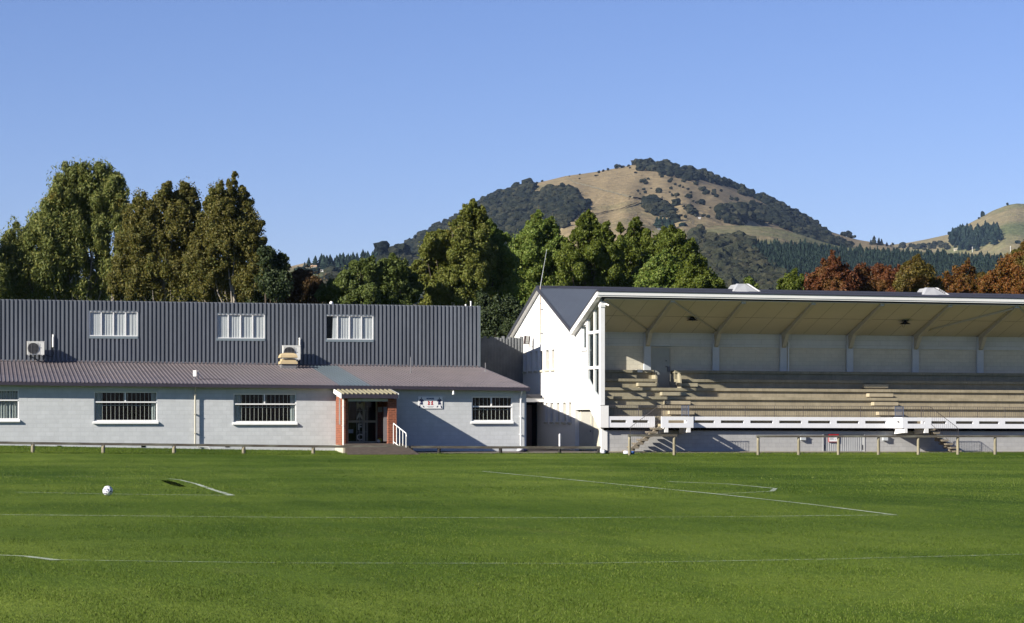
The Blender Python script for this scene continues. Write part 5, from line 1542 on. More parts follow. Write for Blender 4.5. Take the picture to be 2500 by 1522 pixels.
# ------------------------------------------------------------------ trees near the buildings
def quads(C, Nn, size, asp=1.0, rng=rng, droop=0.0):
    """leaf-clump quads at C facing roughly Nn"""
    n = len(C)
    R = rng.normal(size=(n, 3)); Nn = Nn + R * 0.75
    Nn /= np.linalg.norm(Nn, axis=1)[:, None]
    T = np.cross(Nn, rng.normal(size=(n, 3))); 
    if droop: T = T / np.linalg.norm(T, axis=1)[:, None]; T[:, 2] -= droop; T -= Nn * (T * Nn).sum(1)[:, None]
    T /= np.linalg.norm(T, axis=1)[:, None]
    B = np.cross(Nn, T)
    sz = size * rng.uniform(0.6, 1.3, n)[:, None]
    a, b = T * sz * asp, B * sz
    V = np.stack([C - a, C + b * 0.55 - a * 0.1, C + a, C - b * 0.55 + a * 0.15], 1).reshape(-1, 3)
    return V, np.arange(n * 4).reshape(n, 4)

def lobe_points(lobes, n, depth, rng, sub=0.34, vert=1.0, nsub=16):
    """points on many small clumps that sit on the surface of the crown's lobes"""
    L = np.array(lobes, float)          # X, Y, Z, r
    Cs = []; Rs = []
    hs = 0.95 if vert > 1.2 else 1.0
    for x, y, z, r in L:
        k = max(5, int(nsub * (1.7 if vert > 1.2 else 1)))
        d = rng.normal(size=(k, 3)); d /= np.linalg.norm(d, axis=1)[:, None]
        c = np.array([x, y, z]) + d * np.array([1, depth, vert]) * (r * rng.uniform(0.45, 0.95, k))[:, None]
        Cs.append(c); Rs.append(r * sub * rng.uniform(0.6, 1.25, k))
    Cs = np.concatenate(Cs); Rs = np.concatenate(Rs)
    w = Rs ** 2; idx = rng.choice(len(Cs), n, p=w / w.sum())
    d = rng.normal(size=(n, 3)); d /= np.linalg.norm(d, axis=1)[:, None]
    rad = Rs[idx] * rng.uniform(0.55, 1.08, n) ** 0.7
    return Cs[idx] + d * rad[:, None] * np.array([hs, hs, vert * (1.05 if vert > 1.2 else 1)]), d

DENS, LSZ = 2.5, 0.56
LM_ = dict(
    birch=leaf_mat("birch_leaves", [(0.0742, 0.0997, 0.0212), (0.1158, 0.1412, 0.0332), (0.1558, 0.1746, 0.0482), (0.1930, 0.1828, 0.0422)], 0.70, [(0.2968, 0.1995, 0.0301), (0.1485, 0.1329, 0.0301)], 0.35),
    bronze=leaf_mat("bronze_leaves", [(0.0580, 0.0680, 0.0159), (0.0904, 0.0906, 0.0182), (0.1216, 0.1048, 0.0206), (0.1449, 0.1245, 0.0296)], 0.6, [(0.0812, 0.1061, 0.0229), (0.1391, 0.1203, 0.0229)], 0.3),
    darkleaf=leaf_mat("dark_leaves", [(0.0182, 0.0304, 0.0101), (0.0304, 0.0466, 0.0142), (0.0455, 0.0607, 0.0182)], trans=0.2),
    olive=leaf_mat("olive_leaves", [(0.0471, 0.0707, 0.0147), (0.0765, 0.1030, 0.0206), (0.1060, 0.1295, 0.0294)], trans=0.3),
    maple=leaf_mat("maple_leaves", [(0.0608, 0.1034, 0.0146), (0.0973, 0.1460, 0.0219), (0.1400, 0.1825, 0.0316), (0.1704, 0.1947, 0.0427)], 0.66, [(0.1339, 0.1217, 0.0219), (0.1825, 0.1460, 0.0243)], 0.22),
    mapleturn=leaf_mat("turning_maple_leaves", [(0.0798, 0.1024, 0.0159), (0.1196, 0.1344, 0.0228), (0.1536, 0.1536, 0.0319)], 0.66, [(0.2277, 0.0968, 0.0285), (0.1594, 0.1196, 0.0250), (0.1936, 0.0684, 0.0228)], 0.25),
    green=leaf_mat("fresh_green_leaves", [(0.0527, 0.0782, 0.0081), (0.0844, 0.1110, 0.0130), (0.1231, 0.1422, 0.0194)], 0.72, [(0.1641, 0.1244, 0.0162), (0.1172, 0.1066, 0.0162)], 0.2),
    dusk=leaf_mat("dull_yellow_green_leaves", [(0.0403, 0.0386, 0.0083), (0.0747, 0.0626, 0.0116), (0.1208, 0.0920, 0.0149), (0.1495, 0.1058, 0.0166)], 0.6, [(0.1150, 0.0506, 0.0124), (0.0805, 0.0460, 0.0124)], 0.3),
    red=leaf_mat("red_brown_leaves", [(0.0553, 0.0178, 0.0074), (0.1013, 0.0298, 0.0103), (0.1380, 0.0497, 0.0132), (0.0827, 0.0378, 0.0118)], 0.6, [(0.1472, 0.0745, 0.0147), (0.0920, 0.0547, 0.0132)], 0.3, trans=0.25),
    orange=leaf_mat("orange_leaves", [(0.1290, 0.0408, 0.0075), (0.1635, 0.0632, 0.0113), (0.1119, 0.0706, 0.0113), (0.0946, 0.0297, 0.0075)], 0.56, [(0.0646, 0.0632, 0.0094), (0.1032, 0.0817, 0.0125)], 0.25, trans=0.3),
    brown=leaf_mat("brown_leaves", [(0.0644, 0.0368, 0.0129), (0.0966, 0.0534, 0.0166), (0.0552, 0.0414, 0.0129)], trans=0.2),
)

def tree(name, label, Y, lobes, mat, n, leaf, cat="tree", group=None, depth=0.9, sub=0.34, vert=1.0, nsub=16, bark='bark', droop=0.0, asp=1.0, trunk=None, seed=0, z_ground=0.0, limbs=6, twigs=0):
    r = np.random.default_rng(1000 + seed)
    L = []
    n = int(n * DENS); leaf = leaf * LSZ
    if group == GL: n = int(n * 0.95); leaf *= 0.82
    lobes = list(lobes)
    if group == GM:      # pointed leaders on the crown tops
        tops = sorted(lobes, key=lambda q: q[1] - q[2])[:3]
        rr_ = random.Random(seed)
        for q in tops:
            lobes += [(q[0] + rr_.uniform(-3, 3), q[1] - q[2] * 0.75, q[2] * 0.62), (q[0] + rr_.uniform(-4, 4), q[1] - q[2] * 1.25, q[2] * 0.36)]
    if group == GR:
        rr_ = random.Random(seed)
        for q in sorted(lobes, key=lambda q: q[1] - q[2])[:6]:
            lobes.append((q[0] + rr_.uniform(-0.7, 0.7) * q[2], q[1] - q[2] * rr_.uniform(0.7, 1.2), q[2] * rr_.uniform(0.3, 0.55)))
    for px, py, pr in lobes:
        pr = pr * (((1.42 if group == GM else 1.3) if pr > 21 else 1.0) if group in (GM, GR) else (1.16 if pr > 16 else 0.95))
        X = (px - CX) * Y / F; Z = H - (py - HY) * Y / F; R = pr * Y / F
        L.append((X, Y + r.uniform(-0.8, 0.8) * R, Z, R))
    LA = np.array(L)
    top = LA[:, 2].max()
    tx = (trunk - CX) * Y / F if trunk is not None else float(np.average(LA[:, 0], weights=LA[:, 3] ** 2))
    th = Thing(name, label, cat, (tx, Y, z_ground), group, frame=False)
    # trunk and limbs
    mb = MB()
    zt_ = LA[:, 2].mean() + 0.3 * (top - LA[:, 2].mean())
    hgt = zt_ - z_ground
    r0 = 0.010 * (top - z_ground) + 0.03
    pts = [(tx + 0.3 * math.sin(k * 1.3 + seed) * k / 6, Y + 0.2 * math.cos(k + seed) * k / 6, z_ground - 0.2 + (hgt + 0.2) * k / 6) for k in range(7)]
    mb.tube(pts, [r0 * (1 - 0.13 * k) for k in range(7)], 9)
    order = r.permutation(len(LA))[:max(limbs, len(LA) // 2)]
    for i in order:
        x, y, z, R = LA[i]
        k = int(np.clip((z - z_ground) / hgt * 6 - 2.2, 1, 5)); p0 = np.array(pts[k]); p1 = np.array([x, y, z])
        mid = p0 * 0.5 + p1 * 0.5 + np.array([r.normal() * 0.25, r.normal() * 0.25, -0.15 * np.linalg.norm(p1 - p0)])
        rr = r0 * (0.42 - 0.03 * k)
        mb.tube([p0, mid, p1, p1 + (p1 - mid) * 0.10 + np.array([0, 0, 0.15 * R])], [rr, rr * 0.7, rr * 0.4, rr * 0.12], 6)
        for q in range(twigs):
            d = r.normal(size=3); d[2] = abs(d[2]); d /= np.linalg.norm(d)
            mb.tube([p1, p1 + d * R * 0.5, p1 + d * R * 0.9 + np.array([0, 0, 0.1 * R])], [rr * 0.25, rr * 0.12, rr * 0.04], 4)
    th.part("trunk", mb, bark, smooth=True)
    C, d = lobe_points(L, n, depth, r, sub, vert, nsub)
    # loose leaves on the rim
    k = int(n * (0.06 if group == GM else 0.16))
    C2, d2 = lobe_points(L, k, depth, r, sub * (1.4 if group == GM else 1.75), vert * 1.1, nsub)
    C = np.concatenate([C, C2]); d = np.concatenate([d, d2])
    V, Fq = quads(C, d, leaf, asp, r, droop)
    V = V - np.array([tx, Y, z_ground])
    me = raw_mesh("crown", V, Fq, LM_[mat])
    o = bpy.data.objects.new("crown", me); SC.collection.objects.link(o); o.parent = th.o
    return th

GL = "tall birches behind the clubhouse"
GM = "broadleaf trees behind the buildings"
GR = "autumn trees behind the grandstand"
tree("birch_tree", "weeping birch at the far left edge, mostly cut off by the photo", 153, [(-28, 640, 36), (-20, 700, 42), (-40, 600, 30), (-45, 690, 40), (-8, 670, 22)], 'birch', 16000, 0.16, group=GL, droop=1.0, asp=1.5, vert=1.3, seed=1, bark='birch', trunk=-35)
tree("birch_tree", "tallest weeping birch with broad drooping olive crown and pale forked trunk", 155,
     [(172, 440, 24), (205, 432, 24), (255, 436, 24), (285, 440, 16), (165, 475, 36), (235, 470, 40), (285, 475, 28), (150, 520, 38), (215, 515, 42), (275, 520, 30), (112, 540, 34), (175, 570, 44), (238, 560, 34), (82, 560, 30), (48, 600, 34), (110, 600, 40), (30, 640, 30), (20, 680, 34), (300, 560, 26), (310, 620, 26), (285, 660, 28), (250, 650, 26), (165, 630, 38), (60, 650, 36), (125, 665, 40), (200, 690, 34), (35, 690, 28), (85, 705, 34), (250, 600, 20), (195, 620, 24), (148, 715, 34), (240, 700, 24), (300, 505, 18)],
     'birch', 90000, 0.15, group=GL, droop=1.3, asp=1.7, vert=1.35, sub=0.30, nsub=15, seed=2, bark='birch', trunk=215, limbs=16)
tree("birch_tree", "bronze tinged birch with twin tops between the tallest birch and the pointed one", 145,
     [(345, 490, 17), (360, 520, 26), (325, 520, 22), (440, 500, 26), (425, 560, 30), (480, 540, 20), (340, 580, 30), (385, 610, 30), (460, 610, 30), (330, 650, 30), (420, 660, 32), (405, 478, 22), (452, 468, 20), (466, 500, 24), (395, 515, 26), (435, 525, 30), (372, 560, 30), (322, 548, 26), (305, 590, 22), (455, 570, 24), (345, 615, 34), (420, 615, 22), (405, 575, 24), (300, 650, 24), (335, 690, 34), (400, 690, 36), (455, 650, 24), (460, 700, 32), (280, 700, 24), (370, 655, 26)],
     'bronze', 68000, 0.15, group=GL, droop=0.5, asp=1.3, vert=1.15, sub=0.30, nsub=14, seed=3, bark='birch', trunk=392, limbs=14)
tree("birch_tree", "pointed bronze green birch, right hand one of the tall birches", 143,
     [(574, 430, 9), (566, 452, 14), (545, 520, 30), (530, 570, 30), (490, 580, 22), (580, 600, 34), (540, 600, 34), (600, 560, 30), (490, 630, 30), (550, 660, 38), (640, 680, 24), (538, 452, 13), (530, 472, 17), (560, 480, 20), (590, 470, 14), (600, 492, 18), (518, 500, 20), (552, 512, 28), (588, 520, 26), (508, 535, 24), (540, 552, 30), (605, 530, 22), (622, 552, 20), (580, 570, 32), (618, 590, 26), (520, 600, 26), (560, 625, 38), (608, 640, 36), (520, 660, 32), (570, 690, 42), (625, 690, 36), (500, 700, 34), (480, 600, 20), (478, 650, 28)],
     'bronze', 82000, 0.15, group=GL, droop=0.3, asp=1.2, vert=1.1, sub=0.30, nsub=15, seed=4, bark='birch', trunk=570, limbs=16)
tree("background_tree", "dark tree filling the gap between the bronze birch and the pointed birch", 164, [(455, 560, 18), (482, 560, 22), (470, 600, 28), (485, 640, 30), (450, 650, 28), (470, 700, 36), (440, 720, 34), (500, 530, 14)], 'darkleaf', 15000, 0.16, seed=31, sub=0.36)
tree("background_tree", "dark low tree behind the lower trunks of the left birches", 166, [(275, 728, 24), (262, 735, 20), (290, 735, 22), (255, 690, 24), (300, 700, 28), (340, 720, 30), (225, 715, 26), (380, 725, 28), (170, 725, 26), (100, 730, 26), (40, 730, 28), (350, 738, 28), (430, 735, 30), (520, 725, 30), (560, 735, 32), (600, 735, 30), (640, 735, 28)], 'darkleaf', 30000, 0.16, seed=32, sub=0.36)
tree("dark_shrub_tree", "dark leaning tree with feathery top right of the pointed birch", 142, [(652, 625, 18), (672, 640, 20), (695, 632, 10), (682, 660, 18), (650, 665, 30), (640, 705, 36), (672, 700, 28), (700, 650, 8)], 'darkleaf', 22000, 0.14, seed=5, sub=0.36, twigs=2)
tree("autumn_bush_tree", "low rusty brown tree between the birches and the dark green trees", 150, [(700, 692, 22), (728, 690, 22), (752, 700, 26), (690, 715, 30), (775, 708, 20), (730, 722, 26), (772, 716, 16), (712, 735, 26), (760, 735, 26)], 'brown', 20000, 0.15, seed=6, group=GM)
tree("broadleaf_tree", "small olive tree just right of the rusty brown one", 147, [(792, 722, 18), (812, 712, 20), (800, 738, 22), (828, 728, 22)], 'olive', 9000, 0.15, seed=7, group=GM)
tree("broadleaf_tree", "dark green rounded tree with two humps, left part of the middle group", 145, [(850, 690, 26), (884, 665, 22), (905, 655, 18), (830, 708, 26), (870, 710, 32), (905, 690, 28), (850, 735, 30), (895, 735, 32)], 'olive', 28000, 0.16, seed=8, group=GM)
tree("broadleaf_tree", "dark green rounded tree touching the turning maple", 146, [(930, 668, 20), (960, 655, 22), (985, 662, 18), (945, 690, 30), (985, 695, 28), (930, 720, 30), (975, 730, 30), (1005, 725, 20)], 'olive', 28000, 0.16, seed=9, group=GM)
tree("maple_tree", "tallest maple of the row, turning red on its left side", 150,
     [(1155, 510, 15), (1138, 530, 19), (1172, 535, 20), (1152, 558, 26), (1108, 552, 14), (1128, 575, 22), (1180, 565, 18), (1072, 575, 16), (1060, 598, 22), (1100, 600, 24), (1040, 620, 20), (1085, 640, 32), (1145, 605, 34), (1030, 665, 22), (1120, 660, 34), (1175, 615, 26), (1040, 710, 28), (1095, 705, 36), (1155, 700, 36), (1165, 655, 30), (1020, 690, 14), (1060, 740, 30), (1120, 745, 34)],
     'mapleturn', 80000, 0.17, seed=10, group=GM, sub=0.33, limbs=10)
tree("maple_tree", "narrow green maple just right of the tallest one", 153, [(1195, 558, 15), (1205, 580, 20), (1222, 605, 22), (1195, 620, 24), (1222, 645, 30), (1190, 665, 28), (1225, 690, 34), (1190, 710, 34), (1235, 725, 30), (1205, 745, 32)], 'maple', 36000, 0.17, seed=11, group=GM)
tree("maple_tree", "green maple with a sharp central peak behind the aerial pole", 160,
     [(1313, 530, 11), (1306, 550, 18), (1324, 558, 20), (1290, 572, 20), (1312, 585, 28), (1348, 548, 12), (1354, 570, 18), (1368, 592, 16), (1275, 600, 22), (1345, 610, 30), (1260, 640, 26), (1300, 635, 34), (1355, 655, 30), (1268, 685, 32), (1315, 690, 36), (1365, 700, 30), (1280, 730, 32), (1330, 735, 30)],
     'maple', 68000, 0.17, seed=12, group=GM)
tree("maple_tree", "green maple with twin peaks right of the aerial pole", 158,
     [(1436, 530, 11), (1424, 548, 17), (1448, 550, 18), (1410, 575, 20), (1440, 580, 26), (1480, 552, 12), (1466, 575, 20), (1488, 578, 16), (1405, 610, 24), (1450, 620, 32), (1490, 615, 24), (1395, 655, 28), (1440, 665, 34), (1485, 665, 30), (1400, 700, 32), (1455, 705, 34)],
     'green', 62000, 0.17, seed=13, group=GM)
tree("maple_tree", "green maple with a single rounded peak left of the front maples", 162, [(1555, 548, 12), (1545, 565, 17), (1568, 570, 18), (1528, 590, 20), (1560, 598, 26), (1592, 600, 20), (1515, 560, 10), (1518, 620, 22), (1555, 640, 30), (1590, 640, 28), (1520, 670, 26), (1560, 690, 34), (1600, 690, 30)], 'green', 48000, 0.17, seed=14, group=GM)
tree("maple_tree", "green maple with spreading top whose right side meets the hill bush", 162, [(1622, 572, 12), (1640, 580, 18), (1610, 590, 18), (1660, 585, 17), (1685, 600, 15), (1640, 610, 28), (1680, 625, 22), (1610, 630, 26), (1650, 650, 30), (1690, 655, 26), (1700, 640, 16), (1600, 670, 26), (1640, 690, 30), (1700, 690, 30)], 'green', 46000, 0.17, seed=15, group=GM)
tree("maple_tree", "front maple with bright yellowish green rounded clumps behind the stand roof", 148, [(1625, 640, 20), (1602, 660, 22), (1645, 660, 20), (1585, 685, 24), (1625, 690, 28), (1570, 705, 20), (1660, 690, 20), (1600, 720, 26), (1645, 720, 26)], 'maple', 34000, 0.18, seed=16, group=GM, sub=0.38)
tree("maple_tree", "low bright green maple at the right end of the middle row", 146, [(1690, 650, 18), (1712, 660, 20), (1690, 680, 24), (1728, 680, 20), (1705, 705, 26), (1745, 700, 20), (1765, 708, 12), (1680, 715, 24), (1740, 722, 24)], 'green', 30000, 0.18, seed=17, group=GM, sub=0.38)
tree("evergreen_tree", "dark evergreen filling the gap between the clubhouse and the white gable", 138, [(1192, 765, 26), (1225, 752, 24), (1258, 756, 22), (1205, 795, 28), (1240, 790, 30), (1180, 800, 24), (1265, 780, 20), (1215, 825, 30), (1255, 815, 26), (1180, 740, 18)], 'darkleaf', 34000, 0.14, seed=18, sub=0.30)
tree("young_tree", "little yellow green tree peeping over the roof beside the first ventilator", 150, [(1828, 692, 10), (1836, 704, 12), (1820, 706, 10)], 'maple', 3500, 0.15, seed=19, group=GR, limbs=3)
tree("young_tree", "small fresh green tree left of the red brown tree", 165, [(1937, 672, 10), (1930, 688, 16), (1950, 688, 12), (1915, 704, 16), (1940, 708, 18)], 'green', 9000, 0.15, seed=20, group=GR, limbs=3)
tree("autumn_tree", "dark red brown tree with a thin spire top", 170, [(2032, 618, 5), (2031, 634, 9), (2012, 640, 8), (2045, 640, 9), (2030, 655, 17), (2005, 664, 16), (2058, 664, 18), (1985, 682, 16), (2025, 685, 26), (2070, 690, 22), (1995, 705, 26), (2045, 712, 28), (1970, 705, 14)], 'red', 40000, 0.14, seed=21, group=GR, twigs=4, sub=0.3)
tree("autumn_tree", "flat topped red brown tree in the middle of the autumn row", 172, [(2095, 664, 12), (2115, 668, 16), (2142, 660, 14), (2165, 662, 12), (2100, 690, 22), (2140, 688, 24), (2178, 682, 20), (2110, 712, 26), (2160, 710, 26), (2192, 668, 12)], 'red', 34000, 0.14, seed=22, group=GR, twigs=3, sub=0.3)
tree("autumn_tree", "yellow green tree with dark right side among the red ones", 168, [(2236, 636, 9), (2222, 652, 14), (2250, 650, 14), (2268, 662, 12), (2210, 670, 16), (2240, 675, 24), (2205, 695, 20), (2262, 690, 20), (2235, 708, 28), (2285, 705, 20)], 'dusk', 32000, 0.16, seed=23, group=GR, twigs=2)
tree("autumn_tree", "thin orange green tree with open see-through crown", 172, [(2362, 640, 7), (2355, 655, 11), (2338, 668, 13), (2372, 670, 12), (2318, 682, 13), (2350, 688, 20), (2302, 698, 14), (2380, 695, 16), (2330, 710, 22), (2365, 712, 22)], 'orange', 17000, 0.14, seed=24, group=GR, twigs=4, sub=0.3)
tree("autumn_tree", "low rusty tree filling the dip between the two red brown trees", 178, [(2078, 688, 14), (2092, 700, 18), (2070, 708, 18), (2100, 712, 18)], 'red', 9000, 0.14, seed=41, group=GR, twigs=2)
tree("autumn_tree", "low rusty orange tree left of the open see-through crown", 178, [(2290, 690, 13), (2278, 702, 16), (2305, 704, 18), (2292, 714, 18), (2196, 690, 12), (2200, 706, 16)], 'orange', 12000, 0.14, seed=42, group=GR, twigs=2)
tree("autumn_tree", "low brown green tree right of the open see-through crown", 178, [(2392, 688, 14), (2408, 684, 14), (2398, 704, 20), (2418, 704, 18)], 'dusk', 9000, 0.14, seed=43, group=GR, twigs=2)
tree("autumn_tree", "bright orange and red tree at the right edge", 162, [(2505, 622, 20), (2482, 632, 14), (2465, 645, 16), (2490, 655, 24), (2445, 662, 15), (2425, 678, 16), (2460, 680, 26), (2505, 690, 28), (2405, 698, 16), (2435, 708, 26), (2480, 712, 28), (2530, 650, 26)], 'orange', 48000, 0.15, seed=25, group=GR, twigs=3)

# ------------------------------------------------------------------ hills
def hill_mat(name, dry, greenish, gpos=0.6, sc=0.004):
    m, n, b = new_mat(name)
    tc = N(n, "ShaderNodeTexCoord")
    v = tc.outputs['Object']
    a = noise(n, v, sc * 1.0, 6, 0.6)
    f = noise(n, v, sc * 12, 5, 0.7)
    g = noise(n, texco(n, (1, 0.35, 3)), sc * 30, 4, 0.7)
    c = mix(n, ramp(n, a, [(gpos - 0.08, (0, 0, 0)), (gpos + 0.08, (1, 1, 1))]), dry, greenish)
    c = mix(n, 1.0, c, ramp(n, f, [(0.3, (0.72, 0.74, 0.72)), (0.7, (1.2, 1.18, 1.15))]), 'MULTIPLY')
    c = mix(n, 1.0, c, ramp(n, g, [(0.35, (0.78, 0.78, 0.76)), (0.65, (1.14, 1.14, 1.14))]), 'MULTIPLY')
    # thin sheep tracks and scrub lines
    t = noise(n, texco(n, (0.12, 1, 4)), sc * 9, 3, 0.5)
    lines = ramp(n, t, [(0.485, (0, 0, 0)), (0.5, (1, 1, 1)), (0.515, (0, 0, 0))])
    c = mix(n, math_n(n, 'MULTIPLY', lines, 0.30), c, (0.075, 0.075, 0.04))
    n.links.new(c, b.inputs['Base Color'])
    b.inputs['Roughness'].default_value = 0.95
    b.inputs['Specular IOR Level'].default_value = 0.1
    bump(n, b, math_n(n, 'ADD', f, g), 0.6, 6.0)
    return m

class Hill:
    def __init__(s, name, prof, D0, D1, mat, p=1.15, gully=1.0, seed=0, xr=(-300, 4400)):
        s.px = np.array([q[0] for q in prof], float); s.py = np.array([q[1] for q in prof], float)
        s.D0, s.D1, s.p, s.g, s.seed = D0, D1, p, gully, seed
        s.xs = np.arange(xr[0], xr[1] + 1, 8.0); s.us = np.concatenate([np.linspace(0, 1, 90), np.linspace(1.02, 1.5, 14)])
        X, U = np.meshgrid(s.xs, s.us)
        Z, Dd = s.z(X, U)
        v = np.stack([(X - CX) / F * Dd, Dd, Z], -1).reshape(-1, 3)
        idx = np.arange(len(v)).reshape(X.shape)
        f = np.stack([idx[:-1, :-1], idx[:-1, 1:], idx[1:, 1:], idx[1:, :-1]], -1).reshape(-1, 4)
        me = raw_mesh(name, v, f, mat, True)
        s.o = bpy.data.objects.new(name, me); SC.collection.objects.link(s.o); tag(s.o, kind='structure')
    def z(s, x, u):
        D = s.D0 + (s.D1 - s.D0) * u
        yr = np.interp(x, s.px, s.py)
        k = np.hanning(7); 
        zr = H + (HY - yr) * s.D1 / F
        uu = np.clip(u, 0, 1)
        g = uu ** s.p
        z = zr * g
        z = np.where(u > 1, zr * (1 - 1.1 * (u - 1) ** 1.2), z)
        wob = np.sin(x * 0.021 + s.seed + 3 * u) * 0.5 + np.sin(x * 0.047 + 5.1 * u + s.seed * 2) * 0.3 + np.sin(x * 0.09 - 7 * u) * 0.15 + 0.35 * np.sin(u * 21 + x * 0.012)
        z = z + s.g * wob * 9 * np.sin(np.clip(uu, 0, 1) * math.pi) * (zr / 300.0)
        return z, D
    def at(s, x, y):
        """where the hillside shows at column x, row y (arrays) -> world points, or nan"""
        x = np.atleast_1d(np.asarray(x, float)); y = np.atleast_1d(np.asarray(y, float))
        U = np.linspace(0.02, 1, 240)
        X, UU = np.meshgrid(x, U, indexing='ij')
        Z, Dd = s.z(X, UU)
        Y = HY - (Z - H) * F / Dd
        vis = np.minimum.accumulate(Y, axis=1)
        hit = (Y <= y[:, None])
        j = np.argmax(hit, axis=1); ok = hit.any(axis=1)
        r = np.arange(len(x))
        P = np.stack([(x - CX) / F * Dd[r, j], Dd[r, j], Z[r, j]], 1)
        P[~ok] = np.nan
        return P

tan = (0.1845, 0.1440, 0.0828); grn = (0.1035, 0.1035, 0.0495)
SIL = [(-300, 790), (300, 745), (600, 690), (700, 653), (742, 643), (814, 641), (870, 634), (914, 628), (940, 620), (1008, 590), (1044, 567), (1099, 542), (1164, 505), (1203, 484), (1236, 472), (1291, 451), (1333, 442), (1382, 430), (1420, 425), (1462, 419), (1514, 409), (1559, 400), (1582, 401), (1622, 405), (1670, 415), (1718, 427), (1764, 445), (1820, 467), (1877, 490), (1926, 514), (1968, 538), (1985, 547), (2022, 564), (2056, 575), (2095, 586), (2158, 596), (2178, 600), (2260, 640), (2400, 700), (2800, 800)]
HB = Hill("main_hill", SIL, 1250, 3000, hill_mat("dry_hill_grass", tan, grn, 0.60), 0.85, 0.62, 1)
HC = Hill("far_hill", [(-300, 900), (1900, 760), (2050, 640), (2110, 606), (2178, 598), (2217, 593), (2265, 584), (2314, 573), (2343, 558), (2387, 535), (2423, 515), (2460, 501), (2484, 497), (2520, 500), (2600, 515), (2750, 545), (2950, 610), (3300, 690), (4400, 800)], 2300, 3700, hill_mat("far_hill_grass", (0.1665, 0.1395, 0.0792), (0.0900, 0.1035, 0.0450), 0.52), 0.85, 0.4, 4, (1850, 4400))
HS = Hill("foothill", [(-300, 900), (1300, 700), (1480, 610), (1560, 562), (1596, 556), (1684, 555), (1755, 552), (1826, 551), (1880, 556), (1911, 562), (1954, 573), (2011, 592), (2060, 604), (2130, 610), (2200, 613), (2330, 619), (2500, 625), (2800, 632), (3300, 660), (4400, 780)], 900, 2150, hill_mat("foothill_grass", (0.1665, 0.1305, 0.0765), (0.0945, 0.1008, 0.0450), 0.50), 0.85, 0.35, 8, (1200, 4400))
HL = Hill("left_foothill", [(-300, 900), (560, 770), (640, 690), (690, 657), (720, 652), (760, 650), (820, 652), (880, 648), (930, 640), (970, 640), (1010, 645), (1060, 660), (1200, 720), (2800, 900)], 900, 1900, hill_mat("left_foothill_grass", (0.1530, 0.1215, 0.0738), (0.0810, 0.0900, 0.0432), 0.50), 0.85, 0.3, 11, (350, 1300))

def in_poly(px, py, poly):
    poly = np.array(poly); n = len(poly); c = np.zeros(len(px), bool)
    j = n - 1
    for i in range(n):
        xi, yi = poly[i]; xj, yj = poly[j]
        m = ((yi > py) != (yj > py)) & (px < (xj - xi) * (py - yi) / (yj - yi + 1e-9) + xi)
        c ^= m; j = i
    return c

def ico(sub):
    import bmesh
    bm = bmesh.new(); bmesh.ops.create_icosphere(bm, subdivisions=sub, radius=1.0)
    v = np.array([p.co[:] for p in bm.verts]); f = np.array([[q.index for q in p.verts] for p in bm.faces]); bm.free()
    return v, f
IV, IF = ico(2)

def bush_shape(r, conifer=False):
    if conifer:
        V = []; Fc = []; tiers = 5; k = 9
        for t in range(tiers):
            z0 = 0.08 + t * 0.18; z1 = z0 + 0.34 if t < tiers - 1 else 1.0
            rr = 0.34 * (1 - t / (tiers + 0.4))
            o = len(V)
            for j in range(k):
                a = 2 * math.pi * j / k + r.uniform(-0.2, 0.2); q = rr * r.uniform(0.7, 1.15)
                V.append((q * math.cos(a), q * math.sin(a), z0 + r.uniform(-0.03, 0.03)))
            V.append((0, 0, min(1.0, z1)))
            Fc += [(o + j, o + (j + 1) % k, o + k) for j in range(k)]
        return np.array(V), np.array(Fc)
    d = IV.copy(); ph = r.uniform(0, 6, 6)
    nz = 1 + 0.20 * np.sin(d[:, 0] * 4.3 + ph[0]) * np.cos(d[:, 1] * 3.9 + ph[1]) + 0.18 * np.sin(d[:, 2] * 6.1 + ph[2] + d[:, 0] * 3) + r.uniform(-0.13, 0.13, len(d))
    v = d * nz[:, None] * np.array([0.5, 0.5, 0.52]); v[:, 2] += 0.42
    return v, IF

SHB = [bush_shape(np.random.default_rng(50 + i)) for i in range(6)]
SHC = [bush_shape(np.random.default_rng(80 + i), True) for i in range(6)]

def veg_mat(name, cols, sc=0.35):
    m, n, b = new_mat(name)
    ge = N(n, "ShaderNodeNewGeometry")
    c = ramp(n, ge.outputs['Random Per Island'], [(i / (len(cols) - 1), x) for i, x in enumerate(cols)])
    nz = noise(n, texco(n), sc, 4, 0.7)
    c = mix(n, 1.0, c, ramp(n, nz, [(0.3, (0.45, 0.5, 0.5)), (0.7, (1.5, 1.45, 1.4))]), 'MULTIPLY')
    n.links.new(c, b.inputs['Base Color'])
    b.inputs['Roughness'].default_value = 0.95; b.inputs['Specular IOR Level'].default_value = 0.05
    bump(n, b, nz, 1.0, 1.5)
    return m
VM = dict(bush=veg_mat("hill_bush_foliage", [(0.0072, 0.0099, 0.0081), (0.0144, 0.0171, 0.0117), (0.0270, 0.0279, 0.0180)]),
          scrub=veg_mat("slope_scrub_foliage", [(0.0162, 0.0189, 0.0126), (0.0243, 0.0270, 0.0162), (0.0324, 0.0315, 0.0189)]),
          pine=veg_mat("pine_foliage", [(0.005, 0.010, 0.009), (0.010, 0.018, 0.014), (0.018, 0.029, 0.021)]))

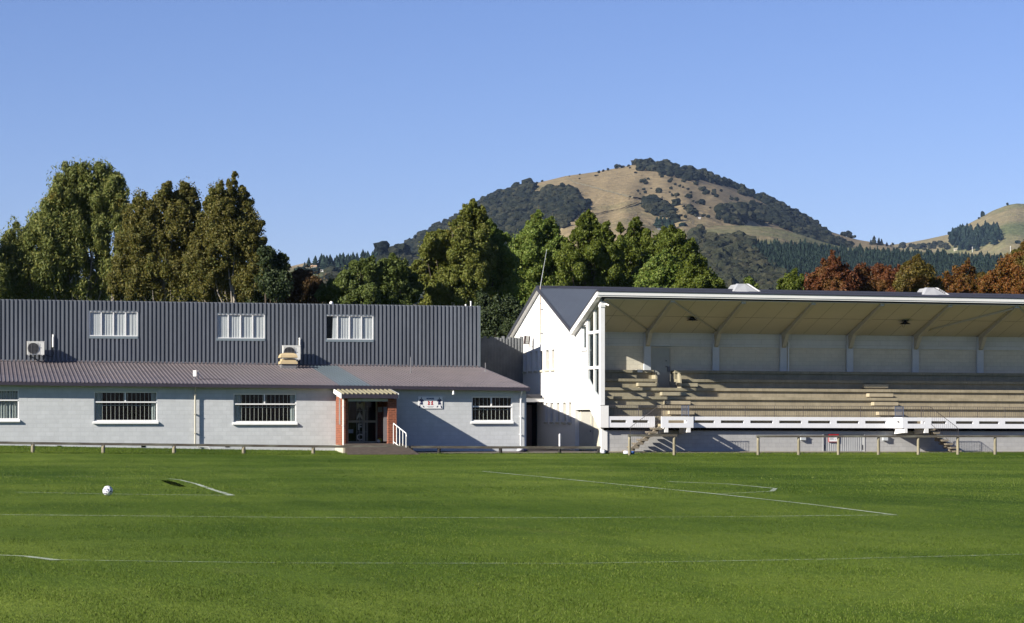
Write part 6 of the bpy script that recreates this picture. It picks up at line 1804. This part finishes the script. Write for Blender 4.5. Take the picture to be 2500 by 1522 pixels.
def mass(name, label, cat, hill, poly, stepx, stepy, hgt, shapes, mat, wid=1.0, seed=0, thin=0.0, loose=0.10):
    r = np.random.default_rng(300 + seed)
    if mat == 'pine': loose = 0.0
    P = np.array(poly); x0, y0 = P.min(0); x1, y1 = P.max(0)
    gx, gy = np.meshgrid(np.arange(x0, x1, stepx), np.arange(y0, y1, stepy))
    gx = gx.ravel() + r.uniform(-0.5, 0.5, gx.size) * stepx; gy = gy.ravel() + r.uniform(-0.5, 0.5, gy.size) * stepy
    k = in_poly(gx, gy, poly)
    if thin: k &= r.uniform(size=len(gx)) > thin
    gx, gy = gx[k], gy[k]
    gx = gx + r.normal(size=len(gx)) * 3.5; gy = gy + r.normal(size=len(gy)) * 1.6
    q = r.uniform(size=len(gx)) < loose
    gx = gx + q * r.normal(size=len(gx)) * 16; gy = gy + q * np.abs(r.normal(size=len(gx))) * 7
    pts = hill.at(gx, gy); pts = pts[~np.isnan(pts[:, 0])]
    Vs = []; Fs = []; o = 0
    for p in pts:
        v, f = shapes[r.integers(len(shapes))]
        h = hgt * r.uniform(0.45, 1.4); w = h * wid * r.uniform(0.8, 1.3); a = r.uniform(0, 6.28)
        ca, sa = math.cos(a), math.sin(a)
        q = np.stack([(v[:, 0] * ca - v[:, 1] * sa) * w, (v[:, 0] * sa + v[:, 1] * ca) * w, v[:, 2] * h - 0.06 * h], 1) + p
        Vs.append(q); Fs.append(f + o); o += len(v)
    c0 = pts.mean(0)
    V = np.concatenate(Vs) - c0
    me = raw_mesh(name, V, np.concatenate(Fs), VM[mat])
    ob = bpy.data.objects.new(name, me); SC.collection.objects.link(ob); ob.location = c0
    tag(ob, label, cat, kind='stuff')
    return ob

mass("hill_bush", "dark native bush covering the left shoulder of the big hill", "bush", HB, [(1000, 598), (1044, 566), (1099, 541), (1164, 503), (1203, 483), (1250, 466), (1291, 449), (1305, 452), (1296, 470), (1310, 484), (1345, 466), (1375, 462), (1405, 478), (1425, 498), (1430, 512), (1412, 520), (1390, 545), (1360, 560), (1330, 545), (1290, 590), (1250, 640), (1180, 640), (1100, 640), (1010, 640)], 7.5, 3.6, 7.5, SHB, 'bush', 1.25, 1)
mass("hill_bush", "dark bush belt running down the right skyline of the big hill", "bush", HB, [(1553, 398), (1622, 402), (1670, 412), (1720, 425), (1764, 443), (1820, 464), (1877, 487), (1926, 511), (1970, 537), (1990, 550), (2028, 585), (2070, 600), (2070, 612), (2000, 606), (1960, 582), (1915, 560), (1880, 540), (1862, 520), (1880, 505), (1850, 488), (1800, 464), (1740, 448), (1690, 438), (1640, 430), (1600, 422), (1560, 416)], 6.5, 2.8, 7.0, SHB, 'bush', 1.25, 2)
mass("hill_bush", "patch of bush in the middle of the bare hillside", "bush", HB, [(1573, 500), (1592, 488), (1610, 500), (1630, 508), (1648, 520), (1640, 532), (1612, 528), (1590, 518)], 7, 3.2, 8, SHB, 'bush', 1.2, 3, 0.15, 0.4)
mass("hill_bush", "two rounded bush patches below the right skyline belt", "bush", HB, [(1750, 520), (1785, 505), (1812, 510), (1830, 508), (1862, 515), (1872, 535), (1858, 550), (1830, 542), (1800, 540), (1770, 540)], 8, 3.6, 8, SHB, 'bush', 1.2, 4, 0.25, 0.4)
mass("hill_bush", "grey green bush filling the gully slope behind the stand roof", "bush", HS, [(1685, 580), (1705, 568), (1722, 580), (1722, 600), (1745, 594), (1800, 590), (1830, 600), (1850, 640), (1910, 680), (1925, 725), (1780, 730), (1740, 690), (1715, 645), (1700, 612)], 9, 5, 7.5, SHB, 'scrub', 1.15, 5, 0.1)
mass("conifer_plantation", "dark blue green pine plantation on the lower slopes behind the autumn trees", "pine forest", HS, [(1800, 608), (1850, 604), (1900, 605), (1960, 606), (2011, 611), (2060, 616), (2200, 622), (2330, 630), (2500, 638), (2560, 642), (2560, 740), (1930, 740), (1912, 690), (1870, 655), (1835, 620)], 5.0, 3.6, 6.6, SHC, 'pine', 0.95, 6)
mass("hill_bush", "row of dark conifers and bush on the ridge left of the maples", "bush", HL, [(768, 650), (785, 640), (830, 638), (870, 640), (920, 640), (925, 652), (880, 665), (840, 668), (800, 664)], 7, 4, 9.5, SHC, 'pine', 1.1, 7)
mass("hill_bush", "dark bush under the big round tree on the left ridge", "bush", HL, [(925, 650), (945, 640), (980, 640), (1010, 645), (1030, 660), (1020, 690), (985, 672), (940, 668)], 7, 4, 9, SHB, 'bush', 1.2, 8)
mass("hill_bush", "loose scrub on the gully slope above the rusty brown tree", "bush", HL, [(790, 700), (830, 672), (880, 668), (940, 680), (1000, 690), (1000, 740), (780, 740)], 10, 7, 8, SHB, 'scrub', 1.15, 9, 0.35)
mass("hill_bush", "dark conifer clump on the far right hill", "bush", HC, [(2318, 585), (2335, 568), (2368, 560), (2400, 566), (2430, 562), (2450, 580), (2430, 600), (2385, 612), (2345, 612)], 7, 4.2, 15, SHC, 'pine', 1.2, 10, 0.15)
mass("hill_bush", "thin scatter of low scrub across the middle of the bare slope", "scrub", HB, [(1640, 440), (1700, 448), (1770, 470), (1850, 505), (1850, 560), (1680, 535), (1560, 500), (1560, 460)], 9, 4.5, 4.6, SHB, 'bush', 1.3, 12, 0.92, 0.3)
mass("hill_bush", "low hedge of scrub along the saddle between the hills", "bush", HC, [(2182, 600), (2240, 602), (2300, 598), (2320, 600), (2320, 606), (2240, 612), (2182, 610)], 7, 4, 7, SHB, 'bush', 1.3, 11, 0.4)

# single trees one can tell apart on the hills
def hill_tree(name, label, hill, px, py, hpx, conifer, mat, wid, seed, group):
    p = hill.at([px], [py])[0]
    if np.isnan(p[0]): p = hill.at([px], [py + 6])[0]
    if np.isnan(p[0]): return None
    r = np.random.default_rng(seed)
    h = hpx * p[1] / F
    base = p - np.array([0, 0, 0.3])
    th = Thing(name, label, "tree", tuple(base), group, frame=False)
    mb = MB(); mb.tube([tuple(base), tuple(base + np.array([0, 0, h * 0.55]))], [h * 0.035, h * 0.02], 6); th.part("trunk", mb, 'bark')
    if conifer:
        V, Fq = bush_shape(r, True); V = V * np.array([h * wid, h * wid, h])
    else:
        V = []; Fl = []; o = 0
        for k in range(16 if hpx > 30 else (6 if hpx > 12 else 3)):
            v, f = SHB[r.integers(6)]
            sc = r.uniform(0.45, 0.75) * (0.62 if hpx > 30 else 1); off = r.uniform(-0.28, 0.28, 3) * (1.25 if hpx > 30 else 1) * np.array([wid, wid, 0.5])
            V.append((v * sc * np.array([wid, wid, 1.0]) + off + np.array([0, 0, 0.22])) * h); Fl.append(f + o); o += len(v)
        V = np.concatenate(V); Fq = np.concatenate(Fl)
    me = raw_mesh("crown", V, Fq, VM[mat]); ob = bpy.data.objects.new("crown", me); SC.collection.objects.link(ob); ob.parent = th.o
    return th
SG = "scattered trees on the bare hillside"
spots = [(1570, 448, 13), (1578, 452, 10), (1582, 440, 8), (1556, 470, 7), (1562, 476, 5), (1636, 448, 10), (1648, 454, 9), (1660, 458, 8), (1668, 460, 6), (1680, 465, 7), (1634, 472, 7), (1642, 478, 6), (1650, 484, 5), (1700, 498, 8), (1692, 494, 6), (1710, 464, 8), (1722, 470, 6), (1742, 470, 9), (1762, 470, 8), (1754, 480, 5), (1784, 482, 5), (1672, 514, 7), (1684, 518, 9), (1696, 520, 7), (1662, 530, 8), (1672, 533, 9), (1716, 532, 9), (1730, 534, 8), (1610, 422, 5), (1552, 425, 6), (1538, 412, 5), (1415, 438, 4), (1454, 432, 5), (1460, 430, 4), (1800, 548, 8), (1815, 552, 8), (1838, 560, 9), (1776, 545, 6), (1880, 550, 7), (1734, 510, 6), (1610, 470, 5), (1590, 462, 5), (1536, 488, 3), (1616, 484, 4)]
ORD = ['leftmost', 'second from left', 'third from left', 'fourth from left', 'fifth from left', 'sixth from left', 'seventh from left', 'eighth from left', 'ninth from left', 'tenth from left', 'eleventh from left', 'twelfth from left', 'thirteenth from left', 'rightmost']
def band(y):
    for lim, nm in ((430, 'just under the big hill summit'), (446, 'high on the big bare slope'), (462, 'in the upper row on the big bare slope'), (480, 'in the middle row on the big bare slope'), (500, 'in the lower middle of the big bare slope'), (525, 'in the lower row on the big bare slope'), (541, 'in the bottom row above the hill field'), (999, 'on the bench near the hill field')):
        if y < lim: return nm
def sized(h): return 'tiny dark shrub' if h < 6 else ('small dark shrub' if h < 8 else 'dark tree')
spots.sort()
cnt = {}
for i, (x, y, h) in enumerate(spots):
    bn = band(y); k = cnt.get(bn, 0); cnt[bn] = k + 1
    hill_tree("hill_tree", "%s %s, %s" % (sized(h), bn, ORD[k]), HB, x, y, h, False, 'bush', 1.25, 700 + i, SG)
for i, (x, y, h) in enumerate([(1462, 424, 8), (1474, 420, 7), (1486, 417, 8), (1508, 413, 13), (1520, 411, 8), (1534, 408, 7), (1545, 404, 8), (1415, 428, 4), (1390, 432, 4), (1324, 445, 6), (1312, 449, 6)]):
    hill_tree("skyline_tree", "%s on the left skyline of the big hill, %s" % (sized(h), ['third from the summit bush', 'fourth from the summit bush', 'fifth from the summit bush', 'the biggest one', 'right beside the biggest one', 'second from the summit bush', 'nearest the summit bush', 'sixth by itself', 'seventh by itself', 'nearest the left bush', 'touching the left bush'][i]), HB, x, y, h, False, 'bush', 1.2, 800 + i, "trees along the left skyline of the big hill")
for i, (x, y, h) in enumerate([(1604, 558, 30), (1613, 559, 33), (1622, 558, 31), (1632, 561, 32), (1642, 561, 26)]):
    hill_tree("hill_conifer", "tall dark conifer, %s in the clump above the lower green field" % ['leftmost', 'second from left', 'middle one', 'second from right', 'rightmost'][i], HS, x, y, h, True, 'pine', 1.5, 830 + i, "conifer clump above the lower green field")
hill_tree("hill_tree", "round blue green tree right of the conifer clump above the lower field", HS, 1666, 560, 17, False, 'pine', 1.3, 850, None)
hill_tree("hill_tree", "big rounded dark tree at the top of the gully beside the right hand maple", HS, 1702, 610, 42, False, 'scrub', 1.0, 851, None)
for i, (x, y, h) in enumerate([(1758, 580, 10), (1775, 582, 13), (1802, 580, 12)]):
    hill_tree("hill_tree", "small dark tree on the tan bench above the gully bush, %s of three" % ['leftmost', 'middle one', 'rightmost'][i], HS, x, y, h, False, 'bush', 1.3, 860 + i, "small trees on the tan bench above the gully")
hill_tree("hill_tree", "big round dark tree on the left ridge", HL, 955, 645, 66, False, 'bush', 1.25, 870, None)
hill_tree("hill_tree", "paler upright tree just right of the big round ridge tree", HL, 984, 645, 58, False, 'scrub', 0.9, 871, None)
for i, (x, h) in enumerate([(790, 26), (806, 28), (822, 26), (838, 32), (850, 30), (862, 34), (872, 32), (886, 40), (898, 36), (910, 36), (800, 22), (830, 30)]):
    hill_tree("hill_conifer", "tall dark conifer on the left ridge skyline, %s in the row" % (['leftmost'] + ORD[1:]) [sorted([790, 806, 822, 838, 850, 862, 872, 886, 898, 910, 800, 830]).index(x)], HL, x, 655, h + 8, True, 'pine', 1.1, 880 + i, "conifers along the left ridge")
for i, (x, h) in enumerate([(754, 26), (770, 30), (744, 14)]):
    hill_tree("hill_conifer", "small pointed conifer %s the white farm building on the left ridge" % ['just left of', 'behind', 'farthest left of'][i], HL, x, 653, h, True, 'pine', 1.2, 900 + i, "conifers by the white farm building")
for i, (x, h) in enumerate([(734, 20), (748, 16), (762, 18), (772, 18), (690, 24)]):
    hill_tree("hill_tree", "round dark tree below the white farm building, %s" % ['leftmost of the four', 'second of the four', 'third of the four', 'rightmost of the four', 'alone by the shrub tree'][i], HL, x, 670, h, False, 'pine', 1.3, 910 + i, "round trees below the white farm building")
hill_tree("skyline_tree", "small dark tree poking above the bush belt on the right skyline", HB, 1976, 544, 18, False, 'bush', 0.8, 930, None)
for i, (x, y, h) in enumerate([(2062, 578, 14), (2072, 580, 16), (2084, 584, 11), (2134, 598, 24), (2146, 599, 20), (2152, 600, 18), (2126, 598, 14), (2165, 602, 12), (2175, 603, 8)]):
    hill_tree("skyline_tree", "dark tree on the saddle, %s the red roofed farmhouse" % ['farthest left of', 'largest left of', 'nearest left of', 'tallest right of', 'second right of', 'third right of', 'nearest right of', 'low one well right of', 'farthest right of'][i], HB, x, y, h, i > 2, 'bush', 1.2, 940 + i, "trees near the red roofed farmhouse")
hill_tree("skyline_tree", "lone upright dark tree on the left slope of the far right hill", HC, 2398, 530, 14, False, 'pine', 0.8, 960, None)
hill_tree("skyline_tree", "tiny dark shrub left of the lone upright tree on the far right hill", HC, 2391, 535, 6, False, 'pine', 1.1, 961, None)
hill_tree("skyline_tree", "tiny forked tree near the summit of the far right hill", HC, 2459, 503, 8, False, 'pine', 0.9, 962, None)
hill_tree("hill_tree", "isolated dark shrub in the green field at the far right", HC, 2484, 596, 9, False, 'pine', 1.3, 963, None)
for i, (x, y, h) in enumerate([(2336, 578, 22), (2330, 600, 30), (2318, 570, 12), (2442, 590, 20), (2365, 614, 26), (2350, 612, 24)]):
    hill_tree("hill_tree", "dark tree by the far right conifer clump, %s" % ['tall one at its upper left', 'tall one at its lower left', 'small one at its far left', 'separate one at its right', 'front one at its foot', 'second front one at its foot'][i], HC, x, y, h, False, 'pine', 0.9, 970 + i, "trees edging the far right conifer clump")

def track(name, hill, pts, width, mat):
    P = []
    for (x0, y0), (x1, y1) in zip(pts[:-1], pts[1:]):
        for k in range(10): P.append((lerp(x0, x1, k / 10), lerp(y0, y1, k / 10)))
    P = np.array(P); w = hill.at(P[:, 0], P[:, 1]); w = w[~np.isnan(w[:, 0])]
    vs = []
    for p in w:
        n = np.array([0.25, -0.9, 0.36]) * width * random.uniform(0.6, 1.3)
        vs += [tuple(p + np.array([0, -1.0, 0.9]) - n * 0.5), tuple(p + np.array([0, -1.0, 0.9]) + n * 0.5)]
    mb = MB(); mb.add(vs, [(2 * i, 2 * i + 1, 2 * i + 3, 2 * i + 2) for i in range(len(w) - 1)])
    single(name, mb, mat, kind='structure', frame=False)
track("hill_track", HB, [(1376, 431), (1402, 448), (1450, 460), (1500, 474), (1545, 485), (1585, 493)], 3.4, pm("dark_scrub_line", (0.15, 0.135, 0.095), 0.95, 0.3, 0.2, spec=0.0))
track("hill_track", HB, [(1560, 496), (1520, 512), (1470, 522), (1430, 530)], 2.0, pm("dull_track", (0.15, 0.125, 0.085), 0.95, 0.2, 0.2, spec=0.0))
# farm buildings and masts on the hills
def farmhouse(label, hill, px, py, wpx, hpx, wallc, roofc, gable=True):
    p = hill.at([px], [py])[0]
    if np.isnan(p[0]): return
    w = wpx * p[1] / F; h = hpx * p[1] / F; d = w * 0.7
    th = Thing("farmhouse", label, "farm building", tuple(p), "farm buildings on the hills", frame=False)
    x, y, z = p
    mb = MB(); mb.box(x - w / 2, x + w / 2, y - d / 2, y + d / 2, z - 2, z + h * 0.6); wl = th.part("wall", mb, pm("farm_wall", wallc, 0.8, 0.05))
    mb = MB(); e = 0.4
    mb.prism([(x - w / 2 - e, y - d / 2 - e, z + h * 0.6 + 0.01), (x - w / 2 - e, y + d / 2 + e, z + h * 0.6 + 0.01), (x - w / 2 - e, y, z + h)], (w + 2 * e, 0, 0))
    th.part("roof", mb, pm("farm_roof", roofc, 0.6, 0.05))
    mb = MB()
    for k in (0.25, 0.7): mb.box(x - w / 2 + w * k, x - w / 2 + w * (k + 0.12), y - d / 2 - 0.05, y - d / 2 - 0.01, z + h * 0.2, z + h * 0.42)
    th.part("window", mb, 'dark')
farmhouse("white farm building with tan roof between the small conifers on the left ridge", HL, 766, 657, 13, 9, (0.62, 0.58, 0.50), (0.50, 0.34, 0.22))
farmhouse("long low white shed below the conifers on the left ridge", HL, 798, 664, 30, 5, (0.70, 0.70, 0.68), (0.62, 0.60, 0.55))
farmhouse("tiny white shed near the middle of the left slope", HL, 822, 668, 6, 4, (0.7, 0.68, 0.64), (0.5, 0.5, 0.5))
farmhouse("tiny white hut left of the dark shrubs above the lower green field", HB, 1708, 536, 5, 4, (0.75, 0.75, 0.74), (0.7, 0.7, 0.7))
farmhouse("long low grey shed under the conifer clump above the lower field", HS, 1622, 561, 32, 4, (0.20, 0.20, 0.22), (0.28, 0.28, 0.31))
farmhouse("red roofed farmhouse on the saddle between the hills", HB, 2112, 588, 26, 11, (0.28, 0.16, 0.12), (0.24, 0.10, 0.085))
farmhouse("cream shed at the foot of the far right conifer clump", HC, 2334, 613, 10, 5, (0.62, 0.55, 0.42), (0.60, 0.55, 0.45))
def mast(label, hill, px, py, hpx, head):
    p = hill.at([px], [py])[0]
    if np.isnan(p[0]): return
    h = hpx * p[1] / F; x, y, z = p
    th = Thing("mast", label, "mast", tuple(p), None, frame=False)
    mb = MB(); mb.tube([(x, y, z - 1), (x, y, z + h)], 0.28, 6); th.part("pole", mb, 'white')
    mb = MB()
    if head: mb.bar((x - 1.3, y, z + h), (x + 1.3, y, z + h), 0.3).sphere((x + 1.2, y, z + h), 0.7, 8, 6).box(x - 1.6, x - 1.0, y - 0.2, y + 0.2, z + h - 0.6, z + h + 0.5)
    else: mb.bar((x - 1.0, y, z + h * 0.9), (x + 1.0, y, z + h * 0.9), 0.2)
    th.part("mast_head", mb, 'white')
mast("white mast with round heads above the gully bush", HS, 1747, 593, 18, True)
mast("thin white mast on the tan bench, left one of a pair", HS, 1810, 585, 13, False)
mast("thin white mast on the tan bench, right one of a pair", HS, 1817, 586, 14, False)
mast("power pole in the saddle between the two hills", HC, 2176, 606, 12, False)
mast("power pole at the foot of the far right conifer clump", HC, 2374, 618, 14, False)
mast("power pole in the green field at the far right edge", HC, 2467, 616, 14, False)

# ------------------------------------------------------------------ grass blades
def blades():
    r = np.random.default_rng(5)
    def field(n, Y0, Y1, h, w, p=1.0):
        u = r.uniform(size=n) ** p
        Y = Y0 * (Y1 / Y0) ** u
        X = r.uniform(-0.245, 0.245, n) * Y
        # thicker and thinner patches
        d = np.sin(X * 1.3 + np.sin(Y * 0.7) * 2) * np.sin(Y * 0.9 + np.cos(X * 0.5) * 2) + 0.6 * np.sin(X * 4.1 + Y * 2.3)
        keep = r.uniform(size=n) < 0.72 + 0.28 * d
        return X[keep], Y[keep], h * (1 + 0.25 * d[keep]), w
    Vs = []
    def add(X, Y, h, w):
        n = len(X)
        s, t = FSv(X, Y)
        Z = gz(s, t)
        a = r.uniform(0, math.pi, n); ww = w * r.uniform(0.6, 1.3, n) * 0.5; hh = h * r.uniform(0.5, 1.4, n)
        lx, ly = r.normal(size=n) * 0.55 * hh, r.normal(size=n) * 0.55 * hh
        dx, dy = np.cos(a) * ww, np.sin(a) * ww
        V = np.stack([np.stack([X - dx, Y - dy, Z - 0.003], 1), np.stack([X + dx, Y + dy, Z - 0.003], 1), np.stack([X + lx, Y + ly, Z + hh], 1)], 1)
        Vs.append(V.reshape(-1, 3))
    def FSv(X, Y):
        dx, dy = X - OX, Y - OY
        return CO * dx + SI * dy, -SI * dx + CO * dy
    X, Y, h, w = field(620000, 19, 58, 0.017, 0.006); add(X, Y, h, w)
    X, Y, h, w = field(120000, 50, 104, 0.030, 0.012, 0.8)
    s, t = FSv(X, Y); k = t < -3.4; add(X[k], Y[k], h[k], w)
    # longer fringe along the fence and the edge of the asphalt
    n = 26000
    s = r.uniform(-32, 34, n); t = -3.1 - np.abs(r.normal(size=n)) * 0.35 - 0.15 * np.sin(s * 1.9)
    X = OX + CO * s - SI * t; Y = OY + SI * s + CO * t
    add(X, Y, np.full(n, 0.075), 0.014)
    n = 16000
    s = r.uniform(-32, -8.2, n); t = r.uniform(-3.2, -0.05, n)
    X = OX + CO * s - SI * t; Y = OY + SI * s + CO * t
    add(X, Y, np.full(n, 0.06), 0.014)
    V = np.concatenate(Vs)
    m, nn, b = new_mat("grass_blades")
    ge = N(nn, "ShaderNodeNewGeometry")
    c = ramp(nn, ge.outputs['Random Per Island'], [(0.0, (0.029, 0.056, 0.004)), (0.5, (0.057, 0.090, 0.009)), (0.85, (0.085, 0.119, 0.018)), (1.0, (0.13, 0.155, 0.045))])
    big = noise(nn, texco(nn, (0.12, 0.05, 1)), 1.0, 4, 0.6)
    c = mix(nn, 1.0, c, ramp(nn, big, [(0.38, (0.60, 0.68, 0.6)), (0.62, (1.28, 1.20, 1.3))]), 'MULTIPLY')
    nn.links.new(c, b.inputs['Base Color']); b.inputs['Roughness'].default_value = 0.7; b.inputs['Specular IOR Level'].default_value = 0.1
    me = raw_mesh("grass_blades", V, np.arange(len(V)).reshape(-1, 3), m)
    o = bpy.data.objects.new("grass_blades", me); SC.collection.objects.link(o)
    tag(o, "short mown green grass of the playing field", "grass", kind='stuff')
blades()

# ------------------------------------------------------------------ air between the camera and the hills
def haze():
    mb = MB(); mb.box(-2700, 2700, -700, 5900, -60, 620)
    m = bpy.data.materials.new("thin_blue_air"); m.use_nodes = True
    n = m.node_tree; n.nodes.clear()
    v = n.nodes.new("ShaderNodeVolumePrincipled"); o = n.nodes.new("ShaderNodeOutputMaterial")
    v.inputs['Color'].default_value = (0.42, 0.62, 1.0, 1)
    v.inputs['Density'].default_value = 2.2e-5
    v.inputs['Anisotropy'].default_value = 0.0
    n.links.new(v.outputs[0], o.inputs['Volume'])
    single("haze", mb, m, kind='stuff', frame=False)
haze()
